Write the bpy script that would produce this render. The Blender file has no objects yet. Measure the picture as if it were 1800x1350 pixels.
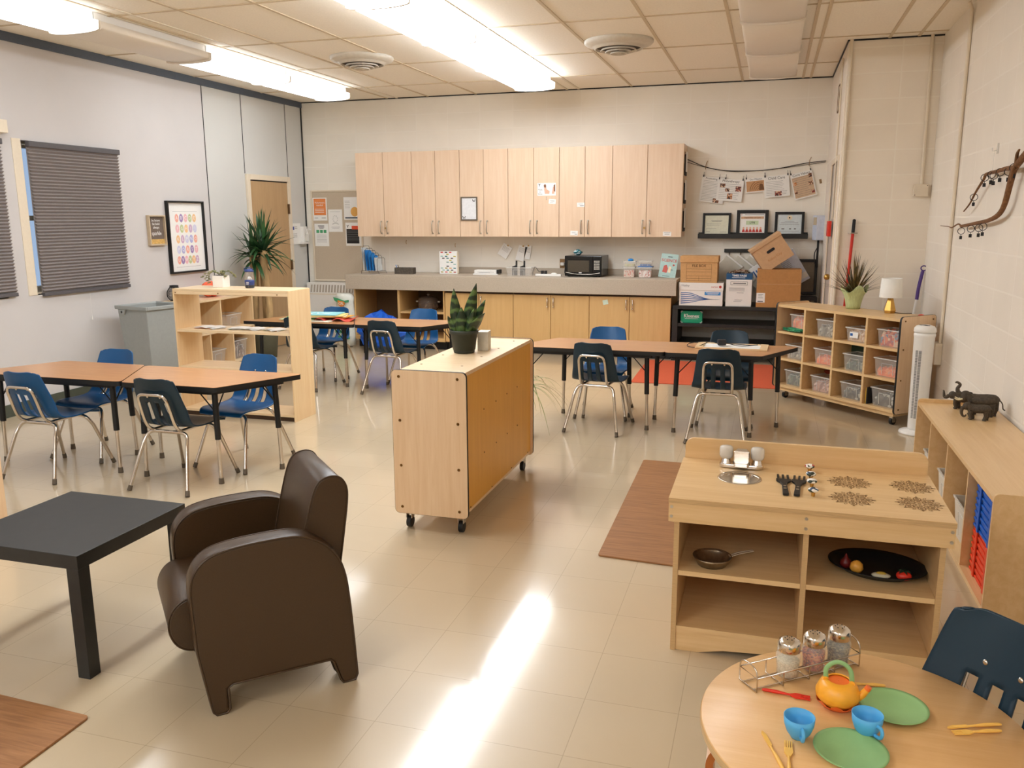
import bpy, bmesh, math, random
from mathutils import Vector, Matrix
random.seed(7)
sc = bpy.context.scene
# ------------------------------------------------------------------ camera
FOC = 1478.57
yaw, pitch, roll = 0.295779, 0.196022, -0.0050447
EYE = Vector((0, 0, 1.55))
fwd = Vector((-math.sin(yaw)*math.cos(pitch), math.cos(yaw)*math.cos(pitch), -math.sin(pitch)))
r0 = Vector((math.cos(yaw), math.sin(yaw), 0)); u0 = r0.cross(fwd)
rgt = r0*math.cos(roll)+u0*math.sin(roll); up = u0*math.cos(roll)-r0*math.sin(roll)
cd = bpy.data.cameras.new('camera'); cam = bpy.data.objects.new('camera', cd)
sc.collection.objects.link(cam); sc.camera = cam
cd.sensor_width = 36; cd.lens = 36*FOC/1800; cd.clip_start = 0.05
M = Matrix.Identity(4)
for i in range(3):
    M[i][0], M[i][1], M[i][2], M[i][3] = rgt[i], up[i], -fwd[i], EYE[i]
cam.matrix_world = M
# ------------------------------------------------------------------ world, exposure
w = bpy.data.worlds.new('world'); sc.world = w; w.use_nodes = True
w.node_tree.nodes['Background'].inputs[0].default_value = (0.82, 0.9, 1.0, 1)
w.node_tree.nodes['Background'].inputs[1].default_value = 0.6
sc.view_settings.view_transform = 'Standard'; sc.view_settings.look = 'None'
sc.view_settings.exposure = 0.42; sc.view_settings.gamma = 1.0; sc.view_settings.use_curve_mapping = False
LAMP_POWER = 13.5
LEFT_POWER = 4.4
sc.cycles.use_denoising = True
sc.cycles.max_bounces = 10; sc.cycles.diffuse_bounces = 5
sc.cycles.caustics_reflective = False; sc.cycles.caustics_refractive = False
sc.cycles.sample_clamp_indirect = 6.0
# room extents
XL, XR, YB, YF, ZC = -5.75, 1.25, 9.80, -4.6, 2.973
YP = 7.87      # face of the boxed-out corner
XP = 0.533
COL = sc.collection
R = math.radians
# ------------------------------------------------------------------ materials
def lin(c):
    c = c/255.0
    return c/12.92 if c <= 0.04045 else ((c+0.055)/1.055)**2.4
def rgb(r, g, b): return (lin(r), lin(g), lin(b), 1)
MATS = {}
def nodes(name):
    m = bpy.data.materials.new(name); m.use_nodes = True
    nt = m.node_tree; b = nt.nodes['Principled BSDF']
    return m, nt, b
def N(nt, t, **k):
    n = nt.nodes.new(t)
    for a, v in k.items(): setattr(n, a, v)
    return n
def noise(nt, scale, detail=3, vec=None, stretch=None):
    n = N(nt, 'ShaderNodeTexNoise'); n.inputs['Scale'].default_value = scale; n.inputs['Detail'].default_value = detail
    tc = N(nt, 'ShaderNodeTexCoord'); src = tc.outputs['Object']
    if stretch:
        mp = N(nt, 'ShaderNodeMapping'); mp.inputs['Scale'].default_value = stretch
        nt.links.new(src, mp.inputs[0]); src = mp.outputs[0]
    nt.links.new(src, n.inputs['Vector'])
    return n
def ramp(nt, fac, c1, c2, p1=0.3, p2=0.7):
    r = N(nt, 'ShaderNodeValToRGB'); e = r.color_ramp.elements
    e[0].color, e[1].color = c1, c2; e[0].position, e[1].position = p1, p2
    nt.links.new(fac, r.inputs[0]); return r
def bump(nt, b, h, strength, dist=0.001):
    n = N(nt, 'ShaderNodeBump'); n.inputs['Strength'].default_value = strength; n.inputs['Distance'].default_value = dist
    nt.links.new(h, n.inputs['Height']); nt.links.new(n.outputs[0], b.inputs['Normal'])
def sh(c, f): return (min(1, c[0]*f), min(1, c[1]*f), min(1, c[2]*f), 1)
def mat(name, c, rough=0.5, metal=0.0, vary=0.05, scale=40, bmp=0.0, spec=0.5, stretch=None, coat=0.0, trans=0.0, alpha=1.0, emit=0.0, ior=1.45):
    if name in MATS: return MATS[name]
    m, nt, b = nodes(name)
    b.inputs['Roughness'].default_value = rough; b.inputs['Metallic'].default_value = metal
    b.inputs['Specular IOR Level'].default_value = spec; b.inputs['IOR'].default_value = ior
    b.inputs['Coat Weight'].default_value = coat; b.inputs['Coat Roughness'].default_value = 0.1
    b.inputs['Transmission Weight'].default_value = trans; b.inputs['Alpha'].default_value = alpha
    n = noise(nt, scale, 3, stretch=stretch)
    r = ramp(nt, n.outputs[0], sh(c, 1-vary), sh(c, 1+vary))
    nt.links.new(r.outputs[0], b.inputs['Base Color'])
    if bmp: bump(nt, b, n.outputs[0], bmp)
    if emit:
        b.inputs['Emission Color'].default_value = (0.85, 0.925, 1.0, 1); b.inputs['Emission Strength'].default_value = emit
    MATS[name] = m; return m
def wood(name, c1, c2, axis=0, rough=0.35, ring=9, coat=0.2, fine=1.0):
    if name in MATS: return MATS[name]
    m, nt, b = nodes(name)
    st = [14.0, 14.0, 14.0]; st[axis] = 0.9
    n = noise(nt, ring*0.45, 5, stretch=tuple(st)); n.inputs['Distortion'].default_value = 0.7
    st2 = [90.0, 90.0, 90.0]; st2[axis] = 3.0
    n2 = noise(nt, 3.0, 3, stretch=tuple(st2))
    mx = N(nt, 'ShaderNodeMath', operation='MULTIPLY_ADD'); mx.inputs[1].default_value = 0.35*fine
    nt.links.new(n2.outputs[0], mx.inputs[0]); nt.links.new(n.outputs[0], mx.inputs[2])
    r = ramp(nt, mx.outputs[0], c1, c2, 0.42, 0.86)
    nt.links.new(r.outputs[0], b.inputs['Base Color'])
    b.inputs['Roughness'].default_value = rough; b.inputs['Coat Weight'].default_value = coat; b.inputs['Coat Roughness'].default_value = 0.25
    MATS[name] = m; return m
def gridmat(name, base, line, ua, ub, pu, ou, pv, ov, wd, rough=0.6, vary=0.04, tile_var=0.03, bmp=0.3, floor=False):
    """painted blocks or floor tiles: lines on two world axes"""
    m, nt, b = nodes(name)
    geo = N(nt, 'ShaderNodeNewGeometry'); sp = N(nt, 'ShaderNodeSeparateXYZ'); nt.links.new(geo.outputs['Position'], sp.inputs[0])
    def axis(ax, p, o):
        a = N(nt, 'ShaderNodeMath', operation='SUBTRACT'); nt.links.new(sp.outputs[ax], a.inputs[0]); a.inputs[1].default_value = o
        d = N(nt, 'ShaderNodeMath', operation='DIVIDE'); nt.links.new(a.outputs[0], d.inputs[0]); d.inputs[1].default_value = p
        f = N(nt, 'ShaderNodeMath', operation='FRACT'); nt.links.new(d.outputs[0], f.inputs[0])
        s = N(nt, 'ShaderNodeMath', operation='SUBTRACT'); nt.links.new(f.outputs[0], s.inputs[0]); s.inputs[1].default_value = 0.5
        ab = N(nt, 'ShaderNodeMath', operation='ABSOLUTE'); nt.links.new(s.outputs[0], ab.inputs[0])
        r = N(nt, 'ShaderNodeMapRange'); nt.links.new(ab.outputs[0], r.inputs[0])
        r.inputs[1].default_value = 0.5-wd/p; r.inputs[2].default_value = 0.5-wd*0.35/p
        fl = N(nt, 'ShaderNodeMath', operation='FLOOR'); nt.links.new(d.outputs[0], fl.inputs[0])
        return r.outputs[0], fl.outputs[0]
    m1, f1 = axis(ua, pu, ou); m2, f2 = axis(ub, pv, ov)
    mx = N(nt, 'ShaderNodeMath', operation='MAXIMUM'); nt.links.new(m1, mx.inputs[0]); nt.links.new(m2, mx.inputs[1])
    cb = N(nt, 'ShaderNodeCombineXYZ'); nt.links.new(f1, cb.inputs[0]); nt.links.new(f2, cb.inputs[1])
    wn = N(nt, 'ShaderNodeTexWhiteNoise'); nt.links.new(cb.outputs[0], wn.inputs['Vector'])
    n = noise(nt, 3.0, 6); n3 = noise(nt, 160, 2)
    ad = N(nt, 'ShaderNodeMath', operation='MULTIPLY_ADD'); nt.links.new(wn.outputs[0], ad.inputs[0]); ad.inputs[1].default_value = tile_var/max(vary, .001)*0.5
    nt.links.new(n.outputs[0], ad.inputs[2])
    r = ramp(nt, ad.outputs[0], sh(base, 1-vary), sh(base, 1+vary), 0.3, 0.95)
    mix = N(nt, 'ShaderNodeMix', data_type='RGBA'); nt.links.new(mx.outputs[0], mix.inputs['Factor'])
    nt.links.new(r.outputs[0], mix.inputs['A']); mix.inputs['B'].default_value = line
    nt.links.new(mix.outputs['Result'], b.inputs['Base Color'])
    b.inputs['Roughness'].default_value = rough
    if floor:
        nb = noise(nt, 1.3, 4, stretch=(1, 3, 1)); rr = N(nt, 'ShaderNodeMapRange'); nt.links.new(nb.outputs[0], rr.inputs[0])
        rr.inputs[3].default_value = rough*0.7; rr.inputs[4].default_value = rough*1.35; nt.links.new(rr.outputs[0], b.inputs['Roughness'])
        nw = noise(nt, 14, 3, stretch=(1, 2.5, 1)); bump(nt, b, nw.outputs[0], bmp, 0.002)
        b.inputs['Coat Weight'].default_value = 0.85; b.inputs['Coat Roughness'].default_value = 0.10
    else:
        sm = N(nt, 'ShaderNodeMath', operation='MULTIPLY_ADD'); nt.links.new(mx.outputs[0], sm.inputs[0]); sm.inputs[1].default_value = -1.0
        nt.links.new(n3.outputs[0], sm.inputs[2]); bump(nt, b, sm.outputs[0], bmp, 0.002)
    MATS[name] = m; return m
def blotch(name, base, cols, scale=30, rough=0.6, th=0.55):
    """speckled mixed contents or print"""
    if name in MATS: return MATS[name]
    m, nt, b = nodes(name)
    v = N(nt, 'ShaderNodeTexVoronoi'); v.inputs['Scale'].default_value = scale
    tc = N(nt, 'ShaderNodeTexCoord'); nt.links.new(tc.outputs['Object'], v.inputs['Vector'])
    r = N(nt, 'ShaderNodeValToRGB'); r.color_ramp.interpolation = 'CONSTANT'
    e = r.color_ramp.elements; e[0].color = base; e[0].position = 0; e[1].color = cols[0]; e[1].position = th
    for i, c in enumerate(cols[1:]):
        k = e.new(th+(1-th)*(i+1)/len(cols)); k.color = c
    sx = N(nt, 'ShaderNodeSeparateColor'); nt.links.new(v.outputs['Color'], sx.inputs[0]); nt.links.new(sx.outputs[0], r.inputs[0])
    nt.links.new(r.outputs[0], b.inputs['Base Color']); b.inputs['Roughness'].default_value = rough
    MATS[name] = m; return m
# ------------------------------------------------------------------ mesh builder
class MB:
    def __init__(s): s.v = []; s.f = []; s.m = []; s.ms = []; s.cur = 0; s.T = Matrix.Identity(4); s.sm = []
    def use(s, m):
        if m not in s.ms: s.ms.append(m)
        s.cur = s.ms.index(m); return s
    def add(s, vs, fs, smooth=False):
        o = len(s.v); s.v += [tuple(s.T @ Vector(p)) for p in vs]
        for f in fs: s.f.append(tuple(i+o for i in f)); s.m.append(s.cur); s.sm.append(smooth)
        return s
    def box(s, a, b):
        x0, y0, z0 = [min(a[i], b[i]) for i in range(3)]; x1, y1, z1 = [max(a[i], b[i]) for i in range(3)]
        return s.add([(x0,y0,z0),(x1,y0,z0),(x1,y1,z0),(x0,y1,z0),(x0,y0,z1),(x1,y0,z1),(x1,y1,z1),(x0,y1,z1)],
            [(0,3,2,1),(4,5,6,7),(0,1,5,4),(1,2,6,5),(2,3,7,6),(3,0,4,7)])
    def prism(s, pts, z0, z1, plane='xy', smooth=False):
        """extrude a 2D outline. plane xy->z, xz->y, yz->x"""
        n = len(pts)
        P = {'xy': lambda a, b, c: (a, b, c), 'xz': lambda a, b, c: (a, c, b), 'yz': lambda a, b, c: (c, a, b)}[plane]
        vs = [P(a, b, z0) for a, b in pts]+[P(a, b, z1) for a, b in pts]
        area = sum(pts[i][0]*pts[(i+1)%n][1]-pts[(i+1)%n][0]*pts[i][1] for i in range(n))
        fl = (area < 0) ^ (plane == 'xz') ^ (z1 < z0)
        fs = [tuple(range(n-1, -1, -1)), tuple(range(n, 2*n))]
        sd = [(i, (i+1) % n, n+(i+1) % n, n+i) for i in range(n)]
        if fl: fs = [f[::-1] for f in fs]; sd = [f[::-1] for f in sd]
        o = len(s.v); s.add(vs, fs); 
        for f in sd: s.f.append(tuple(i+o for i in f)); s.m.append(s.cur); s.sm.append(smooth)
        return s
    def tube(s, path, r, seg=8, closed=False, cap=True, ell=1.0):
        P = [Vector(p) for p in path]; n = len(P); rr = r if isinstance(r, (list, tuple)) else [r]*n
        vs = []; prev = None
        for i in range(n):
            if closed: t = P[(i+1) % n]-P[i-1]
            else: t = P[min(i+1, n-1)]-P[max(i-1, 0)]
            if t.length < 1e-9: t = Vector((0, 0, 1))
            t.normalize()
            if prev is None:
                a = Vector((0, 0, 1)) if abs(t.z) < 0.9 else Vector((1, 0, 0))
                u = t.cross(a).normalized()
            else:
                u = prev - t*prev.dot(t)
                u = u.normalized() if u.length > 1e-6 else t.orthogonal().normalized()
            prev = u; w_ = t.cross(u)
            for k in range(seg):
                an = 2*math.pi*k/seg; vs.append(P[i]+u*(math.cos(an)*rr[i])+w_*(math.sin(an)*rr[i]*ell))
        fs = []
        for i in range(n if closed else n-1):
            j = (i+1) % n
            for k in range(seg):
                l = (k+1) % seg; fs.append((i*seg+k, j*seg+k, j*seg+l, i*seg+l)[::-1])
        o = len(s.v); s.add(vs, fs, True)
        if cap and not closed:
            s.add([vs[k] for k in range(seg)], [tuple(range(seg))]); s.add([vs[(n-1)*seg+k] for k in range(seg)], [tuple(range(seg-1, -1, -1))])
        return s
    def cyl(s, p0, p1, r0, r1=None, seg=16): return s.tube([p0, p1], [r0, r0 if r1 is None else r1], seg)
    def lathe(s, prof, seg=32, c=(0, 0, 0), sx=1.0, sy=1.0, capb=True, capt=True):
        vs = []; n = len(prof)
        for r, z in prof:
            for k in range(seg):
                a = 2*math.pi*k/seg; vs.append((c[0]+r*math.cos(a)*sx, c[1]+r*math.sin(a)*sy, c[2]+z))
        fs = [(i*seg+k, i*seg+(k+1) % seg, (i+1)*seg+(k+1) % seg, (i+1)*seg+k) for i in range(n-1) for k in range(seg)]
        s.add(vs, fs, True)
        if capb and prof[0][0] > .002 and prof[0][1] != prof[1][1]: s.add(vs[:seg], [tuple(range(seg-1, -1, -1))])
        if capt and prof[-1][0] > .002 and prof[-1][1] != prof[-2][1]: s.add(vs[-seg:], [tuple(range(seg))])
        return s
    def ball(s, c, r, seg=16, rings=10, sc_=(1, 1, 1)):
        prof = [(max(1e-4, math.sin(math.pi*i/rings)), -math.cos(math.pi*i/rings)) for i in range(rings+1)]
        vs = [(c[0]+p*r*sc_[0]*math.cos(2*math.pi*k/seg), c[1]+p*r*sc_[1]*math.sin(2*math.pi*k/seg), c[2]+z*r*sc_[2]) for p, z in prof for k in range(seg)]
        return s.add(vs, [(i*seg+k, i*seg+(k+1) % seg, (i+1)*seg+(k+1) % seg, (i+1)*seg+k) for i in range(rings) for k in range(seg)], True)
    def quad(s, a, b, c, d): return s.add([a, b, c, d], [(0, 1, 2, 3)])
    def build(s, name, parent=None, bevel=0.0, solid=0.0, segs=2, merge=False, sub=0):
        me = bpy.data.meshes.new(name); me.from_pydata(s.v, [], s.f)
        for m in s.ms: me.materials.append(m)
        me.polygons.foreach_set('material_index', s.m); me.polygons.foreach_set('use_smooth', s.sm)
        if merge:
            bm = bmesh.new(); bm.from_mesh(me); bmesh.ops.remove_doubles(bm, verts=bm.verts, dist=1e-5); bmesh.ops.recalc_face_normals(bm, faces=bm.faces); bm.to_mesh(me); bm.free()
        me.update()
        o = bpy.data.objects.new(name, me); COL.objects.link(o)
        if parent is not None: o.parent = parent
        if solid:
            q = o.modifiers.new('solid', 'SOLIDIFY'); q.thickness = solid; q.offset = 0
        if bevel:
            q = o.modifiers.new('bevel', 'BEVEL'); q.width = bevel; q.segments = segs; q.limit_method = 'ANGLE'; q.angle_limit = R(40)
        if sub:
            q = o.modifiers.new('sub', 'SUBSURF'); q.levels = sub; q.render_levels = sub
        return o
def mb(m): return MB().use(m)
def tag(o, label=None, cat=None, group=None, kind=None):
    if label: o['label'] = label
    if cat: o['category'] = cat
    if group: o['group'] = group
    if kind: o['kind'] = kind
    return o
def thing(name, label, cat, loc=(0, 0, 0), rz=0.0, group=None, rot=None):
    o = bpy.data.objects.new(name, None); COL.objects.link(o); o.empty_display_size = 0.05
    o.location = loc; o.rotation_euler = rot if rot else (0, 0, rz)
    return tag(o, label, cat, group)
def dup(root, loc, rz, label, group=None):
    def cp(o, par):
        c = o.copy(); COL.objects.link(c); c.parent = par
        for ch in [x for x in bpy.data.objects if x.parent == o and x.name != c.name]: cp(ch, c)
        return c
    r = cp(root, None); r.location = loc; r.rotation_euler = (0, 0, rz); r['label'] = label
    if group: r['group'] = group
    return r
def struct(o, label=None): o['kind'] = 'structure'; return o
def bez(pts, n=6):
    """Catmull-Rom through the points"""
    P = [Vector(p) for p in pts]; out = []
    for i in range(len(P)-1):
        p0, p1, p2, p3 = P[max(i-1, 0)], P[i], P[i+1], P[min(i+2, len(P)-1)]
        for k in range(n):
            t = k/n; out.append(0.5*((2*p1)+(p2-p0)*t+(2*p0-5*p1+4*p2-p3)*t*t+(3*p1-p0-3*p2+p3)*t**3))
    return out+[P[-1]]
def rrect(x0, y0, x1, y1, r, n=5, which=(1, 1, 1, 1)):
    out = []
    for k, (cx, cy, a0) in enumerate([(x0+r, y0+r, 180), (x1-r, y0+r, 270), (x1-r, y1-r, 0), (x0+r, y1-r, 90)]):
        if which[k]: out += [(cx+r*math.cos(R(a0+90*i/n)), cy+r*math.sin(R(a0+90*i/n))) for i in range(n+1)]
        else: out.append([(x0, y0), (x1, y0), (x1, y1), (x0, y1)][k])
    return out
def roundpoly(pts, r, n=5):
    out = []
    m = len(pts)
    for i in range(m):
        p = Vector((*pts[i], 0)); a = Vector((*pts[i-1], 0))-p; b = Vector((*pts[(i+1) % m], 0))-p
        an = a.angle(b); d = min(r/math.tan(an/2), a.length*.45, b.length*.45)
        q0, q1 = p+a.normalized()*d, p+b.normalized()*d
        for k in range(n+1):
            t = k/n; q = q0*(1-t)**2+p*2*t*(1-t)+q1*t*t; out.append((q.x, q.y))
    return out
def text(body, parent, loc, size, m, rot=(R(90), 0, 0), name='lettering', align='CENTER', ext=0.0004, xs=1.0, bold=0.0, cat=None):
    c = bpy.data.curves.new(name, 'FONT'); c.body = body; c.size = size; c.extrude = ext; c.align_x = align; c.align_y = 'CENTER'; c.offset = bold; c.resolution_u = 2
    c.materials.append(m)
    tmp = bpy.data.objects.new(name, c); me = bpy.data.meshes.new_from_object(tmp); bpy.data.objects.remove(tmp)
    if not me.materials: me.materials.append(m)
    o = bpy.data.objects.new(name, me); COL.objects.link(o); o.location = loc; o.rotation_euler = rot; o.scale = (xs, 1, 1)
    if parent is not None: o.parent = parent
    return o
# ------------------------------------------------------------------ palette
WALLC = rgb(226, 214, 198)
m_wall = gridmat('painted_block_back', rgb(241, 234, 222), rgb(243, 237, 226), 0, 2, 0.407, -0.925, 0.195, 2.767, 0.008, rough=0.55, tile_var=0.02)
m_wallr = gridmat('painted_block_right', rgb(238, 229, 216), rgb(243, 235, 223), 1, 2, 0.407, 0.2, 0.205, 2.767, 0.008, rough=0.55, tile_var=0.02)
m_wallp = gridmat('painted_block_corner', rgb(242, 231, 215), rgb(246, 237, 222), 0, 2, 0.44, 0.51, 0.205, 2.70, 0.008, rough=0.55, tile_var=0.02)
m_wallpy = gridmat('painted_block_jamb', rgb(236, 226, 213), rgb(244, 236, 224), 1, 2, 0.407, 0.2, 0.205, 2.70, 0.006, rough=0.55, tile_var=0.02)
m_plaster = mat('white_plaster', rgb(206, 201, 199), 0.7, vary=0.02, scale=2.5, bmp=0.03)
m_panelwall = mat('white_wall_panel', rgb(208, 207, 203), 0.6, vary=0.015, scale=2)
m_trimdark = mat('slate_trim', rgb(74, 82, 94), 0.5)
m_black = mat('matte_black', rgb(22, 22, 22), 0.5)
m_blackw = mat('black_wood', rgb(38, 37, 35), 0.42, vary=0.12, scale=30)
m_seam = mat('black_seam', rgb(30, 30, 30), 0.6)
m_base = mat('dark_cove_base', rgb(74, 78, 66), 0.5)
m_floor = gridmat('vinyl_floor_tile', rgb(194, 174, 144), rgb(166, 146, 116), 0, 1, 0.303, -0.506, 0.308, 2.153, 0.0016, rough=0.34, vary=0.03, tile_var=0.03, bmp=0.02, floor=True)
m_tile = mat('ceiling_tile', rgb(244, 236, 222), 0.85, vary=0.035, scale=70, bmp=0.15)
m_tee = mat('ceiling_tee', rgb(206, 188, 160), 0.6)
m_teew = mat('ceiling_tee_white', rgb(226, 216, 198), 0.6)
m_white = mat('white_enamel', rgb(236, 232, 226), 0.4, vary=0.01)
m_cream = mat('cream_paint', rgb(228, 214, 192), 0.45, vary=0.02)
m_paper = mat('white_paper', rgb(240, 238, 234), 0.8, vary=0.01)
m_ink = mat('grey_ink', rgb(120, 118, 118), 0.8)
m_inkd = mat('dark_ink', rgb(40, 38, 38), 0.7)
m_chrome = mat('chrome', rgb(214, 205, 194), 0.16, 1.0, vary=0.02)
m_steel = mat('brushed_steel', rgb(196, 186, 172), 0.3, 1.0, vary=0.05)
m_brass = mat('brass', rgb(190, 150, 80), 0.28, 1.0)
m_screw = mat('antique_screw', rgb(128, 92, 50), 0.35, 1.0)
m_maple = wood('maple_laminate', rgb(236, 205, 168), rgb(226, 190, 150), 2, 0.4, 6)
m_maplex = wood('maple_laminate_flat', rgb(236, 208, 170), rgb(226, 194, 153), 0, 0.35, 6)
m_cab = wood('pale_maple_door', rgb(230, 202, 174), rgb(222, 190, 158), 2, 0.42, 5)
m_cablow = wood('tan_oak_door', rgb(214, 174, 116), rgb(206, 164, 106), 2, 0.45, 5)
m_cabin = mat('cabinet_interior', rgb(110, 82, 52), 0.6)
m_birch = wood('birch_plywood', rgb(230, 195, 145), rgb(219, 180, 127), 0, 0.38, 5)
m_birchy = wood('birch_plywood_lengthwise', rgb(230, 195, 145), rgb(219, 180, 127), 1, 0.36, 5)
m_edge = mat('plywood_edge', rgb(200, 164, 116), 0.5, vary=0.18, scale=12, stretch=(1, 1, 60))
m_shelf = wood('light_birch_shelf', rgb(236, 208, 164), rgb(228, 194, 148), 2, 0.4, 5)
m_shelfh = wood('light_birch_board', rgb(240, 214, 174), rgb(230, 200, 158), 0, 0.38, 5)
m_oak = wood('oak_laminate_top', rgb(202, 148, 98), rgb(182, 128, 82), 0, 0.28, 8, coat=0.35)
m_dooroak = wood('tan_door', rgb(190, 156, 114), rgb(182, 148, 106), 2, 0.5, 5)
m_cnt = mat('speckled_counter', rgb(182, 168, 150), 0.5, vary=0.14, scale=180)
m_blue = mat('blue_plastic', rgb(14, 78, 128), 0.36, vary=0.03, scale=200, bmp=0.08)
m_blueshade = mat('shaded_blue_plastic', rgb(16, 43, 58), 0.36, vary=0.03, scale=200, bmp=0.08)  # darker copy of the chair blue, shade put into the colour
m_rubber = mat('grey_rubber_tip', rgb(96, 84, 70), 0.6)
m_leather = mat('brown_vinyl', rgb(64, 45, 26), 0.34, vary=0.08, scale=260, bmp=0.25)
m_mat = wood('brown_mat', rgb(166, 116, 70), rgb(136, 90, 50), 0, 0.6, 12, coat=0.0)
m_lens = mat('acrylic_lens', rgb(236, 226, 212), 0.45, vary=0.01, spec=0.6)
m_lit = mat('lit_acrylic_lens', rgb(255, 252, 246), 0.4, vary=0.0, emit=LAMP_POWER)
m_lit2 = mat('lit_acrylic_lens_left', rgb(255, 252, 246), 0.4, vary=0.0, emit=LEFT_POWER)
m_glass = mat('clear_glass', rgb(245, 245, 240), 0.04, alpha=0.16, vary=0.0, spec=0.9)
m_clear = mat('clear_plastic', rgb(238, 232, 224), 0.12, alpha=0.15, vary=0.01, spec=0.8)
m_clearrim = mat('clear_plastic_rim', rgb(238, 234, 226), 0.25, alpha=0.6, vary=0.01)
# ------------------------------------------------------------------ the room
struct(mb(m_floor).box((XL-.3, YF-.3, -0.1), (XR+.3, YB+.3, 0)).build('floor'))
struct(mb(m_tile).box((XL-.3, YF-.3, ZC), (XR+.3, YB+.3, ZC+.1)).build('ceiling'))
g = mb(m_tee)
bars = [1.06, .84, .31, .232, -.38, -.975, -1.575, -2.80, -3.41, -4.02, -4.55, -5.24]
for x in bars: g.box((x-.012, YF, ZC-.006), (x+.012, YB, ZC+.01))
g.use(m_teew)
for x in (-2.175, -2.31, -4.42): g.box((x-.012, YF, ZC-.007), (x+.012, YB, ZC+.01))
g.use(m_tee)
for k in range(-9, 3):
    y = 6.50+1.205*k; 
    if y < YF: continue
    g.box((XL, y-.011, ZC-.0055), (XR, y+.011, ZC+.01))
struct(g.build('trim_1'))
struct(mb(m_wall).box((XL-.2, YB, -.05), (XR+.2, YB+.2, ZC+.05)).build('wall_back'))
struct(mb(m_plaster).box((XL-.2, YF-.2, -.05), (XR+.2, YF, ZC+.05)).build('wall_front'))
struct(mb(m_wallr).box((XR, YF, -.05), (XR+.2, YP+.02, ZC+.05)).build('wall_right'))
# boxed-out corner with a doorway in its side
q = mb(m_wallp).box((XP, YP, 0), (XR+.2, YP+.12, ZC))
q.use(m_wallpy).box((XP, YP+.12, 0), (XP+.1, 8.12, ZC)).box((XP, 8.92, 0), (XP+.1, YB, ZC)).box((XP, 8.12, 2.02), (XP+.1, 8.92, ZC))
struct(q.build('wall_corner'))
q = mb(m_cream).box((XP-.012, 8.07, 0), (XP+.05, 8.12, 2.07)).box((XP-.012, 8.92, 0), (XP+.05, 8.97, 2.07)).box((XP-.012, 8.1205, 2.02), (XP+.05, 8.9195, 2.07))
d2 = struct(q.build('door_2', bevel=.003))
mb(mat('grey_door', rgb(178, 168, 158), 0.5)).box((XP+.004, 8.12, 0), (XP+.04, 8.92, 2.02)).build('door_leaf', d2)
mb(m_brass).cyl((XP+.004, 8.2, 1.0), (XP-.02, 8.2, 1.0), .012).ball((XP-.03, 8.2, 1.0), .028).build('knob', d2)
# left wall with two window openings
W1 = (5.50, 6.50, .95, 2.17); W2 = (4.12, 5.22, .95, 2.17)
q = mb(m_plaster)
q.box((XL-.2, YF, -.05), (XL, 7.835, .95)).box((XL-.2, YF, 2.17), (XL, 7.835, ZC+.05))
q.box((XL-.2, YF, .95), (XL, W2[0], 2.17)).box((XL-.2, W2[1], .95), (XL, W1[0], 2.17)).box((XL-.2, W1[1], .95), (XL, 7.835, 2.17))
q.use(m_panelwall).box((XL-.2, 7.835, -.05), (XL, YB+.1, ZC+.05))
struct(q.build('wall_left'))
m_frame = mat('window_frame', rgb(214, 204, 186), 0.5)
m_pane = mat('window_pane', rgb(200, 220, 245), 0.02, trans=1.0, vary=0.0)
for i, (a, b_, c, d) in enumerate((W1, W2)):
    q = mb(m_frame)
    q.box((XL-.17, a, c), (XL-.09, a+.05, d)).box((XL-.17, b_-.05, c), (XL-.09, b_, d)).box((XL-.17, a, c), (XL-.09, b_, c+.05)).box((XL-.17, a, d-.05), (XL-.09, b_, d))
    q.box((XL-.16, a, (c+d)/2-.02), (XL-.10, b_, (c+d)/2+.02))
    o = struct(q.build('window_%d' % (i+1)))
    mb(m_pane).box((XL-.14, a+.05, c+.05), (XL-.13, b_-.05, (c+d)/2-.02)).box((XL-.14, a+.05, (c+d)/2+.02), (XL-.13, b_-.05, d-.05)).build('pane', o)
    mb(m_cream).box((XL-.2, a-.0, c-.012), (XL+.0, b_, c+.006)).build('sill', o)
struct(mb(m_cream).box((XL, 5.41, .94), (XL+.004, 5.495, 2.18)).build('trim_5'))
# dark moulding under the ceiling, seams, skirting
struct(mb(m_trimdark).box((XL, YF, 2.905), (XL+.02, YB, ZC)).build('trim_2'))
q = mb(m_seam)
q.box((XL-.001, 7.828, 0), (XL+.002, 7.840, 2.905)).box((XL-.001, 8.512, 2.05), (XL+.002, 8.523, 2.905)).box((XL-.001, 9.418, 2.05), (XL+.002, 9.428, 2.905)).box((XL-.001, 9.785, 0), (XL+.012, 9.8, 2.905))
struct(q.build('trim_3'))
q = mb(m_seam).box((XL, YB-.008, ZC-.012), (XP, YB, ZC)).box((XP-.01, YP, ZC-.012), (XP, YB, ZC)).box((XP-.01, YP-.008, ZC-.012), (XR, YP, ZC))
struct(q.build('trim_4'))
struct(mb(m_base).box((XL, YF, 0), (XL+.012, 8.5, .10)).build('baseboard_left'))
struct(mb(m_base).box((XR-.012, YF, 0), (XR, YP, .10)).build('baseboard_right'))
struct(mb(m_base).box((-4.9, YB-.012, 0), (XP, YB, .10)).build('baseboard_back'))
struct(mb(m_base).box((XP, YP-.012, 0), (XR-.012, YP, .10)).build('baseboard_corner'))
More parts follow.
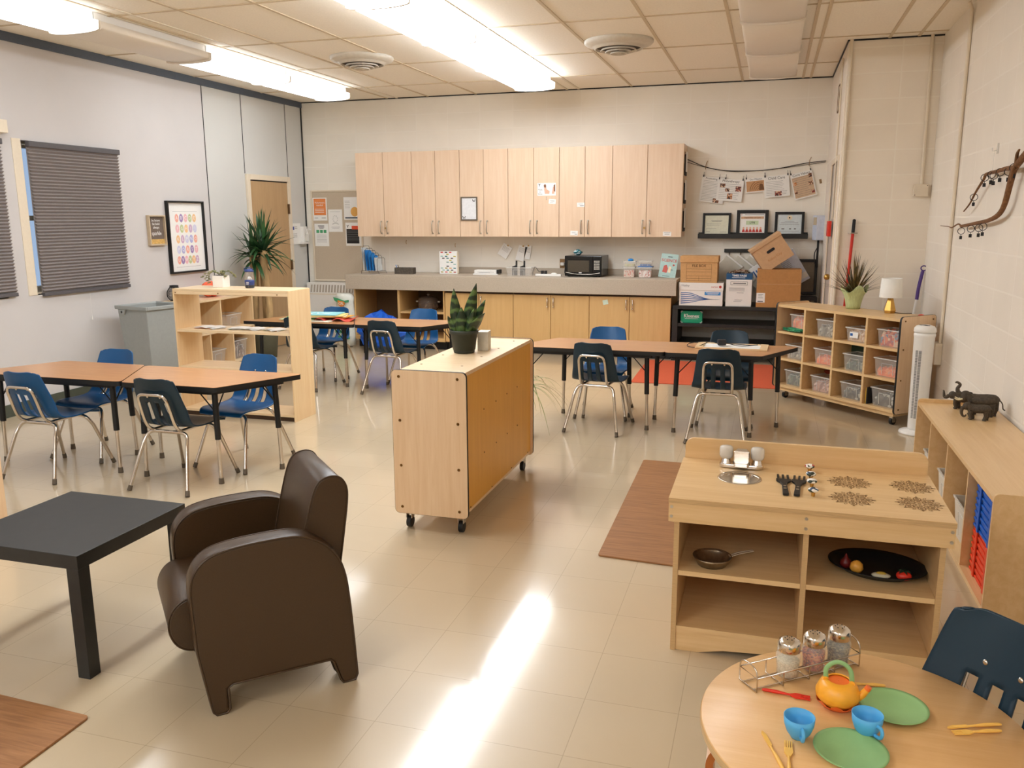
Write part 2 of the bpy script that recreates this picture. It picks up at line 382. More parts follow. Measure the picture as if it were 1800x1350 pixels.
# tan door in the left wall
q = mb(m_cream)
q.box((XL, 8.515, 0), (XL+.03, 8.575, 2.045)).box((XL, 9.365, 0), (XL+.03, 9.425, 2.045)).box((XL, 8.5755, 1.985), (XL+.03, 9.3645, 2.045))
d1 = struct(q.build('door_1', bevel=.004))
mb(m_dooroak).box((XL+.002, 8.578, .01), (XL+.014, 9.362, 1.972)).build('door_leaf', d1)
mb(m_seam).box((XL+.001, 8.575, 1.972), (XL+.016, 9.365, 1.985)).build('door_gap', d1)
for z in (1.66, .98, .3): mb(mat('bronze_hinge', rgb(112, 88, 62), .4, .6)).box((XL+.012, 9.352, z-.06), (XL+.034, 9.376, z+.06)).build('hinge', d1)
mb(m_brass).cyl((XL+.01, 8.65, 1.0), (XL+.06, 8.65, 1.0), .012).ball((XL+.07, 8.65, 1.0), .028).build('knob', d1)
# cellular shades
m_shade = mat('charcoal_shade', rgb(152, 144, 142), 0.9, vary=.05, scale=60)
m_shadeb = mat('charcoal_shade_rail', rgb(90, 86, 88), 0.6)
def shade(y0, y1, z0, z1, label):
    t = thing('cellular_shade', label, 'window shade', (XL, (y0+y1)/2, z0), 0, 'charcoal cellular shades on the left wall')
    h = (y1-y0)/2; q = mb(m_shade); n = 44; dz = (z1-z0-.06)/n
    pts = []
    for i in range(n):
        z = .03+i*dz; pts += [(.008, z), (.032, z+dz*.62)]
    pts.append((.012, .03+n*dz)); back = [(.0065, z) for _, z in reversed(pts)]
    poly = pts+[(.006, pts[-1][1]), (.006, .03)]
    P = [(x, z) for x, z in pts]
    vs = [(x, -h, z) for x, z in P]+[(x, h, z) for x, z in P]; k = len(P)
    q.add(vs, [(i, k+i, k+i+1, i+1) for i in range(k-1)])
    q.box((.002, -h, .03), (.011, h, z1-z0-.03))
    q.build('shade_fabric', t)
    mb(m_shadeb).box((0.002, -h, 0), (.034, h, .028)).build('bottom_rail', t, bevel=.004)
    mb(m_shadeb).box((0.001, -h-.005, z1-z0-.045), (.045, h+.005, z1-z0)).build('head_rail', t, bevel=.006)
    return t
s1 = shade(5.54, 6.53, .925, 2.165, 'charcoal pleated window shade nearest the framed alphabet print')
mb(m_white).cyl((.02, .0, 0), (.02, .0, -.22), .0012, seg=5).cyl((.02, 0, -.22), (.02, 0, -.25), .004, .006, 8).build('pull_cord', s1)
shade(4.28, 5.285, .95, 2.165, 'charcoal pleated window shade cut off by the left edge of the picture')
# daylight behind the shades' side gap comes from the world through the panes
# ------------------------------------------------------------------ ceiling lamps
LW, LL = .43, 1.235
def fixture(xc, y1, lit, label, group):
    t = thing('ceiling_light', label, 'ceiling light', (xc, y1-LL/2, ZC), 0, group)
    h = LW/2; l = LL/2-.004
    pts = [(-h, -.062), (-h+.004, -.105)]+[(h*.98*math.cos(R(a)), -.105-.022*math.sin(R(a))) for a in range(170, 9, -16)]+[(h-.004, -.105), (h, -.062)]
    mb((m_lit2 if xc < -4 else m_lit) if lit else m_lens).prism(pts, -l+.006, l-.006, 'xz', True).build('lens', t)
    pe = [(x*1.03, z-.012 if z < -.1 else z) for x, z in pts]
    for e0, e1 in ((-l-.002, -l+.0055), (l-.0055, l+.002)): mb(m_lens).prism(pe, e0, e1, 'xz').build('end_cap', t)
    mb(m_white).box((-h*.8, -l, -.062), (h*.8, l, -.0005)).build('housing', t)
    return t
def rowlab(i): return ['farthest from the camera, against the back wall', 'second from the back wall', 'third from the back wall', 'fourth from the back wall'][i]
for i in range(10):
    y1 = 8.87-1.24*i
    fixture(-2.44, y1, i not in (5, 6), 'lit ceiling light of the middle row, '+rowlab(min(i, 3)) if i < 4 else 'ceiling light of the middle row behind the camera', 'lit lights in the middle ceiling row')
    lit = i not in (2, 5, 6)
    fixture(-4.79, y1, lit, ('lit' if lit else 'unlit')+' ceiling light of the left row, '+rowlab(min(i, 3)) if i < 4 else 'ceiling light of the left row behind the camera', 'lights in the left ceiling row')
    fixture(-.067, y1+.0, i >= 8, 'unlit white ceiling light of the right row, '+rowlab(min(i, 3)) if i < 4 else 'unseen ceiling light of the right row behind the camera', 'unlit lights in the right ceiling row')  # rearmost ones, out of view, are added lit to brighten the front right
# ------------------------------------------------------------------ round air diffusers
m_diff = mat('diffuser_grey', rgb(206, 198, 184), .45, vary=.05)
m_diffd = mat('diffuser_dark', rgb(60, 48, 36), .7, vary=.2)  # dark brown for the throat disc and spindle
def diffuser(x, y, label, r=.285):
    t = thing('air_diffuser', label, 'air vent', (x, y, ZC), 0, 'round air diffusers in the ceiling')
    mb(m_diff).lathe([(r, -.001), (r*1.0, -.018), (r*.95, -.032), (r*.80, -.046), (r*.72, -.050), (r*.70, -.066), (r*.66, -.068), (r*.66, -.012)][::-1], 48, capb=False, capt=False).build('outer_ring', t, merge=True)
    mb(m_diffd).lathe([(.001, -.050), (r*.655, -.050)], 40).build('throat', t)
    for k, f in enumerate((.5, .36, .22)):
        mb(m_diff).lathe([(r*f, -.066-.012*k), (r*(f+.03), -.078-.012*k), (r*(f+.01), -.081-.012*k), (r*(f-.03), -.066-.012*k)], 36, capb=False, capt=False).build('cone', t)
    mb(m_diff).lathe([(.001, -.108), (r*.07, -.1), (r*.08, -.085), (.001, -.08)], 24).build('centre_knob', t)
    mb(m_diffd).cyl((0, 0, -.09), (0, 0, -.006), .008).build('spindle', t)
    return t
diffuser(-3.63, 7.30, 'round grey ceiling air diffuser between the left and middle light rows')
diffuser(-1.29, 7.31, 'round grey ceiling air diffuser between the middle and right light rows')
# ------------------------------------------------------------------ wall cabinets (six two-door units)
DX = [-4.84, -4.48, -4.11, -3.813, -3.506, -3.212, -2.916, -2.611, -2.312, -2.018, -1.71, -1.327, -.94]
YC = 9.45; Z0, Z1 = 1.325, 2.312
m_gap = mat('dark_gap', rgb(70, 50, 34), .7)
def dhandle(par, x, z, y, ln=.14, m=m_steel, r=.006):
    p = bez([(x, y, z-ln/2), (x, y-.026, z-ln/2+.012), (x, y-.032, z), (x, y-.026, z+ln/2-.012), (x, y, z+ln/2)], 4)
    q = mb(m).tube(p, r, 8); q.cyl((x, y, z-ln/2), (x, y-.003, z-ln/2), .011, seg=10).cyl((x, y, z+ln/2), (x, y-.003, z+ln/2), .011, seg=10)
    return q.build('handle', par)
ul = ['pale maple wall cabinet at the left end of the row, next to the bulletin board', 'pale maple wall cabinet second from the left end of the row', 'pale maple wall cabinet with the small butterfly whiteboard on its left door',
      'pale maple wall cabinet whose right door carries the photo card', 'pale maple wall cabinet with two small white notes on its left door', 'wide pale maple wall cabinet at the right end of the row']
CABS = []
for i in range(6):
    a, m_, b_ = DX[2*i], DX[2*i+1], DX[2*i+2]; xc = (a+b_)/2
    t = thing('wall_cabinet', ul[i], 'cabinet', (xc, YC+.02, Z0), 0, 'pale wall cabinets above the counter'); CABS.append(t)
    h = (b_-a)/2
    mb(m_cab).box((-h+.001, 0, .004), (h-.001, YB-YC-.021, Z1-Z0)).build('cabinet_body', t)
    for k, (p, q_) in enumerate(((a, m_), (m_, b_))):
        d = mb(m_cab).box((p-xc+.0025, -.02, 0), (q_-xc-.0025, -.0005, Z1-Z0)).build('door', t, bevel=.0015)
        hx = (q_-xc-.04) if k == 0 else (p-xc+.04)
        dhandle(d, hx, .11, -.02)
        if (i, k) in ((0, 1), (5, 0)):
            kx = (p-xc+.018) if k == 1 else (q_-xc-.018)
            mb(m_brass).cyl((kx, -.02, .10), (kx, -.032, .10), .011, seg=14).build('lock', d)
# magazine pockets seen on the end of the last wall cabinet
q = mb(m_inkd)
for k in range(3): q.box((h+.001, .06, .06+.30*k), (h+.012, .24, .28+.30*k))
q.use(m_paper)
for k in range(3): q.box((h+.012, .08, .10+.30*k), (h+.016, .22, .31+.30*k))
q.build('side_pocket', CABS[-1])
# ------------------------------------------------------------------ base cabinets, counter
def base_unit(a, b_, label, doors=True, post=False):
    xc = (a+b_)/2; h = (b_-a)/2; yf = 9.2
    t = thing('base_cabinet', label, 'cabinet', (xc, yf, 0), 0, 'tan base cabinets under the counter')
    mb(m_cablow).box((-h+.001, .02, .10), (h-.001, YB-yf-.001, .835)).build('cabinet_body', t)
    mb(m_black).box((-h+.001, .08, 0), (h-.001, .50, .10)).build('toe_kick', t)
    mb(m_gap).box((-h+.002, .012, .685), (h-.002, .02, .705)).build('rail', t)
    for k in (0, 1):
        p, q_ = (-h, 0) if k == 0 else (0, h)
        d = mb(m_cablow).box((p+.003, 0, .11), (q_-.003, .0195, .682)).build('door', t, bevel=.002)
        hx = q_-.035 if k == 0 else p+.035
        q = mb(m_chrome).tube([(hx, 0, .55), (hx, -.03, .555), (hx, -.03, .645), (hx, 0, .65)], .006, 8).ball((hx, -.03, .553), .009).ball((hx, -.03, .647), .009)
        q.build('handle', d)
    return t
base_unit(-3.62, -2.785, 'tan base cabinet directly beside the open cubbies, behind the snake plant')
base_unit(-2.785, -1.90, 'tan base cabinet in the middle, its doors under the clear bin and power strip')
base_unit(-1.90, -1.0, 'tan base cabinet at the right end with a square sticky note on its door')
t = thing('open_base_cabinet', 'brown open-fronted base cubbies at the left end of the counter, holding a glass pot', 'cabinet', (-4.21, 9.2, 0))
mb(m_cablow).box((-.585, 0, .10), (-.567, .59, .835)).build('side_panel', t); mb(m_cablow).box((.567, 0, .10), (.584, .59, .835)).build('side_panel', t)
mb(m_cablow).box((-.016, 0, .14), (.012, .58, .835)).build('divider', t)
mb(m_cabin).box((-.567, .575, .10), (.567, .59, .835)).build('back_panel', t)
mb(m_cabin).box((-.567, .02, .805), (.567, .575, .835)).build('top_panel', t)
mb(m_cablow).box((-.567, 0, .10), (.567, .575, .14)).build('bottom_shelf', t)
mb(m_cablow).box((.012, .01, .43), (.567, .575, .452)).build('shelf', t)
mb(m_black).box((-.58, .08, 0), (.58, .5, .10)).build('toe_kick', t)
t = thing('countertop', 'long speckled grey-beige countertop with a deep front edge', 'countertop', (-2.91, 9.49, .88))
q = mb(m_cnt); q.box((-1.97, -.312, -.035), (1.965, .30, 0)).box((-1.97, -.34, -.172), (1.965, -.3121, .0)); q.build('counter_slab', t, bevel=.004)
mb(m_cnt).box((-.80, .278, .0005), (1.965, .299, .072)).build('backsplash', t, bevel=.002)
# ------------------------------------------------------------------ stacking chairs
PROF = [(-.236, .668), (-.228, .645), (-.214, .60), (-.198, .55), (-.18, .50), (-.163, .455), (-.146, .415), (-.120, .383), (-.085, .367), (-.03, .361), (.04, .362), (.10, .366), (.15, .368), (.183, .360), (.196, .343)]
HW = [.112, .132, .143, .151, .158, .164, .170, .176, .180, .186, .191, .190, .184, .173, .160]
def chair_shell(m):
    from bisect import bisect
    pr = bez([(0, a, b) for a, b in PROF], 4); hw = bez([(h, 0, 0) for h in HW], 4)
    nu = 31; nv = len(pr); b = MB(); b.use(m); vs = []
    for j in range(nv):
        p = pr[j]; t0 = pr[max(j-1, 0)]; t1 = pr[min(j+1, nv-1)]; tg = (t1-t0).normalized(); nrm = Vector((0, -tg.z, tg.y))
        nrm = -nrm if nrm.y < 0 and p.z > .42 else nrm
        if nrm.z < 0 and p.z < .40: nrm = -nrm
        for i in range(nu+1):
            u = -1+2*i/nu; wd = hw[j].x
            back = min(1, max(0, (p.z-.38)/.08))
            lift = (.030*back*u*u+.010*(1-back)*abs(u)**3) 
            # rounded upper corners
            dz = -.022*max(0, (abs(u)-.55)/.45)**2*max(0, 1-j/4.0)
            vs.append((u*wd, p.y+nrm.y*lift, p.z+nrm.z*lift+dz))
    fs = []
    for j in range(nv-1):
        for i in range(nu):
            z = (pr[j].z+pr[j+1].z)/2; y = pr[j].y
            if any(a <= i <= a+2 for a in (8, 14, 20)) and .374 < z < .53 and y < -.10: continue
            k = j*(nu+1)+i; fs.append((k, k+1, k+nu+2, k+nu+1))
    b.add(vs, fs, True)
    return b
def make_chair(m, label, group):
    t = thing('school_chair', label, 'chair', (0, 0, 0), 0, group)
    s = chair_shell(m).build('seat_shell', t, solid=.007)
    for sx in (-1, 1):
        for yy, zz in ((-.2005, .562),): mb(m_chrome).ball((sx*.042, yy+.004, zz), .0075, 10, 6, (1, .5, 1)).cyl((sx*.042, yy+.004, zz), (sx*.042, yy-.010, zz), .004, seg=8).ball((sx*.042, yy-.010, zz), .0075, 10, 6, (1, .5, 1)).build('rivet', t)
    r = .0105
    for sx in (-1, 1):
        for sy, y0 in ((-1, -.118), (1, .12)):
            pts = [(sx*.198, sy*.24, .012), (sx*.150, y0+(sy*.24-y0)*.27, .270), (sx*.139, y0+sy*.012, .308), (sx*.118, y0+sy*.001, .331), (sx*.09, y0, .338)]
            P = [pts[0], pts[1]]+[tuple(v) for v in bez(pts[1:], 4)][1:]
            l = mb(m_chrome).tube(P, r, 10).build('leg', t)
            d = Vector(pts[1])-Vector(pts[0]); d.normalize(); p0 = Vector(pts[0])
            mb(m_rubber).cyl(tuple(p0-d*.010), tuple(p0+d*.022), .0135, .0125, 12).build('foot_cap', l)
    mb(m_chrome).cyl((-.092, -.118, .338), (.092, -.118, .338), r, seg=10).build('crossbar', t); mb(m_chrome).cyl((-.092, .12, .338), (.092, .12, .338), r, seg=10).build('crossbar', t)
    path = [(.088, .11, .345), (.090, -.08, .346), (.095, -.125, .350), (.098, -.158, .375), (.098, -.182, .42), (.096, -.214, .52), (.090, -.226, .556), (.074, -.231, .574), (.05, -.232, .578)]
    path = [tuple(v) for v in bez(path, 3)]; path = path+[(-x, y, z) for x, y, z in reversed(path)]
    mb(m_chrome).tube(path, .0095, 10).build('back_frame', t)
    return t
GC = 'blue plastic school chairs at the trapezoid tables'
CH = {}
spots = [
 # name, variant, x, y, rz degrees, label
 ('A', 'b', -4.203, 4.035, 0, 'blue school chair nearest the left edge of the picture, back to the camera'),
 ('C', 'n', -3.292, 4.065, 0, 'blue school chair with its back to the camera just behind the black coffee table'),
 ('B', 'b', -4.265, 4.475, 180, 'blue school chair at the left tables in front of the grey bin, facing the camera'),
 ('D', 'b', -3.20, 4.545, 174, 'blue school chair facing the camera before the open birch shelf'),
 ('I', 'n', -3.215, 6.87, -3, 'shaded blue school chair left of the snake plant, back to the camera'),
 ('J', 'n', -4.06, 6.88, -3, 'shaded blue school chair half hidden behind the open birch shelf, back to the camera'),
 ('K', 'b', -4.15, 7.37, 180, 'blue school chair behind the papers on the middle tables, facing the camera'),
 ('L', 'b', -3.22, 7.42, 180, 'blue school chair in front of the brown open cubbies at the middle tables'),
 ('E', 'n', -1.163, 6.05, -5, 'shaded blue school chair by the hanging spider plant leaves, back to the camera'),
 ('F', 'b', -1.215, 6.52, 183, 'blue school chair at the far side of the right tables, facing the camera'),
 ('G', 'n', -.30, 5.99, 0, 'shaded blue school chair just behind the play kitchen, back to the camera'),
 ('H', 'n', -.27, 6.545, 180, 'shaded blue school chair behind the whiteboard tray on the right tables, facing the camera'),
 ('Q', 'n', .39, 1.805, 131.3, 'shaded blue school chair pulled up to the round wooden table')]
protos = {}
for k, v, x, y, rz, lab in spots:
    if v not in protos:
        c = make_chair(m_blue if v == 'b' else m_blueshade, lab, GC); c.location = (x, y, 0); c.rotation_euler = (0, 0, R(rz)); protos[v] = c
    else: c = dup(protos[v], (x, y, 0), R(rz), lab)
    CH[k] = c
if 'group' in CH['Q']: del CH['Q']['group']
# ------------------------------------------------------------------ trapezoid tables
def make_table(label, group):
    t = thing('trapezoid_table', label, 'table', (0, 0, 0), 0, group)
    out = roundpoly([(-.592, -.262), (.592, -.262), (.325, .262), (-.325, .262)], .035)
    mb(m_oak).prism(out, .572, .6).build('tabletop', t)
    o2 = [(x*1.004, y*1.008) for x, y in out]
    n = len(o2); b = mb(m_black)
    vs = [(x, y, .570) for x, y in o2]+[(x, y, .5985) for x, y in o2]; b.add(vs, [(i, (i+1) % n, n+(i+1) % n, n+i) for i in range(n)], True)
    b.build('edge_band', t)
    b = mb(m_black); ins = roundpoly([(-.50, -.215), (.50, -.215), (.265, .215), (-.265, .215)], .03); b.prism(ins, .545, .571); b.build('apron', t)
    for sx, sy, x, y in ((-1, -1, -.44, -.165), (1, -1, .44, -.165), (-1, 1, -.255, .175), (1, 1, .255, .175)):
        ex, ey = x+sx*.012, y+sy*.012
        l = mb(m_black).cyl((x, y, .555), (x+(ex-x)*.55, y+(ey-y)*.55, .27), .0175, seg=14).build('leg', t)
        mb(m_chrome).tube([(x+(ex-x)*.5, y+(ey-y)*.5, .29), (ex, ey, .03)], .0115, 12).build('leg_insert', l)
        mb(m_rubber).cyl((ex, ey, 0), (ex, ey, .035), .0165, .014, 12).build('foot_cap', l)
        c = mb(m_black)
        c.tube([(x, y, .43), (x-sx*.11, y, .552)], .004, 6).tube([(x, y, .43), (x, y-sy*.10, .552)], .004, 6)
        c.build('brace', t)
    return t
GT = 'oak-topped trapezoid tables with black edges'
tt = make_table('trapezoid table cut by the left edge of the picture, oak top with black edge', GT); tt.location = (-4.255, 4.285, 0)
dup(tt, (-3.325, 4.277, 0), math.pi, 'trapezoid table behind the brown armchair, in front of the open birch shelf')
dup(tt, (-4.17, 7.10, 0), R(0), 'trapezoid table with the pile of coloured alphabet cards on it')
dup(tt, (-3.245, 7.10, 0), math.pi, 'bare trapezoid table with a dark chair beside the rolling cabinet and snake plant')
dup(tt, (-1.262, 6.24, 0), 0, 'trapezoid table nearest the rolling cabinet, its top bare')
dup(tt, (-.345, 6.235, 0), math.pi, 'trapezoid table carrying the whiteboard tray and black cable')
# ------------------------------------------------------------------ rolling cabinet in the middle
def caster(par, x, y, h=.085):
    c = mb(m_steel); c.cyl((x, y, h), (x, y, h-.018), .016, seg=12).box((x-.016, y-.004, h-.05), (x-.012, y+.03, h-.015)).box((x+.012, y-.004, h-.05), (x+.016, y+.03, h-.015))
    o = c.build('caster', par)
    mb(m_black).cyl((x-.011, y+.014, .029), (x+.011, y+.014, .029), .029, seg=20).build('wheel', o)
    return o
t = thing('rolling_cabinet', 'tall maple storage cabinet on casters standing alone in the middle of the floor', 'cabinet', (-1.55, 4.30, 0))
hw, hd = .185, .605
mb(m_maplex).box((-hw+.02, -hd+.018, .80), (hw-.004, hd-.018, .818)).build('top_board', t)
def endp(y0, y1, w0, w1, z0, z1, par):
    pr = rrect(w0, z0, w1, z1, .025)
    o = mb(m_maple).prism(pr, y0+.001, y1-.001, 'xz').build('end_panel', par)
    pe = rrect(w0-.0015, z0-.0015, w1+.0015, z1+.0015, .026); n = len(pe); e = mb(m_black)
    e.add([(x, y0+.0015, z) for x, z in pe]+[(x, y1-.0015, z) for x, z in pe], [(i, n+i, n+(i+1) % n, (i+1) % n) for i in range(n)], True)
    e.build('edge_band', o); return o
for y0, y1, s in ((-hd, -hd+.018, -1), (hd-.018, hd, 1)):
    ep = endp(y0, y1, -.194, .194, .09, .822, t)
    q = mb(m_screw)
    for zz in (.125, .34, .57, .79):
        for xx in (-.155, .15): q.cyl((xx, (y0 if s < 0 else y1)+s*0.0, zz), (xx, (y0 if s < 0 else y1)+s*.003, zz), .0075, .006, 12)
    q.build('screws', ep)
mb(m_maplex).box((-.165, -hd+.018, .10), (.175, hd-.018, .118)).build('bottom_board', t)
mb(wood('shaded_maple_back', rgb(228, 170, 66), rgb(218, 158, 54), 2, .42, 5)).box((.165, -hd+.018, .118), (.178, hd-.018, .80)).build('back_panel', t)  # shade of this side put into a deeper, more saturated maple
for zz in (.34, .57): mb(m_maplex).box((-.165, -hd+.018, zz), (.165, hd-.018, zz+.016)).build('shelf', t)
mb(m_maple).box((-.165, -.008, .118), (.165, .008, .80)).build('divider', t)
q = mb(m_screw)
for yy in (-.2, .0, .2, .4):
    for zz in (.35, .58): q.cyl((.1785, yy-.1, zz), (.181, yy-.1, zz), .004, seg=8)
for yy in (-.52, -.18, .18, .52): q.cyl((.1785, yy, .125), (.181, yy, .125), .004, seg=8)
for yy in (-.4, -.1, .2, .5):
    for xx in (-.12, .1): q.cyl((xx, yy, .818), (xx, yy, .8195), .006, seg=8)
q.build('screws', t)
for x in (-.14, .14):
    for y in (-.56, .53): caster(t, x, y, .10)
# ------------------------------------------------------------------ four by three cubby unit
A = R(-46.4); CU = (.643, 7.219, 0)
t = thing('cubby_unit', 'birch cubby unit on casters with twelve compartments of clear bins', 'shelf', CU, A)
for s in (-1, 1):
    x0, x1 = (s*.628, s*.612); 
    pr = rrect(-.19, .095, .185, .822, .03)
    o = mb(m_maple).prism(pr, min(x0, x1)+.001, max(x0, x1)-.001, 'yz').build('end_panel', t)
    pe = rrect(-.1915, .0935, .1865, .8235, .031); n = len(pe); e = mb(m_black)
    e.add([(min(x0, x1), y, z) for y, z in pe]+[(max(x0, x1), y, z) for y, z in pe], [(i, n+i, n+(i+1) % n, (i+1) % n) for i in range(n)], True)
    e.build('edge_band', o)
    q = mb(m_screw)
    for zz in (.13, .35, .58, .79):
        for yy in (-.15, .15): q.cyl((s*.628, yy, zz), (s*.631, yy, zz), .006, seg=10)
    q.build('screws', o)
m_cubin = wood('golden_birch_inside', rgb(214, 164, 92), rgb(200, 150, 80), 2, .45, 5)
mb(m_birch).box((-.612, -.18, .785), (.612, .18, .806)).build('top_board', t)
mb(m_birch).box((-.612, -.18, .10), (.612, .18, .122)).build('bottom_board', t)
for zz in (.333, .562): mb(m_birch).box((-.612, -.178, zz), (.612, .165, zz+.018)).build('shelf', t)
for xx in (-.312, 0, .312): mb(m_birch).box((xx-.009, -.179, .122), (xx+.009, .165, .785)).build('divider', t)
mb(m_cubin).box((-.612, .166, .122), (.612, .18, .785)).build('back_panel', t)
mb(m_birch).box((-.60, -.165, .07), (.60, .165, .0995)).build('plinth', t)
for x in (-.54, .56):
    for y in (-.13, .11): caster(t, x, y, .07)
CUBE = t
# ------------------------------------------------------------------ open birch shelf (left), back open
t = thing('open_shelf', 'light birch shelf with open back standing behind the left tables', 'shelf', (-3.962, 5.715, 0))
for s in (-1, 1):
    q = mb(m_shelf).box((s*.518, -.155, 0), (s*.507, .155, 1.012)); q.build('side_panel', t, bevel=.002)
mb(m_shelfh).box((-.507, -.155, .995), (.507, .155, 1.014)).build('top_board', t, bevel=.002)
mb(m_shelfh).box((-.507, -.155, .968), (.507, -.137, .9945)).build('front_rail', t, bevel=.004)
mb(m_shelfh).box((-.507, -.15, .672), (.507, .15, .69)).build('shelf', t)
mb(m_shelfh).box((-.507, -.15, .378), (.507, .15, .396)).build('shelf', t)
mb(m_shelfh).box((-.507, -.15, .035), (.507, .15, .053)).build('shelf', t)
mb(m_gap).box((-.507, -.14, 0), (.507, -.125, .0345)).build('toe_board', t)
q = mb(m_screw)
for x in (-.49, -.1, .42): q.cyl((x, -.155, .982), (x, -.158, .982), .005, seg=8)
q.build('screws', t)
OPEN = t
# ------------------------------------------------------------------ low birch shelf against the left wall
t = thing('low_cubby_shelf', 'low birch cubby shelf along the left wall behind the open shelf', 'shelf', (-5.555, 7.39, 0), 0)
for s in (-1, 1): mb(m_shelf).box((-.185, s*.56, 0), (.185, s*.542, .748)).build('side_panel', t)
mb(wood('birch_board_depth', rgb(238, 212, 172), rgb(228, 198, 156), 1, .38, 5)).box((-.185, -.542, .73), (.185, .542, .75)).build('top_board', t)
mb(m_shelfh).box((-.185, -.542, .40), (.185, .542, .418)).build('shelf', t)
mb(m_shelfh).box((-.185, -.542, .05), (.185, .542, .068)).build('bottom_board', t)
mb(m_shelf).box((-.180, -.542, .068), (-.172, .542, .73)).build('back_panel', t)
for y in (-.2, .18): mb(m_shelf).box((-.17, y-.008, .068), (.18, y+.008, .40)).build('divider', t)
mb(m_shelf).box((-.17, -.01, .418), (.18, .006, .73)).build('divider', t)
LOW = t
# ------------------------------------------------------------------ long low shelf on the right wall
t = thing('long_low_shelf', 'long low birch shelf along the right wall with toy elephants on top', 'shelf', (1.045, 4.31, 0))
for s in (-1, 1):
    pr = rrect(-.19, 0, .19, .518, .02, which=(0, 0, 1, 1))
    mb(m_birchy).prism(pr, s*.888, s*.872, 'xz').build('end_panel', t)
mb(m_birchy).box((-.188, -.872, .478), (.188, .872, .497)).build('top_board', t)
mb(m_cubin).box((.176, -.872, .05), (.188, .872, .478)).build('back_panel', t)
mb(m_birchy).box((-.188, -.872, .035), (.176, .872, .052)).build('bottom_board', t)
for y in (-.44, .01, .46): mb(m_birchy).box((-.186, y-.008, .052), (.176, y+.008, .478)).build('divider', t)
mb(m_birchy).box((-.17, -.872, 0), (-.155, .872, .0345)).build('toe_board', t)
LONG = t
# ------------------------------------------------------------------ brown armchair
AC = thing('armchair', 'small brown vinyl armchair with rounded arms beside the black coffee table', 'armchair', (-1.615, 2.023, 0), R(44.6))
def armout():
    top = bez([(-.030, .227, 0), (-.034, .33, 0), (-.036, .43, 0), (-.022, .487, 0), (.02, .53, 0), (.09, .549, 0), (.2, .556, 0), (.30, .552, 0), (.37, .522, 0), (.425, .468, 0), (.452, .40, 0), (.465, .30, 0), (.475, .15, 0)], 5)
    pts = [(.004, .012), (.0, .03)]+[(p.x, p.y) for p in top]+[(.482, .02), (.474, .0), (.430, .0), (.421, .015), (.400, .085), (.388, .095), (.07, .095), (.056, .085), (.056, .012), (.046, 0), (.014, 0)]
    return pts
def piping(par, w, pts, m=m_leather, r=.0035):
    return mb(m).tube([(x, w, z) for x, z in pts], r, 6, closed=True).build('piping', par)
for w0, w1, s in ((.0, .078, -1), (.445, .523, 1)):
    p = armout(); o = mb(m_leather).prism(p, w0, w1, 'xz', True).build('arm_panel', AC, bevel=.009, segs=3)
    cx = sum(a for a, _ in p)/len(p)
    q = [(a*.985+.0035, b_*.99+.003) for a, b_ in p]
    piping(o, w0+.001, q); piping(o, w1-.001, q)
seat = [(.39, .20), (.39, .385), (.20, .372)]+[(p.x, p.y) for p in bez([(.05, .376, 0), (-.03, .378, 0), (-.072, .356, 0), (-.094, .315, 0), (-.094, .27, 0), (-.075, .228, 0), (-.04, .204, 0), (.0, .200, 0)], 5)]
s_ = mb(m_leather).prism(seat, .0795, .4435, 'xz', True).build('seat_cushion', AC, bevel=.006)
piping(s_, .0815, seat[3:-1]+[(.0, .205)], r=.003)
back = [(.31, .385)]+[(p.x, p.y) for p in bez([(.325, .45, 0), (.350, .56, 0), (.375, .65, 0), (.398, .693, 0), (.435, .708, 0), (.47, .700, 0), (.490, .668, 0), (.492, .62, 0), (.478, .52, 0), (.462, .42, 0), (.448, .33, 0)], 5)]+[(.44, .24), (.395, .24), (.395, .385)]
b_ = mb(m_leather).prism(back, .0795, .4435, 'xz', True).build('backrest', AC, bevel=.006)
piping(b_, .081, [(x, z) for x, z in back], r=.003); piping(b_, .442, [(x, z) for x, z in back], r=.003)
# ------------------------------------------------------------------ coffee table
t = thing('coffee_table', 'square black wooden coffee table left of the brown armchair', 'table', (-2.432, 2.37, 0))
mb(m_blackw).box((-.277, -.275, .40), (.277, .275, .45)).build('tabletop', t, bevel=.0015)
for x in (-1, 1):
    for y in (-1, 1): mb(m_blackw).box((x*.276, y*.274, 0), (x*.226, y*.224, .3995)).build('leg', t, bevel=.0015)
# wooden unit cut by the left edge
t = thing('wooden_shelf_unit', 'pale wooden shelf end cut by the left edge behind the coffee table', 'shelf', (-3.73, 3.0, 0))
for x in (-.30, .07): mb(m_maple).box((x-.009, -.15, 0), (x+.009, .15, .42)).build('side_panel', t)
for z in (.03, .21, .40): mb(m_maplex).box((-.291, -.15, z), (.061, .15, z+.018)).build('shelf', t)
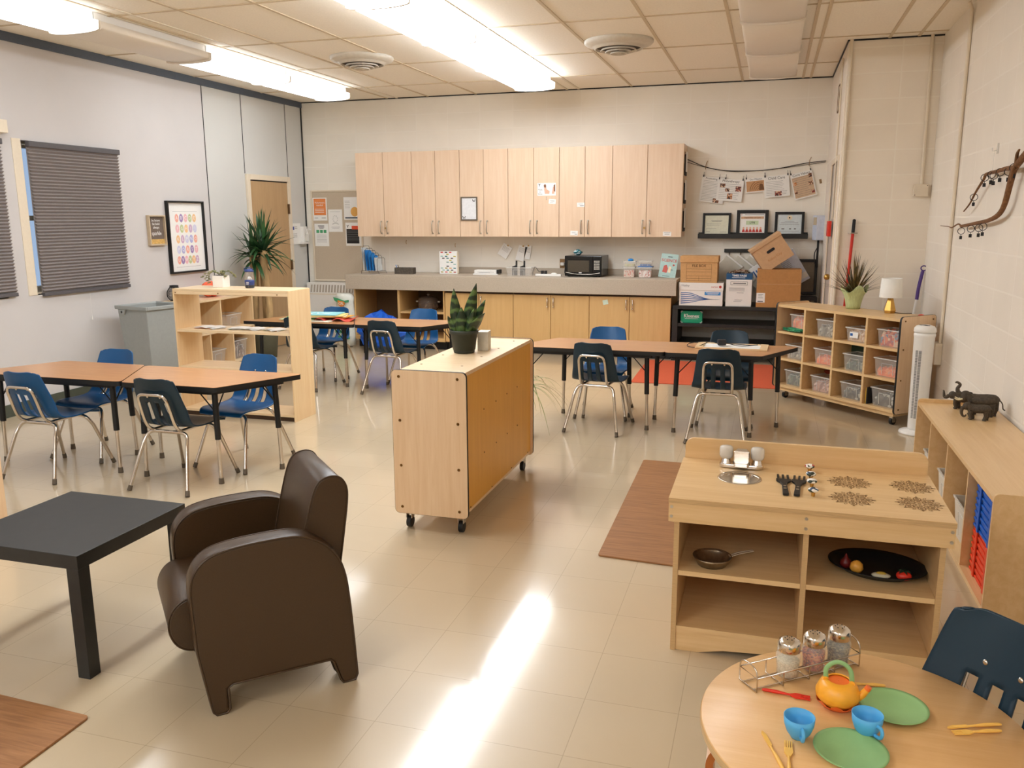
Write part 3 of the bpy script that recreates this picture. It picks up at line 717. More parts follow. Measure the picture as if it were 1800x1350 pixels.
# ------------------------------------------------------------------ mats and rug
def floormat(name, label, cat, pts, m, th, edge=None):
    cx = sum(p[0] for p in pts)/4; cy = sum(p[1] for p in pts)/4
    o = MB(); o.use(m); o.prism(roundpoly([(x-cx, y-cy) for x, y in pts], .018), .0004, th)
    ob = o.build(name, bevel=.0015); ob.location = (cx, cy, 0); return tag(ob, label, cat)
floormat('floor_mat', 'brown wood-grain floor mat at the bottom left corner', 'mat', [(-2.90, 1.36), (-1.985, 1.13), (-1.985, 1.912), (-2.90, 1.95)], m_mat, .009)
floormat('floor_mat', 'brown wood-grain floor mat behind the play kitchen', 'mat', [(-.695, 3.636), (.24, 3.575), (.24, 5.24), (-.715, 5.255)], m_mat, .009)
m_rug = mat('red_carpet', rgb(206, 92, 58), .95, vary=.22, scale=160, bmp=.6)
floormat('rug', 'flat orange-red rug on the floor beneath the black shelf', 'rug', [(-1.21, 7.84), (.18, 7.88), (.15, 9.15), (-1.23, 9.15)], m_rug, .007)
# ------------------------------------------------------------------ play kitchen
K = thing('play_kitchen', 'birch play kitchen with steel sink, painted knobs and burner prints', 'play kitchen', (.16, 2.86, 0))
def top_with_hole(x0, x1, y0, y1, z0, z1, hx, hy, rx, ry, m):
    n = 64; b = mb(m); A_ = 0.12
    rx0, rx1, ry0, ry1 = hx-A_, hx+A_, hy-A_, hy+A_
    b.box((x0, y0, z0), (rx0, y1, z1)).box((rx1, y0, z0), (x1, y1, z1)).box((rx0, y0, z0), (rx1, ry0, z1)).box((rx0, ry1, z0), (rx1, y1, z1))
    vi = []; vo = []
    for k in range(n):
        a = 2*math.pi*(k+.5)/n; c, s = math.cos(a), math.sin(a); f = A_/max(abs(c), abs(s))
        vi.append((hx+c*rx, hy+s*ry)); vo.append((hx+c*f, hy+s*f))
    # close the square corners
    vs = [(x, y, z1) for x, y in vi]+[(x, y, z1) for x, y in vo]+[(x, y, z0) for x, y in vi]
    b.add(vs, [(k, n+k, n+(k+1) % n, (k+1) % n) for k in range(n)]+[(k, (k+1) % n, 2*n+(k+1) % n, 2*n+k) for k in range(n)])
    for cx, cy in ((-1, -1), (1, -1), (1, 1), (-1, 1)):
        a = math.degrees(math.atan2(cy, cx)) % 360; k = int((a/360*n)-.5) % n
        b.add([(vo[k][0], vo[k][1], z1), (hx+cx*A_, hy+cy*A_, z1), (vo[(k+1) % n][0], vo[(k+1) % n][1], z1)], [(0, 1, 2)])
    return b
top_with_hole(-.456, .456, -.014, .51, .566, .584, -.227, .285, .072, .072, m_birch).build('worktop', K)
mb(m_edge).box((-.456, -.0155, .5665), (.456, -.0142, .5835)).build('plywood_edge', K)
mb(m_birch).box((-.455, -.012, .497), (.455, .006, .5655)).build('apron', K)
mb(m_birch).prism(rrect(-.45, 0, .45, .668, .035, which=(0, 0, 1, 1)), .5105, .528, 'xz').build('back_panel', K)
for s in (-1, 1): mb(m_birchy).box((s*.436, .0065, 0), (s*.418, .51, .5655)).build('side_panel', K)
for s in (-1, 1): mb(m_edge).box((s*.436, .0052, 0), (s*.418, .0062, .497)).build('plywood_edge', K)
mb(m_birchy).box((-.003, .0065, .096), (.015, .51, .5655)).build('divider', K)
mb(m_edge).box((-.003, .0052, .096), (.015, .0062, .497)).build('plywood_edge', K)
mb(m_birch).box((-.4175, .008, .291), (-.0035, .51, .309)).box((.0155, .008, .291), (.4175, .51, .309)).build('middle_shelf', K)
mb(m_birch).box((-.4175, .008, .078), (.4175, .51, .0955)).build('bottom_shelf', K)
kb = [(-.4175, 0), (-.34, .0), (-.25, .018), (-.12, .026), (.12, .026), (.25, .018), (.34, 0), (.4175, 0), (.4175, .0775), (-.4175, .0775)]
mb(m_birch).prism(kb, .012, .028, 'xz').build('kickboard', K)
q = mb(m_steel)
for x in (-.445, .002, .445):
    for z in (.552, .517): q.cyl((x, -.012, z), (x, -.0145, z), .0055, seg=10)
q.build('screws', K)
mb(m_chrome).lathe([(.001, .545), (.03, .546), (.055, .556), (.066, .575), (.069, .5845), (.079, .5865), (.081, .5845), (.079, .5843)], 48, (-.227, .285, 0)).build('sink_basin', K)
fx, fy, fz = -.226, .43, .5845
F_ = mb(m_chrome); F_.prism(rrect(-.060, -.02, .060, .02, .019), 0, .012)
F_.prism([(-.022, -.016), (.022, -.016), (.014, .016), (-.014, .016)], .012, .05); F_.prism([(-.018, -.045), (.018, -.045), (.024, -.012), (-.024, -.012)], .010, .022)
for s in (-1, 1): F_.cyl((s*.042, 0, .012), (s*.042, 0, .024), .016, .012)
fo = F_.build('faucet', K, bevel=.003); fo.location = (fx, fy, fz); fo.scale = (1.4, 1.4, 1.4)
for s in (-1, 1):
    h = mb(m_clearrim).lathe([(.008, .022), (.016, .026), (.0185, .034), (.0185, .052), (.016, .058), (.001, .059)], 8, (s*.042, 0, 0)); h.build('tap_handle', fo)
kc = [rgb(190, 60, 50), rgb(70, 90, 110), rgb(200, 70, 60), rgb(60, 80, 110)]
for i, y in enumerate((.44, .338, .248, .142)):
    kk = mb(m_brass).cyl((.027, y, .584), (.027, y, .600), .006, .008, 12).build('stove_knob', K)
    mb(blotch('painted_ceramic_%d' % i, rgb(238, 232, 224), [kc[i], rgb(60, 70, 60)], 90, .2, .62)).ball((.027, y, .607), .0185, 20, 12, (1, 1, .5)).build('ceramic_cap', kk)
m_burn = mat('burnt_brown_print', rgb(140, 104, 62), .6)
def annulus(b, cx, cy, z, r0, r1, n=20, ex=1.0, ang=0.0, t=.0006, ey=1.0):
    vs = []
    for r in (r0, r1):
        for k in range(n):
            a = 2*math.pi*k/n; x, y = math.cos(a)*r*ex, math.sin(a)*r*ey
            vs.append((cx+x*math.cos(ang)-y*math.sin(ang), cy+x*math.sin(ang)+y*math.cos(ang), z+t))
    b.add(vs, [(k, n+k, n+(k+1) % n, (k+1) % n) for k in range(n)])
for i, (x, y) in enumerate(((.162, .342), (.155, .15), (.374, .347), (.37, .155))):
    b = mb(m_burn); z = .5842
    annulus(b, x, y, z, .001, .0065, 8); annulus(b, x, y, z, .014, .0165, 24)
    for k in range(8):
        a = 2*math.pi*k/8
        annulus(b, x+.025*math.cos(a), y+.025*math.sin(a), z, .0035, .0062, 8, 1.4, a)
        annulus(b, x+.051*math.cos(a), y+.051*math.sin(a), z, .010, .0135, 14, 1.35, a)
        annulus(b, x+.051*math.cos(a), y+.051*math.sin(a), z, .002, .006, 8, 1.3, a)
        a2 = a+math.pi/8
        annulus(b, x+.040*math.cos(a2), y+.040*math.sin(a2), z, .0045, .007, 8, 1.5, a2)
        annulus(b, x+.071*math.cos(a), y+.071*math.sin(a), z, .0005, .004, 6, 2.0, a)
        annulus(b, x+.064*math.cos(a2), y+.064*math.sin(a2), z, .0035, .0055, 8, 1.8, a2)
    b.build('burner_print', K)
# black play forks
def play_fork(name, label, loc, rz, m, L=.2, wd=.042, group=None, cat='utensil', tn=4, scale=1.0, slots=True):
    t = thing(name, label, cat, loc, rz, group)
    h = mb(m); hw_ = wd*.16
    h.prism(roundpoly([(-hw_*1.25, -L*.5), (hw_*1.25, -L*.5), (hw_, .0), (wd*.3, L*.12), (-wd*.3, L*.12), (-hw_, 0)], wd*.08, 3), .001, .001+wd*.16)
    h.build('handle', t, bevel=wd*.03)
    g_ = mb(m); g_.prism(roundpoly([(-wd/2, L*.2), (-wd*.3, L*.11), (wd*.3, L*.11), (wd/2, L*.2), (wd/2, L*.27), (-wd/2, L*.27)], wd*.06, 3), .0012, .001+wd*.13)
    for k in range(tn):
        x = -wd/2+wd*(k+.5)/tn; g_.box((x-wd*.075, L*.265, .0012), (x+wd*.075, L*.5, .001+wd*.12))
    g_.build('fork_head', t)
    return t
for i, x in enumerate((.092, .140)):
    t = play_fork('play_fork', ['black play fork nearest the sink on the play kitchen', 'black play fork beside the painted knobs on the play kitchen'][i], (x, 3.095, .5845), R(-4 if i else 2), m_black, .235, .052, 'black play forks on the play kitchen', tn=3)
    q = mb(m_steel).cyl((0, -.06, .009), (0, -.06, .0105), .006, seg=12).cyl((0, -.03, .009), (0, -.03, .0105), .005, seg=12); q.build('rivet', t)
# pan on the left shelf
t = thing('frying_pan', 'small steel frying pan on the middle shelf of the play kitchen', 'pan', (-.145, 2.955, .3095), R(20))
mb(mat('worn_steel', rgb(150, 132, 108), .3, .9, vary=.2, scale=60)).lathe([(.001, .0), (.05, .0), (.066, .026), (.070, .034), (.068, .034), (.064, .027), (.048, .004), (.001, .004)], 40).build('pan_body', t)
mb(m_steel).tube([(.064, -.004, .028), (.10, -.006, .040), (.150, -.005, .048)], .003, 8).tube([(.064, .008, .028), (.10, .008, .040), (.150, .004, .048)], .003, 8).build('handle', t)
# tray with play food
t = thing('oval_tray', 'black oval tray holding play food on the right shelf of the play kitchen', 'tray', (.42, 3.065, .3095), R(-10))
mb(m_black).lathe([(.001, 0), (.12, 0), (.148, .018), (.165, .024), (.166, .027), (.146, .022), (.118, .005), (.001, .005)], 56, (0, 0, 0), .99, .80).build('tray_body', t)
def food(name, label, x, y, build):
    o = build().build(name); o.location = (x, y, .3155); tag(o, label, 'play food', 'play food on the black tray'); return o
food('play_onion', 'dark red teardrop-shaped play onion at the left end of the black tray', .315, 3.045, lambda: mb(mat('dark_red', rgb(112, 26, 24), .35)).lathe([(.001, .0), (.014, .002), (.021, .014), (.018, .026), (.008, .037), (.002, .052), (.001, .053)], 20))
food('play_lemon', 'orange-yellow play fruit on the black tray beside the dark red onion', .348, 3.015, lambda: mb(mat('amber_food', rgb(238, 168, 66), .4)).lathe([(.001, 0), (.016, .002), (.023, .014), (.020, .030), (.010, .040), (.001, .043)], 20))
o = MB(); o.use(mat('shell_white', rgb(214, 206, 178), .5)).ball((0, 0, .009), .03, 20, 10, (1.05, .62, .28))
food('play_shell', 'pale play clam shell in the middle of the black tray', .425, 2.985, lambda: o.use(mat('yellow_filling', rgb(214, 176, 70), .5)).ball((0, 0, .016), .014, 14, 8, (1.2, .7, .4)))
o2 = MB(); o2.use(mat('berry_red', rgb(222, 52, 34), .35)).ball((0, 0, .016), .023, 20, 12, (1.1, .9, .7))
def berry():
    o2.use(mat('leaf_dark', rgb(30, 50, 30), .6))
    for k in range(5): a = k*1.257; o2.tube([(0, 0, .031), (.012*math.cos(a), .012*math.sin(a), .034), (.022*math.cos(a), .022*math.sin(a), .028)], [.003, .004, .001], 6)
    return o2
food('play_strawberry', 'red play strawberry at the right end of the black tray', .497, 2.985, berry)
# ------------------------------------------------------------------ round table and its tea things
TZ = .50; TC = (.238, 1.722)
T_ = thing('round_table', 'small round birch table set with toy tea things', 'table', (TC[0], TC[1], 0))
m_rt = wood('rubbed_birch_top', rgb(228, 184, 128), rgb(216, 166, 106), 0, .42, 4, coat=.15)
mb(m_rt).lathe([(.001, TZ-.024), (.329, TZ-.024), (.3325, TZ-.021), (.3325, TZ-.003), (.330, TZ), (.001, TZ)], 96).build('tabletop', T_, merge=True)
mb(m_edge).lathe([(.3328, TZ-.020), (.3335, TZ-.019), (.3335, TZ-.005), (.3328, TZ-.004)], 96, capb=False, capt=False).build('plywood_edge', T_)
for k in range(4):
    a = R((100, 165, 235, 285)[k]); x, y = .255*math.cos(a), .255*math.sin(a)
    mb(m_birch).tube([(x*.97, y*.97, TZ-.025), (x, y, 0)], [.022, .017], 16).build('leg', T_)
# bentwood stool under the left side of the table
t = thing('bentwood_stool', 'low bentwood stool peeking out under the left side of the round table', 'stool', (-.085, 1.84, 0), 0)
m_bent = wood('pinkish_bentwood', rgb(230, 184, 146), rgb(216, 166, 124), 2, .35, 5)
m_bentin = mat('bentwood_core', rgb(172, 98, 40), .5, vary=.15, scale=20)
prof = [(0, 0), (0, .27)]+[(.06-.06*math.cos(R(a)), .27+.06*math.sin(R(a))) for a in range(12, 91, 13)]+[(.145, .33)]+[(.145+.06*math.sin(R(a)), .27+.06*math.cos(R(a))) for a in range(13, 91, 13)]+[(.205, 0)]
inn = [(.018, 0), (.018, .27)]+[(.06-.042*math.cos(R(a)), .27+.042*math.sin(R(a))) for a in range(12, 91, 13)]+[(.145, .312)]+[(.145+.042*math.sin(R(a)), .27+.042*math.cos(R(a))) for a in range(13, 91, 13)]+[(.187, 0)]
n = len(prof); vs = [(x, y, z) for y in (0, .12) for x, z in prof]+[(x, y, z) for y in (0, .12) for x, z in inn]
b = mb(m_bent); b.add(vs, [(i, i+1, n+i+1, n+i) for i in range(n-1)]+[(2*n+i+1, 2*n+i, 3*n+i, 3*n+i+1) for i in range(n-1)], True)
b.use(m_bentin).add(vs, [(i+1, i, 2*n+i, 2*n+i+1) for i in range(n-1)]+[(n+i, n+i+1, 3*n+i+1, 3*n+i) for i in range(n-1)]); b.build('bent_frame', t)
def lathe_thing(name, label, cat, loc, parts, group=None, rz=0):
    t = thing(name, label, cat, loc, rz, group)
    for nm, m, prof, *k in parts: mb(m).lathe(prof, 40, **(k[0] if k else {})).build(nm, t)
    return t
m_green = mat('sage_green_plastic', rgb(142, 182, 120), .5, vary=.02)
for lab, x, y in (('green toy plate beside the teapot, farther of the two', .305, 1.815), ('green toy plate nearest the bottom edge of the picture', .204, 1.628)):
    o = mb(m_green).lathe([(.001, .0), (.055, .0), (.066, .006), (.071, .009), (.071, .0105), (.064, .0085), (.054, .004), (.001, .0035)], 64).build('toy_plate')
    o.location = (x, y, TZ+.0005); tag(o, lab, 'plate', 'green toy plates on the round table')
m_cup = mat('sky_blue_plastic', rgb(86, 172, 224), .45, vary=.02)
for lab, x, y, rz in (('light blue toy teacup on the left, in front of the red fork', .106, 1.655, -80), ('light blue toy teacup between the two green plates', .240, 1.703, -55)):
    t = thing('toy_teacup', lab, 'cup', (x, y, TZ+.0005), R(rz), 'blue toy teacups on the round table')
    mb(m_cup).lathe([(.001, .0), (.015, .0), (.0165, .003), (.024, .014), (.0295, .030), (.0310, .047), (.0295, .047), (.0275, .030), (.022, .016), (.014, .006), (.001, .005)], 40).build('cup_body', t)
    mb(m_cup).tube(bez([(.0275, 0, .036), (.039, 0, .036), (.0435, 0, .026), (.038, 0, .015), (.0235, 0, .013)], 5), .0038, 10).build('handle', t)
tp = thing('toy_teapot', 'yellow-orange toy teapot with green arched handle on the round table', 'teapot', (.190, 1.800, TZ+.0005), R(-5))
mb(mat('mango_plastic', rgb(246, 170, 48), .35)).lathe([(.034, .009), (.045, .022), (.046, .034), (.038, .052), (.024, .062), (.022, .060), (.035, .050), (.042, .034), (.03, .012), (.001, .010)], 40, capb=False).build('pot_body', tp)
mo = mat('orange_red_plastic', rgb(240, 112, 40), .35)
b = mb(mo); n = 40; prof = []
vs = []
for k in range(n):
    a = 2*math.pi*k/n; z = .0135+.003*math.cos(a*8)
    vs.append((.031*math.cos(a), .031*math.sin(a), 0)); 
for k in range(n):
    a = 2*math.pi*k/n; vs.append((.040*math.cos(a), .040*math.sin(a), .009))
for k in range(n):
    a = 2*math.pi*k/n; z = .016+.0035*math.cos(a*8); r = .0440; vs.append((r*math.cos(a), r*math.sin(a), z))
b.add(vs, [(k, (k+1) % n, n+(k+1) % n, n+k) for k in range(n)]+[(n+k, n+(k+1) % n, 2*n+(k+1) % n, 2*n+k) for k in range(n)]+[tuple(range(n-1, -1, -1))], True)
b.build('base_trim', tp)
mb(mo).lathe([(.001, .0575), (.0225, .0575)], 30).build('inside', tp)
mb(mat('mango_plastic', rgb(246, 170, 48), .35)).tube([(.038, 0, .026), (.050, 0, .036), (.058, 0, .050)], [.010, .008, .0065], 12).build('spout', tp)
mb(mo).tube([(.0575, 0, .049), (.0615, 0, .056)], [.0072, .0066], 12).build('spout_tip', tp)
mb(m_green).tube(bez([(-.026, 0, .060), (-.026, 0, .082), (-.012, 0, .098), (.006, 0, .100), (.022, 0, .086), (.027, 0, .060)], 5), .0032, 8, ell=1.6).build('handle', tp)
mb(mat('mango_plastic', rgb(246, 170, 48), .35)).cyl((-.026, -.005, .058), (-.026, .005, .058), .006).cyl((.027, -.005, .058), (.027, .005, .058), .006).build('handle_lug', tp)
# utensils
m_yel = mat('butter_yellow_plastic', rgb(240, 188, 92), .45); m_redp = mat('bright_red_plastic', rgb(222, 52, 30), .4)
def utensil(kind, label, x0, y0, x1, y1, m, wd=.014, group='yellow toy cutlery on the round table'):
    L = math.hypot(x1-x0, y1-y0); rz = math.atan2(y1-y0, x1-x0)-math.pi/2
    t = thing('toy_'+kind, label, 'toy '+kind, ((x0+x1)/2, (y0+y1)/2, TZ+.0005), rz, group)
    h = mb(m)
    h.tube([(0, -L*.5, .003), (0, -L*.45, .0035), (0, -L*.2, .0038), (0, 0, .003), (0, L*.1, .003)], [.0022, .0036, .0042, .0026, .0024], 10).build('handle', t)
    if kind == 'knife':
        mb(m).prism(roundpoly([(-wd*.22, L*.08), (wd*.32, L*.12), (wd*.34, L*.38), (0, L*.5), (-wd*.25, L*.44)], .003, 3), .001, .004).build('blade', t)
    else:
        g_ = mb(m); g_.prism(roundpoly([(-.0025, L*.08), (.0025, L*.08), (wd*.5, L*.2), (wd*.5, L*.32), (-wd*.5, L*.32), (-wd*.5, L*.2)], .003, 3), .001, .0038)
        for k in range(4): xx = -wd/2+wd*(k+.5)/4; g_.box((xx-wd*.08, L*.31, .001), (xx+wd*.08, L*.5, .0036))
        g_.build('fork_head', t)
    return t
utensil('knife', 'yellow toy knife at the left front edge of the round table', .078, 1.525, .034, 1.652, m_yel)
utensil('fork', 'yellow toy fork between the left knife and the near plate', .086, 1.500, .086, 1.630, m_yel, .017)
utensil('knife', 'yellow toy knife at the right side of the round table', .513, 1.815, .402, 1.772, m_yel)
utensil('fork', 'yellow toy fork lying beside the right-hand knife', .508, 1.790, .412, 1.756, m_yel, .015)
utensil('knife', 'yellow toy knife behind the teapot, partly under the far plate', .300, 1.905, .215, 1.895, m_yel)
utensil('fork', 'bright red toy fork lying between the caddy and the left cup', .033, 1.812, .135, 1.806, m_redp, .019, 'toy cutlery')
# wire caddy with three shaker jars
a0 = Vector((.002, 1.822)); a1 = Vector((.232, 2.008)); ang = math.atan2(a1.y-a0.y, a1.x-a0.x); LC = (a1-a0).length; mid = (a0+a1)/2
t = thing('wire_caddy', 'chrome wire caddy holding three shaker jars on the round table', 'caddy', (mid.x, mid.y, TZ+.0005), ang)
q = mb(m_chrome); h = LC/2; wd = .031; rw = .0017
def loop(b, pts, r=rw): b.tube([tuple(p) for p in pts], r, 6, closed=True)
loop(q, [(-h, -wd, .034), (h, -wd, .034), (h, wd, .034), (-h, wd, .034)])
for x in (-h, -h/2, 0, h/2, h):
    q.tube([(x, -wd, .034), (x, -wd, .002), (x, wd, .002), (x, wd, .034)], rw, 6)
q.tube([(-h, -wd*.6, .002), (h, -wd*.6, .002)], rw, 6).tube([(-h, wd*.6, .002), (h, wd*.6, .002)], rw, 6)
q.tube([tuple(v) for v in bez([(-h, -wd, .034), (-h, -wd*.8, .052), (-h, 0, .058), (-h, wd*.8, .052), (-h, wd, .034)], 4)], rw, 6)
q.tube([tuple(v) for v in bez([(h, -wd, .034), (h, -wd*.8, .058), (h, 0, .066), (h, wd*.8, .058), (h, wd, .034)], 4)], rw, 6)
q.build('wire_frame', t)
fills = [('grated cheese', mat('pale_flakes', rgb(214, 196, 160), .8, vary=.3, scale=200)), ('chilli', blotch('chilli_flakes', rgb(190, 74, 28), [rgb(214, 120, 50), rgb(120, 34, 20)], 260, .7, .4)), ('herb', blotch('dried_herbs', rgb(110, 92, 60), [rgb(70, 62, 40), rgb(150, 130, 90)], 260, .8, .4))]
jl = ['shaker jar of pale contents, the nearest in the wire caddy', 'shaker jar of red chilli flakes in the middle of the wire caddy', 'shaker jar of dark herbs, the farthest in the wire caddy']
for i in range(3):
    p = a0.lerp(a1, (.375, .625, .875)[i]); 
    t = thing('shaker_jar', jl[i], 'jar', (p.x, p.y, TZ+.0045), 0, 'shaker jars in the wire caddy')
    prof = [(.001, 0), (.022, 0), (.026, .004), (.0255, .02), (.0285, .04), (.0285, .052), (.0235, .064), (.0235, .070)]
    mb(m_glass).lathe(prof+[(.0215, .070), (.0215, .064), (.0262, .052), (.0262, .04), (.0235, .02), (.0235, .004), (.001, .003)], 32).build('glass_body', t)
    mb(fills[i][1]).lathe([(.001, .0035), (.0225, .004), (.0225, .02), (.0252, .038), (.0252, .045-.006*(i == 0)), (.001, .047-.006*(i == 0))], 32).build('contents', t)
    l = mb(m_chrome).lathe([(.0248, .062), (.0255, .063), (.0255, .080), (.0235, .086), (.015, .091), (.001, .093)], 36).build('perforated_lid', t)
    q = mb(m_inkd)
    for k in range(7):
        a = k*1.047; rr = 0 if k == 6 else .010
        q.cyl((rr*math.cos(a), rr*math.sin(a), .0915), (rr*math.cos(a), rr*math.sin(a), .0935 if k == 6 else .0928), .0012, seg=6)
    q.build('holes', l)
# ------------------------------------------------------------------ tower fan
t = thing('tower_fan', 'white tower fan standing beside the cubby unit', 'fan', (1.075, 6.50, 0), R(-35))
mb(m_white).lathe([(.001, 0), (.115, 0), (.118, .008), (.112, .018), (.07, .026), (.052, .032), (.001, .032)], 48).build('base', t)
mb(m_white).lathe([(.001, .03), (.056, .03), (.060, .045), (.068, .70), (.070, .705), (.072, .72), (.066, .735), (.001, .735)], 48).build('body', t)
mb(m_white).lathe([(.001, .736), (.069, .736), (.072, .742), (.070, .765), (.058, .780), (.03, .788), (.001, .79)], 48, sx=1.02).build('head', t)
mb(m_inkd).lathe([(.001, .789), (.026, .7865), (.03, .785)], 24, (0, -.012, .001), 1.3, .8).build('control_panel', t)
q = mb(m_inkd)
for k in range(58):
    z = .12+k*.0085
    for a0_, a1_ in ((251, 267), (272, 288)):
        r = .0605+.0085*((z-.045)/.655)+.0006; vs = []
        for a in (a0_, (a0_+a1_)/2, a1_): vs.append((r*math.cos(R(a)), r*math.sin(R(a)), z+(a-a0_)*.0001)); vs.append((r*math.cos(R(a)), r*math.sin(R(a)), z+.004+(a-a0_)*.0001))
        q.add(vs, [(0, 2, 3, 1), (2, 4, 5, 3)])
q.build('grille_slots', t)
# ------------------------------------------------------------------ on the countertop
CZ = .8805
def box_thing(name, label, cat, loc, size, m, rz=0, group=None, part='box_body', bevel=.002, rot=None):
    t = thing(name, label, cat, loc, rz, group, rot)
    w_, d_, h_ = size
    mb(m).box((-w_/2, -d_/2, 0), (w_/2, d_/2, h_)).build(part, t, bevel=bevel)
    return t
def lines(par, m, rows, name='printed_text', y=-.001, t=.0006, plane='xz'):
    b = mb(m)
    for x0, x1, z, h_ in rows: b.box((x0, y-t, z-h_/2), (x1, y, z+h_/2))
    return b.build(name, par)
# wire file sorter
t = thing('file_sorter', 'black wire step file sorter filled with blue and grey folders', 'file sorter', (-4.64, 9.44, CZ), R(-12))
q = mb(m_black); r_ = .0022
for k in range(6):
    x = -.11+.045*k; h_ = .30-.028*k
    q.tube([(x, -.075, .03), (x, -.075, .03+h_*.9), (x, -.055, .03+h_), (x, .055, .03+h_), (x, .075, .03+h_*.9), (x, .075, .03)], r_, 6)
for y in (-.075, .075): q.tube([(-.13, y, .0), (-.13, y, .035), (.13, y, .03), (.14, y, .0)], r_, 6)
q.build('wire_frame', t)
m_fb = mat('folder_blue', rgb(40, 132, 206), .6); m_fg = mat('folder_grey', rgb(206, 208, 206), .7)
for k, (m_, lab) in enumerate(((m_fg, 0), (m_fb, 0), (m_fb, 0), (m_fb, 0), (m_fg, 0))):
    o = MB().use(m_)
    for j in range(1): o.prism([(-.068, .006), (.066, .006), (.066, .27-.03*k), (.04, .285-.03*k), (-.068, .285-.03*k)], -.0015+j*.004, .0015+j*.004, 'yz')
    o = o.build('paper_folder'); o.location = (-4.64+(-.09+.044*k)*math.cos(R(-12)), 9.44+(-.09+.044*k)*math.sin(R(-12)), CZ+.03); o.rotation_euler = (0, R(-8), R(-12))
    tag(o, ['grey folder at the back of the wire file sorter', 'blue folder next to the back one in the file sorter', 'blue folder in the middle of the file sorter', 'blue folder nearest the front in the file sorter', 'pale grey folder at the front of the file sorter'][k], 'folder', 'folders in the wire file sorter')
# woven tray with pens
t = thing('woven_tray', 'small dark woven tray with pens on the counter beside the file sorter', 'tray', (-4.23, 9.46, CZ), R(2))
m_wov = mat('woven_charcoal', rgb(84, 76, 66), .8, vary=.4, scale=90)
q = mb(m_wov); q.box((-.12, -.05, 0), (.12, .05, .006)).box((-.12, -.05, .006), (.12, -.042, .075)).box((-.12, .042, .006), (.12, .05, .075)).box((-.12, -.042, .006), (-.112, .042, .075)).box((.112, -.042, .006), (.12, .042, .075)); q.build('tray_body', t, bevel=.002)
for i, (x, m_, l_) in enumerate(((-.06, m_inkd, 'black'), (-.09, m_fb, 'blue'))):
    o = mb(m_).cyl((0, 0, 0), (-.035, .0, .085), .004, seg=8).build('pen'); o.location = (-4.23+x, 9.455+.01*i, CZ+.02); tag(o, l_+' pen sticking out of the dark woven tray', 'pen', 'pens in the woven tray')
# patterned binder box
t = thing('patterned_binder', 'white binder with coloured brick-like dashes standing on the counter', 'binder', (-3.70, 9.56, CZ), R(-4))
mb(m_paper).box((-.115, -.022, 0), (.115, .022, .27)).build('cover', t, bevel=.003)
mb(m_cream).box((.1155, -.018, .004), (.125, .018, .266)).build('page_block', t)
cols = [rgb(60, 44, 52), rgb(198, 180, 60), rgb(40, 120, 120), rgb(210, 60, 50), rgb(226, 150, 60), rgb(150, 190, 180)]
rnd = random.Random(3)
for c in range(6):
    b = mb(mat('dash_%d' % c, cols[c], .6)); n_ = 0
    for r in range(11):
        for k in range(4):
            if (r*5+k*3+rnd.randrange(2)) % 6 == c:
                x = -.098+k*.056+(r % 2)*.02; z = .016+r*.0235
                if x+.032 < .113: b.box((x, -.0228, z), (x+.032, -.0222, z+.012)); n_ += 1
    if n_: b.build('printed_dashes', t)
# white laminator with papers
t = thing('laminator', 'white paper-topped laminator lying on the counter', 'office machine', (-3.20, 9.56, CZ), R(-2))
mb(m_paper).box((-.17, -.07, .0), (.14, .07, .012)).build('paper_pad', t)
mb(m_white).box((-.16, -.055, .0125), (.12, .055, .055)).build('machine_body', t, bevel=.006)
mb(m_black).box((.1205, -.055, .012), (.15, .055, .060)).build('end_cap', t, bevel=.005)
lines(t, m_ink, [(-.12, .09, .03, .003), (-.10, .04, .022, .002)], 'slot', -.0555)
# clear bin with black clamps
def tub(par, w_, d_, h_, m=m_clear, taper=.85, name='tub', rim=True, z=0.0):
    b = mb(m); a, c = w_/2, d_/2; ta, tc = a*taper, c*taper; e = .002
    b.add([(-ta, -tc, z), (ta, -tc, z), (ta, tc, z), (-ta, tc, z), (-a, -c, z+h_), (a, -c, z+h_), (a, c, z+h_), (-a, c, z+h_)], [(0, 3, 2, 1), (0, 1, 5, 4), (1, 2, 6, 5), (2, 3, 7, 6), (3, 0, 4, 7)])
    o = b.build(name, par, solid=.002)
    if rim:
        q = mb(m_clearrim); k = .006
        q.box((-a-k, -c-k, z+h_-.008), (a+k, -c, z+h_)).box((-a-k, c, z+h_-.008), (a+k, c+k, z+h_)).box((-a-k, -c, z+h_-.008), (-a, c, z+h_)).box((a, -c, z+h_-.008), (a+k, c, z+h_))
        # moulded handle frame on the front
        hw_ = a*.42; s_ = (c-tc)/h_
        def P(x, zz): return (x, -(tc+(c-tc)*zz/h_)-.0015, z+zz)
        q.tube([P(-hw_, h_*.12), P(-hw_, h_*.72), P(hw_, h_*.72), P(hw_, h_*.12)], .0022, 6)
        q.build('rim', par)
    return o
t = thing('clear_bin', 'low clear plastic bin holding two black clamps on the counter', 'bin', (-2.76, 9.42, CZ))
tub(t, .30, .16, .10, taper=.9)
for i, x in enumerate((-2.83, -2.735)):
    o = mb(m_inkd).prism([(-.03, 0), (.03, 0), (.03, .165), (.014, .17), (.012, .115), (-.03, .10)], -.008, .008, 'xz').build('black_clamp'); o.location = (x, 9.42, CZ+.005)
    tag(o, ['black clamp standing at the left in the low clear bin', 'black clamp standing at the right in the low clear bin'][i], 'clamp', 'black clamps in the clear bin')
t = thing('power_strip', 'white power strip with black plugs beside the microwave', 'power strip', (-2.43, 9.42, CZ), R(-3))
mb(m_white).box((-.15, -.025, 0), (.16, .025, .025)).build('strip_body', t, bevel=.004)
for x in (-.07, -.03): mb(m_inkd).box((x-.014, -.018, .0255), (x+.014, .018, .062)).build('plug', t, bevel=.003)
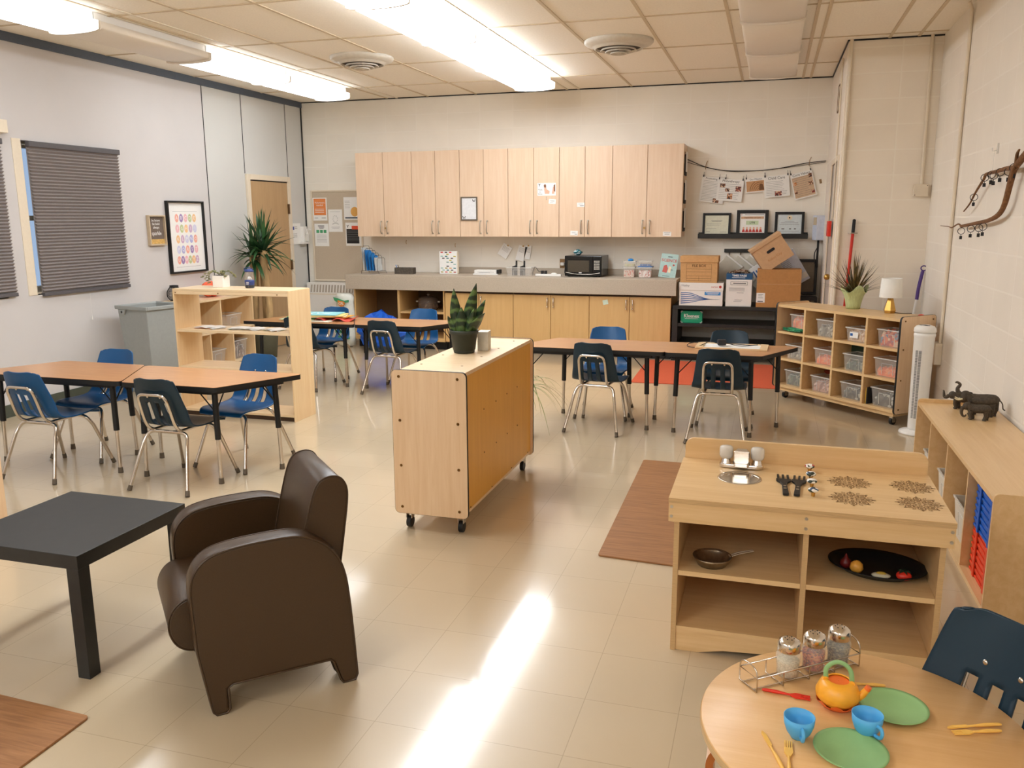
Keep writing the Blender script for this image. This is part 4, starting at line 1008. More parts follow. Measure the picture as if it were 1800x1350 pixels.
mb(m_white).ball((.07, 0, .03), .022, 14, 8, (1.6, 1, .5)).build('white_plug', t)
mb(m_inkd).tube([tuple(v) for v in bez([(-.07, 0, .06), (-.12, .03, .05), (-.17, .04, .10), (-.20, .05, .05), (-.21, .06, .006)], 6)], .003, 6).build('cord', t)
t = thing('wall_outlet', 'brown wall outlet with plugs above the counter left of the microwave', 'outlet', (-2.33, YB-.001, 1.005))
mb(mat('brown_plate', rgb(140, 108, 70), .4)).box((-.055, -.006, -.055), (.055, 0, .055)).build('cover_plate', t, bevel=.002)
mb(m_white).box((-.04, -.04, -.02), (.005, -.0065, .015)).build('white_plug', t, bevel=.004)
mb(m_inkd).box((.01, -.035, -.012), (.035, -.0065, .012)).build('black_plug', t, bevel=.003)
mb(m_inkd).tube([tuple(v) for v in bez([(.022, -.035, -.01), (.02, -.06, -.06), (.03, -.09, -.112), (.10, -.16, -.112)], 6)], .0035, 6).build('cord', t)
# microwave
t = thing('microwave', 'black microwave on the counter under the pale wall cabinets', 'microwave', (-2.01, 9.56, CZ), R(-3))
w_, d_, h_ = .43, .32, .235
m_mw = mat('gloss_black', rgb(20, 20, 20), .18); 
mb(m_mw).box((-w_/2, -d_/2, .008), (w_/2, d_/2, h_)).build('oven_body', t, bevel=.004)
q = mb(m_black)
for x in (-.18, .18):
    for y in (-.12, .12): q.cyl((x, y, 0), (x, y, .008), .012, seg=10)
q.build('feet', t)
dd = mb(m_mw).box((-w_/2+.003, -d_/2-.014, .012), (.115, -d_/2-.0005, h_-.004)).build('door', t, bevel=.004)
mb(mat('smoked_window', rgb(74, 66, 54), .25, vary=.15, scale=120)).box((-.175, -d_/2-.0155, .055), (.075, -d_/2-.0143, h_-.05)).build('window', dd)
pn = mb(m_mw).box((.1165, -d_/2-.013, .012), (w_/2-.003, -d_/2-.0005, h_-.004)).build('control_panel', t, bevel=.003)
q = mb(mat('button_grey', rgb(196, 190, 178), .5))
for r in range(6):
    for c in range(4): q.box((.131+c*.0165, -d_/2-.0145, .085+r*.0175), (.1435+c*.0165, -d_/2-.0132, .096+r*.0175))
q.build('buttons', pn)
mb(m_steel).tube([tuple(v) for v in bez([(-.20, -d_/2-.016, .05), (-.1, -d_/2-.022, .034), (0, -d_/2-.024, .029), (.1, -d_/2-.022, .032), (.20, -d_/2-.016, .048)], 5)], .003, 6).build('trim_strip', t)
mb(m_white).box((-.045, -d_/2-.0165, .042), (-.012, -d_/2-.0146, .052)).build('badge', dd)
# crumpled snack bag on the microwave
def crumple(name, label, cat, loc, size, m, seed, rz=0, group=None):
    rn = random.Random(seed); b = mb(m); n, mm = 10, 8; vs = []
    for j in range(mm+1):
        ph = math.pi*j/mm
        for k in range(n):
            a = 2*math.pi*k/n; f = 1+rn.uniform(-.28, .28)
            vs.append((math.sin(ph)*math.cos(a)*size[0]*f, math.sin(ph)*math.sin(a)*size[1]*f, max(-size[2]*.98, -math.cos(ph)*size[2]*(1+rn.uniform(-.2, .2)))+size[2]))
    b.add(vs, [(j*n+k, j*n+(k+1) % n, (j+1)*n+(k+1) % n, (j+1)*n+k) for j in range(mm) for k in range(n)])
    o = b.build(name, merge=True); o.location = loc; o.rotation_euler = (0, 0, rz); return tag(o, label, cat, group)
crumple('snack_bag', 'crumpled teal snack bag lying on top of the microwave', 'bag', (-2.11, 9.52, CZ+.236), (.055, .04, .032), blotch('teal_foil', rgb(30, 110, 118), [rgb(190, 200, 200), rgb(40, 60, 70)], 60, .3, .55), 4)
# food tubs
m_pinkc = blotch('pink_beads', rgb(226, 196, 176), [rgb(206, 96, 80), rgb(240, 220, 200)], 90, .6, .5)
def foodtub(x, y, label, m_, lid=None, top=None, w_=.13):
    t = thing('storage_tub', label, 'storage tub', (x, y, CZ), 0, 'clear storage tubs on the counter')
    tub(t, w_, .12, .115, taper=.9)
    mb(m_).box((-w_*.42, -.05, .004), (w_*.42, .05, .08)).build('contents', t)
    if lid: mb(lid).box((-w_/2-.006, -.066, .116), (w_/2+.006, .066, .126)).build('lid', t, bevel=.003)
foodtub(-1.505, 9.50, 'clear tub of pink and white beads on the counter, lower left of the four', m_pinkc)
foodtub(-1.325, 9.49, 'clear tub of red and white pieces on the counter, lower right of the four', blotch('red_white', rgb(230, 200, 190), [rgb(196, 60, 50), rgb(250, 240, 236)], 60, .6, .5), mat('blue_lid', rgb(60, 120, 190), .4), w_=.15)
t = thing('storage_tub', 'clear tub stacked on the bead tub with a blue scoop', 'storage tub', (-1.505, 9.50, CZ+.1165), 0, 'clear storage tubs on the counter')
tub(t, .135, .12, .062, taper=.93)
mb(mat('pale_cloth', rgb(206, 200, 160), .8, vary=.2)).box((-.05, -.045, .004), (.05, .045, .03)).build('contents', t)
mb(m_fb).ball((.01, 0, .072), .03, 12, 8, (1.1, .8, .6)).build('blue_scoop', t)
t = thing('storage_tub', 'clear tub with white lid stacked on the blue-lidded tub', 'storage tub', (-1.325, 9.49, CZ+.1265), 0, 'clear storage tubs on the counter')
tub(t, .14, .12, .05, taper=.93); mb(m_clearrim).box((-.078, -.068, .0505), (.078, .068, .058)).build('lid', t, bevel=.003)
mb(mat('blue_lid', rgb(60, 120, 190), .4)).box((-.055, -.045, .004), (.055, .045, .02)).build('contents', t)
# science magazine
t = thing('magazine', 'pale teal science magazine leaning upright at the right end of the counter', 'magazine', (-1.09, 9.49, CZ), 0, None, (R(-14), R(5), R(-6)))
mb(mat('teal_cover', rgb(168, 196, 190), .45)).box((-.095, -.006, 0), (.095, 0, .265)).build('cover', t)
mb(m_paper).box((-.093, .0005, .002), (.093, .012, .262)).build('page_block', t)
text('SCIENCE', t, (0, -.0066, .19), .044, mat('cover_red', rgb(196, 92, 80), .6), bold=.0008)
b = mb(mat('cover_red', rgb(196, 92, 80), .6)); b.prism([(-.06, .06), (-.01, .05), (.0, .10), (-.02, .14), (-.05, .13)], -.0068, -.0061, 'xz'); b.prism([(.05, .13), (.07, .14), (.06, .155), (.045, .15)], -.0068, -.0061, 'xz'); b.build('cover_picture', t)
b = mb(mat('cover_cream', rgb(236, 214, 180), .6)); b.prism([(.0, .06), (.03, .055), (.035, .12), (.01, .13)], -.0068, -.0061, 'xz'); b.build('cover_picture', t)
lines(t, m_inkd, [(-.02, .03, .232, .008), (.03, .055, .09, .006), (-.05, .03, .016, .004)], 'cover_text', -.0062)
# notes and pictures on the cabinet doors
m_blk = mat('print_black', rgb(36, 34, 34), .6)
def note(name, label, cat, x, z, w_, h_, y, m=m_paper, ang=0, group=None, rows=(), th=.0015, ink=m_ink):
    t = thing(name, label, cat, (x, y, z), 0, group, (0, R(ang), 0))
    mb(m).box((-w_/2, -th, -h_/2), (w_/2, 0, h_/2)).build('sheet', t)
    if rows: lines(t, ink, [(a*w_, b_*w_, c*h_, max(.0016, d*h_)) for a, b_, c, d in rows], 'printed_text', -th-.0002)
    return t
yd = YC-.0005
t = thing('whiteboard', 'small dark-framed whiteboard with two butterflies on the third wall cabinet', 'whiteboard', (-3.39, yd, 1.647))
m_wf = mat('pewter_frame', rgb(104, 92, 78), .5)
q = mb(m_wf); q.box((-.102, -.014, -.135), (-.088, 0, .135)).box((.088, -.014, -.135), (.102, 0, .135)).box((-.088, -.014, .122), (.088, 0, .135)).box((-.088, -.014, -.135), (.088, 0, -.120)); q.build('frame', t, bevel=.001)
mb(mat('board_white', rgb(228, 228, 230), .3)).box((-.088, -.008, -.12), (.088, -.0005, .122)).build('board', t)
q = mb(m_blk)
for cx, cz, s in ((.060, .095, 1), (-.062, -.095, -1)):
    for u in (-1, 1):
        q.prism([(cx, cz-.006), (cx+u*.018, cz+.012), (cx+u*.020, cz-.002), (cx+u*.004, cz-.002)], -.0092, -.0082, 'xz'); q.prism([(cx, cz-.004), (cx+u*.014, cz-.008), (cx+u*.010, cz-.020), (cx+u*.001, cz-.010)], -.0092, -.0082, 'xz')
q.build('butterfly_print', t)
t = note('photo_card', 'white card with a picture of two children on the fourth wall cabinet', 'card', -2.458, 1.855, .215, .14, yd)
b = mb(mat('skin_print', rgb(226, 176, 150), .7)); b.prism([(-.02, -.05), (.03, -.05), (.035, -.02), (.0, .0), (-.01, .03), (-.025, .035), (-.03, .0)], -.0025, -.0016, 'xz'); b.prism([(.06, -.05), (.09, -.05), (.095, .02), (.075, .03), (.07, 0)], -.0025, -.0016, 'xz'); b.build('photo_print', t)
b = mb(mat('hair_print', rgb(130, 84, 56), .7)); b.prism([(-.03, .02), (-.005, .02), (-.008, .05), (-.02, .058), (-.034, .045)], -.0030, -.0026, 'xz'); b.prism([(.085, -.02), (.1, -.03), (.1, .055), (.082, .045)], -.0030, -.0026, 'xz'); b.build('photo_print', t)
text('Y', t, (-.085, -.0016, .045), .04, m_blk, bold=.001); text('Made\nto\nShine', t, (-.075, -.0016, -.028), .024, m_ink)
note('note_card', 'small white note hanging from a hook below the photo card', 'note', -2.392, 1.72, .082, .052, yd, ang=4, group='small notes on the wall cabinets', rows=((-.3, .3, .2, .05), (-.2, .3, 0, .05), (-.3, .1, -.2, .05)))
note('note_card', 'small white note on the fifth wall cabinet, upper of its two', 'note', -2.063, 1.68, .086, .048, yd, ang=0, group='small notes on the wall cabinets', rows=((-.3, .3, .2, .05), (-.1, .4, -.2, .12)))
note('note_card', 'small white note on the fifth wall cabinet, lower of its two', 'note', -2.137, 1.368, .086, .05, yd, ang=2, group='small notes on the wall cabinets', rows=((-.3, .3, .2, .05), (-.3, .1, 0, .05), (.1, .4, -.2, .12)))
note('note_card', 'small white note on the rightmost wall cabinet door', 'note', -1.095, 1.36, .09, .046, yd, ang=1, group='small notes on the wall cabinets', rows=((-.4, .4, .28, .08), (-.3, .3, 0, .06), (-.3, .3, -.2, .06)))
o = mb(m_steel).tube([(0, 0, 0), (0, -.012, -.004), (0, -.014, -.028), (0, -.004, -.032)], .002, 6).build('wall_hook'); o.location = (-2.46, yd, 1.772); tag(o, 'tiny hook under the photo card on the wall cabinet', 'hook')
note('sticky_note', 'pale square sticky note on the right tan base cabinet door', 'note', -1.718, .62, .058, .052, 9.199, mat('pale_mint', rgb(206, 222, 206), .8), ang=-12)
# hooks and hanging paper pads on the wall over the counter
for i, (x, z) in enumerate(((-4.35, 1.27), (-3.70, 1.235))):
    o = mb(m_brass).tube([(0, 0, 0), (0, -.018, -.004), (0, -.022, -.035), (0, -.010, -.042)], .003, 6).build('wall_hook'); o.location = (x, YB, z)
    tag(o, ['small brass hook on the wall above the woven tray', 'small brass hook on the wall above the patterned binder'][i], 'hook', 'small hooks on the wall under the cabinets')
def pad(x, z, ang, w_, h_, lab, n=3, y=9.785):
    t = thing('paper_pad', lab, 'notepad', (x, y, z), 0, 'paper pads hung on the wall over the counter', (0, R(ang), 0))
    mb(mat('bright_sheet', rgb(250, 249, 247), .7, vary=0)).box((-w_/2, -.006, -h_), (w_/2, 0, 0)).build('sheets', t)
    mb(m_brass).box((-.008, -.010, -.010), (.008, -.0062, .006)).build('clip', t)
    lines(t, m_ink, [(-w_*.35, w_*.35, -.03-.012*k, .002) for k in range(n+2)], 'printed_text', -.0062)
pad(-3.02, 1.215, 32, .125, .155, 'paper pad hung at a tilt on the left hook above the clear bin')
pad(-2.83, 1.21, 16, .105, .18, 'paper pad hung on the right hook, its left sheets fanned out')
pad(-2.765, 1.215, 8, .075, .165, 'narrow paper pad overlapping the fanned pad over the clear bin')
# cubby contents under the counter
t = thing('glass_pot', 'glass lidded pot inside the brown cubby under the counter', 'pot', (-3.92, 9.42, .4525))
mb(mat('smoked_glass', rgb(120, 100, 86), .08, alpha=.6)).lathe([(.001, 0), (.10, 0), (.125, .03), (.125, .11), (.12, .12)], 32).build('pot_body', t)
mb(blotch('pot_contents', rgb(120, 84, 62), [rgb(200, 180, 160), rgb(60, 40, 32)], 26, .5, .5)).lathe([(.001, .004), (.095, .006), (.118, .03), (.118, .08), (.001, .085)], 28).build('contents', t)
mb(mat('smoked_glass', rgb(120, 100, 86), .08, alpha=.6)).lathe([(.128, .121), (.11, .15), (.05, .17), (.001, .172)], 32, capb=False).build('lid', t)
mb(m_steel).ball((0, 0, .185), .016, 12, 8).build('knob', t)
mb(m_steel).box((-.155, -.02, .095), (-.126, .02, .11)).box((.126, -.02, .095), (.155, .02, .11)).build('handles', t)
crumple('blue_bag', 'crumpled bright blue plastic bag in front of the brown cubbies', 'bag', (-4.36, 9.02, .002), (.30, .14, .225), mat('blue_film', rgb(24, 92, 200), .3, vary=.18, scale=12), 11)
t = thing('produce_bag', 'white plastic bag with green and orange print leaning on the heater', 'bag', (-4.93, 9.22, .002), R(-6))
rn = random.Random(5); b = mb(mat('white_film', rgb(232, 232, 222), .35, vary=.06, scale=20)); n = 14; prof = [(.06, 0), (.125, .02), (.135, .15), (.13, .30), (.13, .42), (.125, .54), (.14, .60), (.10, .65), (.001, .63)]
vs = []
for r, z in prof:
    for k in range(n): a = 2*math.pi*k/n; f = 1+rn.uniform(-.07, .07); vs.append((r*f*math.cos(a)*1.0, r*f*math.sin(a)*.6, z))
b.add(vs, [(j*n+k, j*n+(k+1) % n, (j+1)*n+(k+1) % n, (j+1)*n+k) for j in range(len(prof)-1) for k in range(n)], True); b.build('bag_film', t)
mb(mat('print_green', rgb(74, 160, 110), .5)).prism([(-.105, .605), (-.05, .595), (.05, .565), (.11, .58), (.11, .55), (.03, .535), (-.06, .55), (-.09, .565)], -.098, -.088, 'xz').build('green_print', t)
mb(mat('print_orange', rgb(226, 140, 60), .5)).prism([(-.045, .57), (.05, .555), (.06, .54), (.04, .50), (.0, .49), (-.03, .51)], -.0995, -.089, 'xz').build('orange_print', t)
text('CPL', t, (.006, -.100, .53), .042, m_white, bold=.0012)
for z in (.10, .17, .24): mb(mat('print_green', rgb(74, 160, 110), .5)).box((-.10, -.092, z), (.10, -.084, z+.035)).build('green_print', t)
lines(t, m_ink, [(-.08, -.03, .40, .006), (.04, .10, .385, .006), (-.07, -.02, .375, .006)], 'printed_text', -.094)
# ------------------------------------------------------------------ bulletin board and radiator
t = thing('bulletin_board', 'tan bulletin board with pinned papers at the left end of the back wall', 'bulletin board', (-5.31, YB-.001, 1.32))
mb(mat('tan_cork_cloth', rgb(196, 180, 158), .9, vary=.06, scale=200, bmp=.2)).box((-.33, -.012, -.55), (.345, 0, .555)).build('board', t)
q = mb(m_cream); q.box((-.35, -.02, -.57), (-.33, 0, .575)).box((.345, -.02, -.57), (.365, 0, .575)).box((-.33, -.02, .555), (.345, 0, .575)).box((-.33, -.02, -.57), (.345, 0, -.55)); q.build('frame', t, bevel=.002)
yb = YB-.0135
GP = 'papers pinned on the bulletin board'
t = note('pinned_paper', 'white sheet with an orange block at the top left of the bulletin board', 'poster', -5.535, 1.66, .20, .285, yb, group=GP)
mb(mat('poster_orange', rgb(232, 140, 80), .7)).box((-.085, -.0022, -.075), (.085, -.0016, .13)).build('printed_block', t)
text('Volunteers\nneeded', t, (-.0, -.0024, .065), .032, m_paper); lines(t, m_paper, [(-.07, .06, .0-.02*k, .005) for k in range(3)], 'printed_text', -.0023); lines(t, m_ink, [(-.08, -.03, -.11, .005), (.02, .08, -.11, .006)], 'printed_text', -.0017)
t = note('pinned_paper', 'white sheet with small green squares at the lower left of the bulletin board', 'poster', -5.525, 1.335, .20, .285, yb, group=GP)
lines(t, m_inkd, [(-.05, .04, .115, .008), (-.04, .04, .098, .007), (-.03, .03, .082, .006)], 'printed_text', -.0017)
b = mb(mat('print_green', rgb(120, 150, 100), .5))
for k in range(3): b.box((-.075+.052*k, -.0022, .025), (-.035+.052*k, -.0016, .065))
b.build('printed_squares', t); lines(t, m_ink, [(-.07, .07, -.0-.018*k, .003) for k in range(6)], 'printed_text', -.0017)
t = note('pinned_paper', 'white sheet with a small line drawing in the middle of the bulletin board', 'poster', -5.32, 1.515, .195, .28, yb-.002, group=GP)
q = mb(m_inkd)
for k in range(9):
    a = R(40*k); q.tube([(.028*math.cos(a), -.002, .02+.035*math.sin(a)), (.040*math.cos(a+.5), -.002, .02+.05*math.sin(a+.5))], .0012, 5)
q.tube([(-.045, -.002, -.045), (0, -.002, -.030), (.045, -.002, -.045)], .002, 5); q.build('line_drawing', t)
lines(t, m_ink, [(-.07, .07, .11, .003), (-.06, .06, -.08, .003), (-.05, .05, -.095, .003)], 'printed_text', -.0017)
t = note('pinned_paper', 'white sheet with an orange round drawing, partly hidden by the cabinet', 'poster', -5.09, 1.665, .21, .28, yb, group=GP)
q = mb(mat('poster_amber', rgb(226, 170, 90), .7)); annul = [(.045+.055*math.cos(R(a)), -.04+.06*math.sin(R(a))) for a in range(0, 360, 20)]; q.prism(annul, -.0024, -.0016, 'xz'); q.build('round_drawing', t)
lines(t, m_ink, [(-.09, -.02, .09-.02*k, .003) for k in range(5)], 'printed_text', -.0017); lines(t, m_trimdark, [(-.09, .09, -.115, .018)], 'printed_band', -.0017)
t = note('pinned_paper', 'white sheet with a black text block and red heading on the bulletin board', 'poster', -5.075, 1.345, .215, .29, yb, group=GP)
mb(m_blk).box((-.095, -.0022, -.115), (.08, -.0016, .065)).build('printed_block', t); mb(mat('poster_red', rgb(222, 84, 50), .7)).box((-.02, -.0026, .06), (.09, -.0023, .105)).build('red_heading', t)
lines(t, m_ink, [(-.085, .07, .04-.022*k, .005) for k in range(6)], 'printed_text', -.0023); text('Y', t, (-.075, -.0017, .095), .045, m_blk, bold=.001)
# heater below the board
t = thing('wall_heater', 'white wall heater with slanted grille slots below the bulletin board', 'heater', (-5.28, 9.715, 0))
mb(m_white).box((-.42, -.065, .0), (.40, .065, .735)).build('casing', t, bevel=.004)
q = mb(mat('grille_shadow', rgb(176, 166, 152), .6))
for k in range(18):
    x = -.37+.042*k; q.prism([(x, .615), (x+.022, .615), (x+.034, .71), (x+.012, .71)], -.0665, -.0652, 'xz')
q.build('grille_slots', t)
mb(m_cream).box((-.42, -.068, .585), (.40, -.0655, .597)).build('trim_strip', t)
# ------------------------------------------------------------------ left wall pictures
xw = XL+.001
t = thing('framed_print', 'tall black-framed alphabet print with pastel ovals on the left wall', 'picture', (xw, 7.41, 1.365), R(90))
# local: x along the wall (towards the back), -y into the room
q = mb(m_black); w2, h2 = .285, .36
q.box((-w2, -.035, -h2), (-w2+.018, 0, h2)).box((w2-.018, -.035, -h2), (w2, 0, h2)).box((-w2+.018, -.035, h2-.018), (w2-.018, 0, h2)).box((-w2+.018, -.035, -h2), (w2-.018, 0, -h2+.018)); q.build('frame', t, bevel=.001)
mb(m_paper).box((-w2+.018, -.012, -h2+.018), (w2-.018, -.001, h2-.018)).build('mat_board', t)
pc = [rgb(238, 170, 152), rgb(206, 176, 200), rgb(236, 184, 190), rgb(176, 176, 218), rgb(240, 194, 140), rgb(160, 136, 182), rgb(206, 206, 230), rgb(190, 200, 150)]
al = 'ABCDEFGHIJKLMNOPQRSTUVWXYZ'; k = 0; bs = {}
for r in range(5):
    nn = 6 if r == 4 else 5
    for c in range(nn):
        x = -.17+.34*(c+.5)/nn; z = .19-.105*r; ci = (k*5+r) % 8
        mb(mat('pastel_%d' % ci, pc[ci], .7)).prism([(x+.028*math.cos(R(a)), z+.042*math.sin(R(a))) for a in range(0, 360, 24)], -.0132, -.0122, 'xz').build('pastel_oval', t)
        text(al[k], t, (x, -.0134, z), .05, m_paper, name='letter', ext=.0002); k += 1
q = mb(m_ink)
for z in (.255, -.30): q.box((-.19, -.0126, z), (.19, -.0122, z+.002))
q.build('fine_border', t)
t = thing('shadow_sign', 'small wooden-framed brown sign with white lettering on the left wall', 'sign', (xw, 6.965, 1.44), R(90))
q = mb(mat('light_oak_frame', rgb(196, 176, 148), .6)); w2, h2 = .118, .145
q.box((-w2, -.035, -h2), (-w2+.014, 0, h2)).box((w2-.014, -.035, -h2), (w2, 0, h2)).box((-w2+.014, -.035, h2-.014), (w2-.014, 0, h2)).box((-w2+.014, -.035, -h2), (w2-.014, 0, -h2+.014)); q.build('frame', t, bevel=.001)
mb(mat('taupe_board', rgb(112, 98, 88), .7)).box((-w2+.014, -.012, -h2+.014), (w2-.014, -.001, h2-.014)).build('sign_board', t)
text('be brave\nbe bold\nalways', t, (0, -.0125, .06), .034, m_paper, ext=.0003); text('sparkle', t, (0, -.0125, -.03), .055, m_paper, ext=.0003, xs=.85)
mb(mat('gold_fleck', rgb(206, 166, 96), .5, vary=.3, scale=90)).box((-w2+.014, -.0135, -h2+.014), (w2-.014, -.0122, -h2+.06)).build('gold_band', t)
t = thing('wall_box', 'cream wall-mounted box above the windows at the left edge', 'wall box', (XL, 5.22, 2.255), R(90))
mb(m_cream).box((-.35, -.06, -.05), (.12, -.001, .05)).build('casing', t, bevel=.004); mb(m_tee).box((-.30, -.055, -.062), (.05, -.01, -.0505)).build('vent_strip', t)
# sanitiser notice and dispenser beside the door
t = thing('sanitizer_station', 'white sanitizer dispenser with a notice on the wall beside the tan door', 'dispenser', (XL+.004, 9.58, 1.355), R(90))
mb(m_paper).box((-.15, -.003, -.13), (.06, 0, .13)).build('notice', t)
lines(t, mat('print_navy', rgb(50, 70, 150), .6), [(-.13, -.09, .07, .04)], 'printed_block', -.0034); lines(t, m_ink, [(-.08, -.02, .085, .006), (-.08, -.02, .065, .006), (-.13, -.03, -.0, .004), (-.13, -.03, -.02, .004), (-.13, -.03, -.04, .004)], 'printed_text', -.0034)
mb(m_white).box((.0, -.075, -.13), (.15, -.004, -.105)).box((.05, -.05, -.105), (.14, -.004, .09)).build('dispenser_body', t, bevel=.005)
mb(m_clearrim).cyl((.095, -.075, -.10), (.095, -.075, .0), .024, seg=16).build('bottle', t); mb(m_white).cyl((.095, -.075, .0005), (.095, -.075, .05), .012, .008).box((.085, -.12, .05), (.105, -.07, .06)).build('pump', t)
# ------------------------------------------------------------------ garland of papers on the back wall
ya = YB-.012
t = thing('paper_garland', 'dark cord strung in a curve on the back wall, papers clipped to it', 'garland', (-.21, ya, 2.05))
pc_ = [(-.73, .12), (-.52, .03), (-.30, -.012), (0, -.02), (.25, .0), (.5, .045), (.725, .068)]
mb(m_inkd).tube([tuple(v) for v in bez([(x, 0, z) for x, z in pc_], 6)], .0045, 6).build('cord', t)
mb(m_inkd).tube([tuple(v) for v in bez([(-.725, -.006, .085), (-.50, -.006, .022), (-.25, -.006, -.022), (.05, -.006, -.018), (.3, -.006, .004), (.72, -.006, .055)], 6)], .003, 6).build('cord', t)
for x, z in ((-.525, .035), (.555, .05)):
    mb(mat('twine', rgb(150, 120, 80), .8)).tube([(x, -.004, z-.03), (x+.006, -.008, z+.03), (x+.02, -.004, z+.06)], .004, 6).build('twine_tie', t)
def hang(x0, z0, x1, z1, h_, label, name, title, seed, th=0, title_size=.04, photos=(), bg=None, rows=8, ts=None):
    w_ = math.hypot(x1-x0, z1-z0); ang = -math.degrees(math.atan2(z1-z0, x1-x0)); cx, cz = (x0+x1)/2, (z0+z1)/2
    t = thing(name, label, 'paper', (cx, ya-.012-th, cz), 0, 'papers clipped to the garland', (0, R(ang), 0))
    mb(m_paper).box((-w_/2, -.001, -h_), (w_/2, 0, 0)).build('sheet', t)
    if bg: mb(bg).box((-w_/2+.01, -.0016, -h_+.012), (w_/2-.01, -.0011, -title_size*1.25)).build('printed_field', t)
    if title: text(title, t, (0, -.0013, -title_size*.62), title_size, m_blk, xs=ts or 1, ext=.0003)
    rn = random.Random(seed)
    if rows: lines(t, m_ink, [(-w_*.42, w_*rn.uniform(.2, .42), -title_size*1.5-(h_-title_size*1.7)*k/rows, .0022) for k in range(rows)], 'printed_text', -.0017)
    for i, (px, pz, pw, ph, c) in enumerate(photos): mb(blotch('photo_%d' % c, [rgb(120, 76, 50), rgb(196, 120, 60), rgb(150, 60, 50)][c], [rgb(226, 190, 160), rgb(60, 40, 36)], 90, .6, .5)).box((px*w_-pw/2, -.0026, pz*h_-ph/2), (px*w_+pw/2, -.0019, pz*h_+ph/2)).build('printed_photo', t)
    for s in (-1, 1):
        c = mb(m_inkd).box((s*(w_/2-.012)-.006, -.006, -.008), (s*(w_/2-.012)+.006, .002, .014)); c.tube([(s*(w_/2-.012), 0, .012), (s*(w_/2-.012), 0, .045)], .002, 5); c.build('clip', t)
    return t
hang(-.762, 1.985, -.50, 1.95, .275, 'leftmost garland paper, full of grey text with one small photo', 'clipped_paper', 'Promoting Pow', 1, title_size=.030, photos=((.2, -.9, .065, .045, 0),), rows=14)
hang(-.59, 1.955, -.315, 1.932, .235, 'garland paper headed Philanthropy with four small photos', 'clipped_paper', 'Philanthropy', 2, .004, .036, ((-.3, -.3, .055, .04, 0), (-.1, -.5, .045, .035, 0), (.32, -.42, .06, .055, 2), (.02, -.78, .055, .06, 1)), rows=9)
t = hang(-.306, 1.945, -.085, 1.965, .155, 'small garland paper with a sand-coloured ripple picture', 'clipped_paper', 'Our Mission', 3, 0, .026, (), mat('sand_print', rgb(196, 150, 106), .7), rows=0)
q = mb(mat('sand_dark', rgb(120, 84, 54), .7))
for k in range(5):
    r = .025+.02*k; q.tube([(.04+r*math.cos(R(a)), -.0022, -.135+r*math.sin(R(a))*1.0) for a in range(70, 181, 10) if .04+r*math.cos(R(a)) > -.098 and -.135+r*math.sin(R(a)) < -.038], .0022, 4)
q.prism([(.03, -.135), (.085, -.135), (.08, -.11), (.07, -.075), (.05, -.065), (.035, -.08)], -.0026, -.0018, 'xz'); q.build('ripple_print', t)
hang(-.112, 1.962, .148, 1.985, .225, 'garland paper headed Child Care with three text columns', 'clipped_paper', 'Child Care', 4, .003, .040, ((.05, -.84, .07, .05, 2),), rows=9)
hang(.155, 1.978, .375, 2.035, .275, 'rightmost garland paper headed Core Values with brown bands', 'clipped_paper', 'Core Values', 5, .0, .036, ((.38, -.2, .035, .04, 0), (-.36, -.4, .035, .035, 1), (.34, -.5, .045, .035, 0), (-.38, -.72, .03, .035, 0), (.38, -.82, .03, .035, 2)), mat('latte_print', rgb(206, 176, 146), .7), rows=10)
o = mb(mat('old_tape', rgb(150, 120, 84), .6)).box((-.012, -.006, -.025), (.012, 0, .02)).build('wall_clip'); o.location = (.472, YB, 1.91); o.rotation_euler = (0, R(-12), 0); tag(o, 'tiny brown clip stuck on the wall right of the garland', 'clip')
# ------------------------------------------------------------------ picture ledge and frames
t = thing('picture_ledge', 'black picture ledge on the back wall carrying three framed certificates', 'shelf', (-.205, YB-.001, 1.31))
mb(m_blackw).box((-.58, -.09, 0), (.58, 0, .018)).build('ledge_board', t); mb(m_blackw).box((-.58, -.10, -.006), (.58, -.0905, .048)).build('front_lip', t, bevel=.003); mb(m_blackw).box((-.58, -.012, .0185), (.58, 0, .06)).build('back_strip', t)
def pframe(x, w_, h_, fw, label, name='certificate_frame', cat='framed certificate', paper=None, loc=None, group='framed certificates on the black ledge'):
    t = thing(name, label, cat, loc or (x, YB-.060, 1.329), 0, group, (R(-9), 0, 0))
    q = mb(m_black); q.box((-w_/2, -.012, 0), (-w_/2+fw, .006, h_)).box((w_/2-fw, -.012, 0), (w_/2, .006, h_)).box((-w_/2+fw, -.012, 0), (w_/2-fw, .006, fw)).box((-w_/2+fw, -.012, h_-fw), (w_/2-fw, .006, h_)); q.build('frame', t, bevel=.003)
    mb(paper or m_paper).box((-w_/2+fw, -.003, fw), (w_/2-fw, .004, h_-fw)).build('certificate', t)
    return t
t = pframe(-.588, .305, .255, .026, 'black frame with a plain pale green certificate, left on the ledge', paper=mat('pale_green_paper', rgb(222, 222, 202), .6))
lines(t, m_ink, [(-.06, .06, .17, .004), (-.05, .05, .16, .003), (-.11, .05, .135, .002), (-.11, .03, .12, .002), (-.11, .0, .085, .002), (-.11, -.07, .05, .003), (.04, .11, .045, .003)], 'printed_text', -.0034)
t = pframe(-.208, .335, .285, .036, 'largest black frame, certificate with a row of cartoon children, centre of the ledge')
mb(mat('banner_tan', rgb(206, 166, 130), .6)).box((-.12, -.0040, .19), (.12, -.0034, .215)).build('banner', t); text('September of Care', t, (0, -.0043, .203), .022, m_blk, ext=.0002); text('Y', t, (-.115, -.0036, .232), .028, mat('print_red', rgb(190, 60, 50), .6))
lines(t, m_ink, [(-.08, .12, .235, .004)], 'printed_text', -.0034)
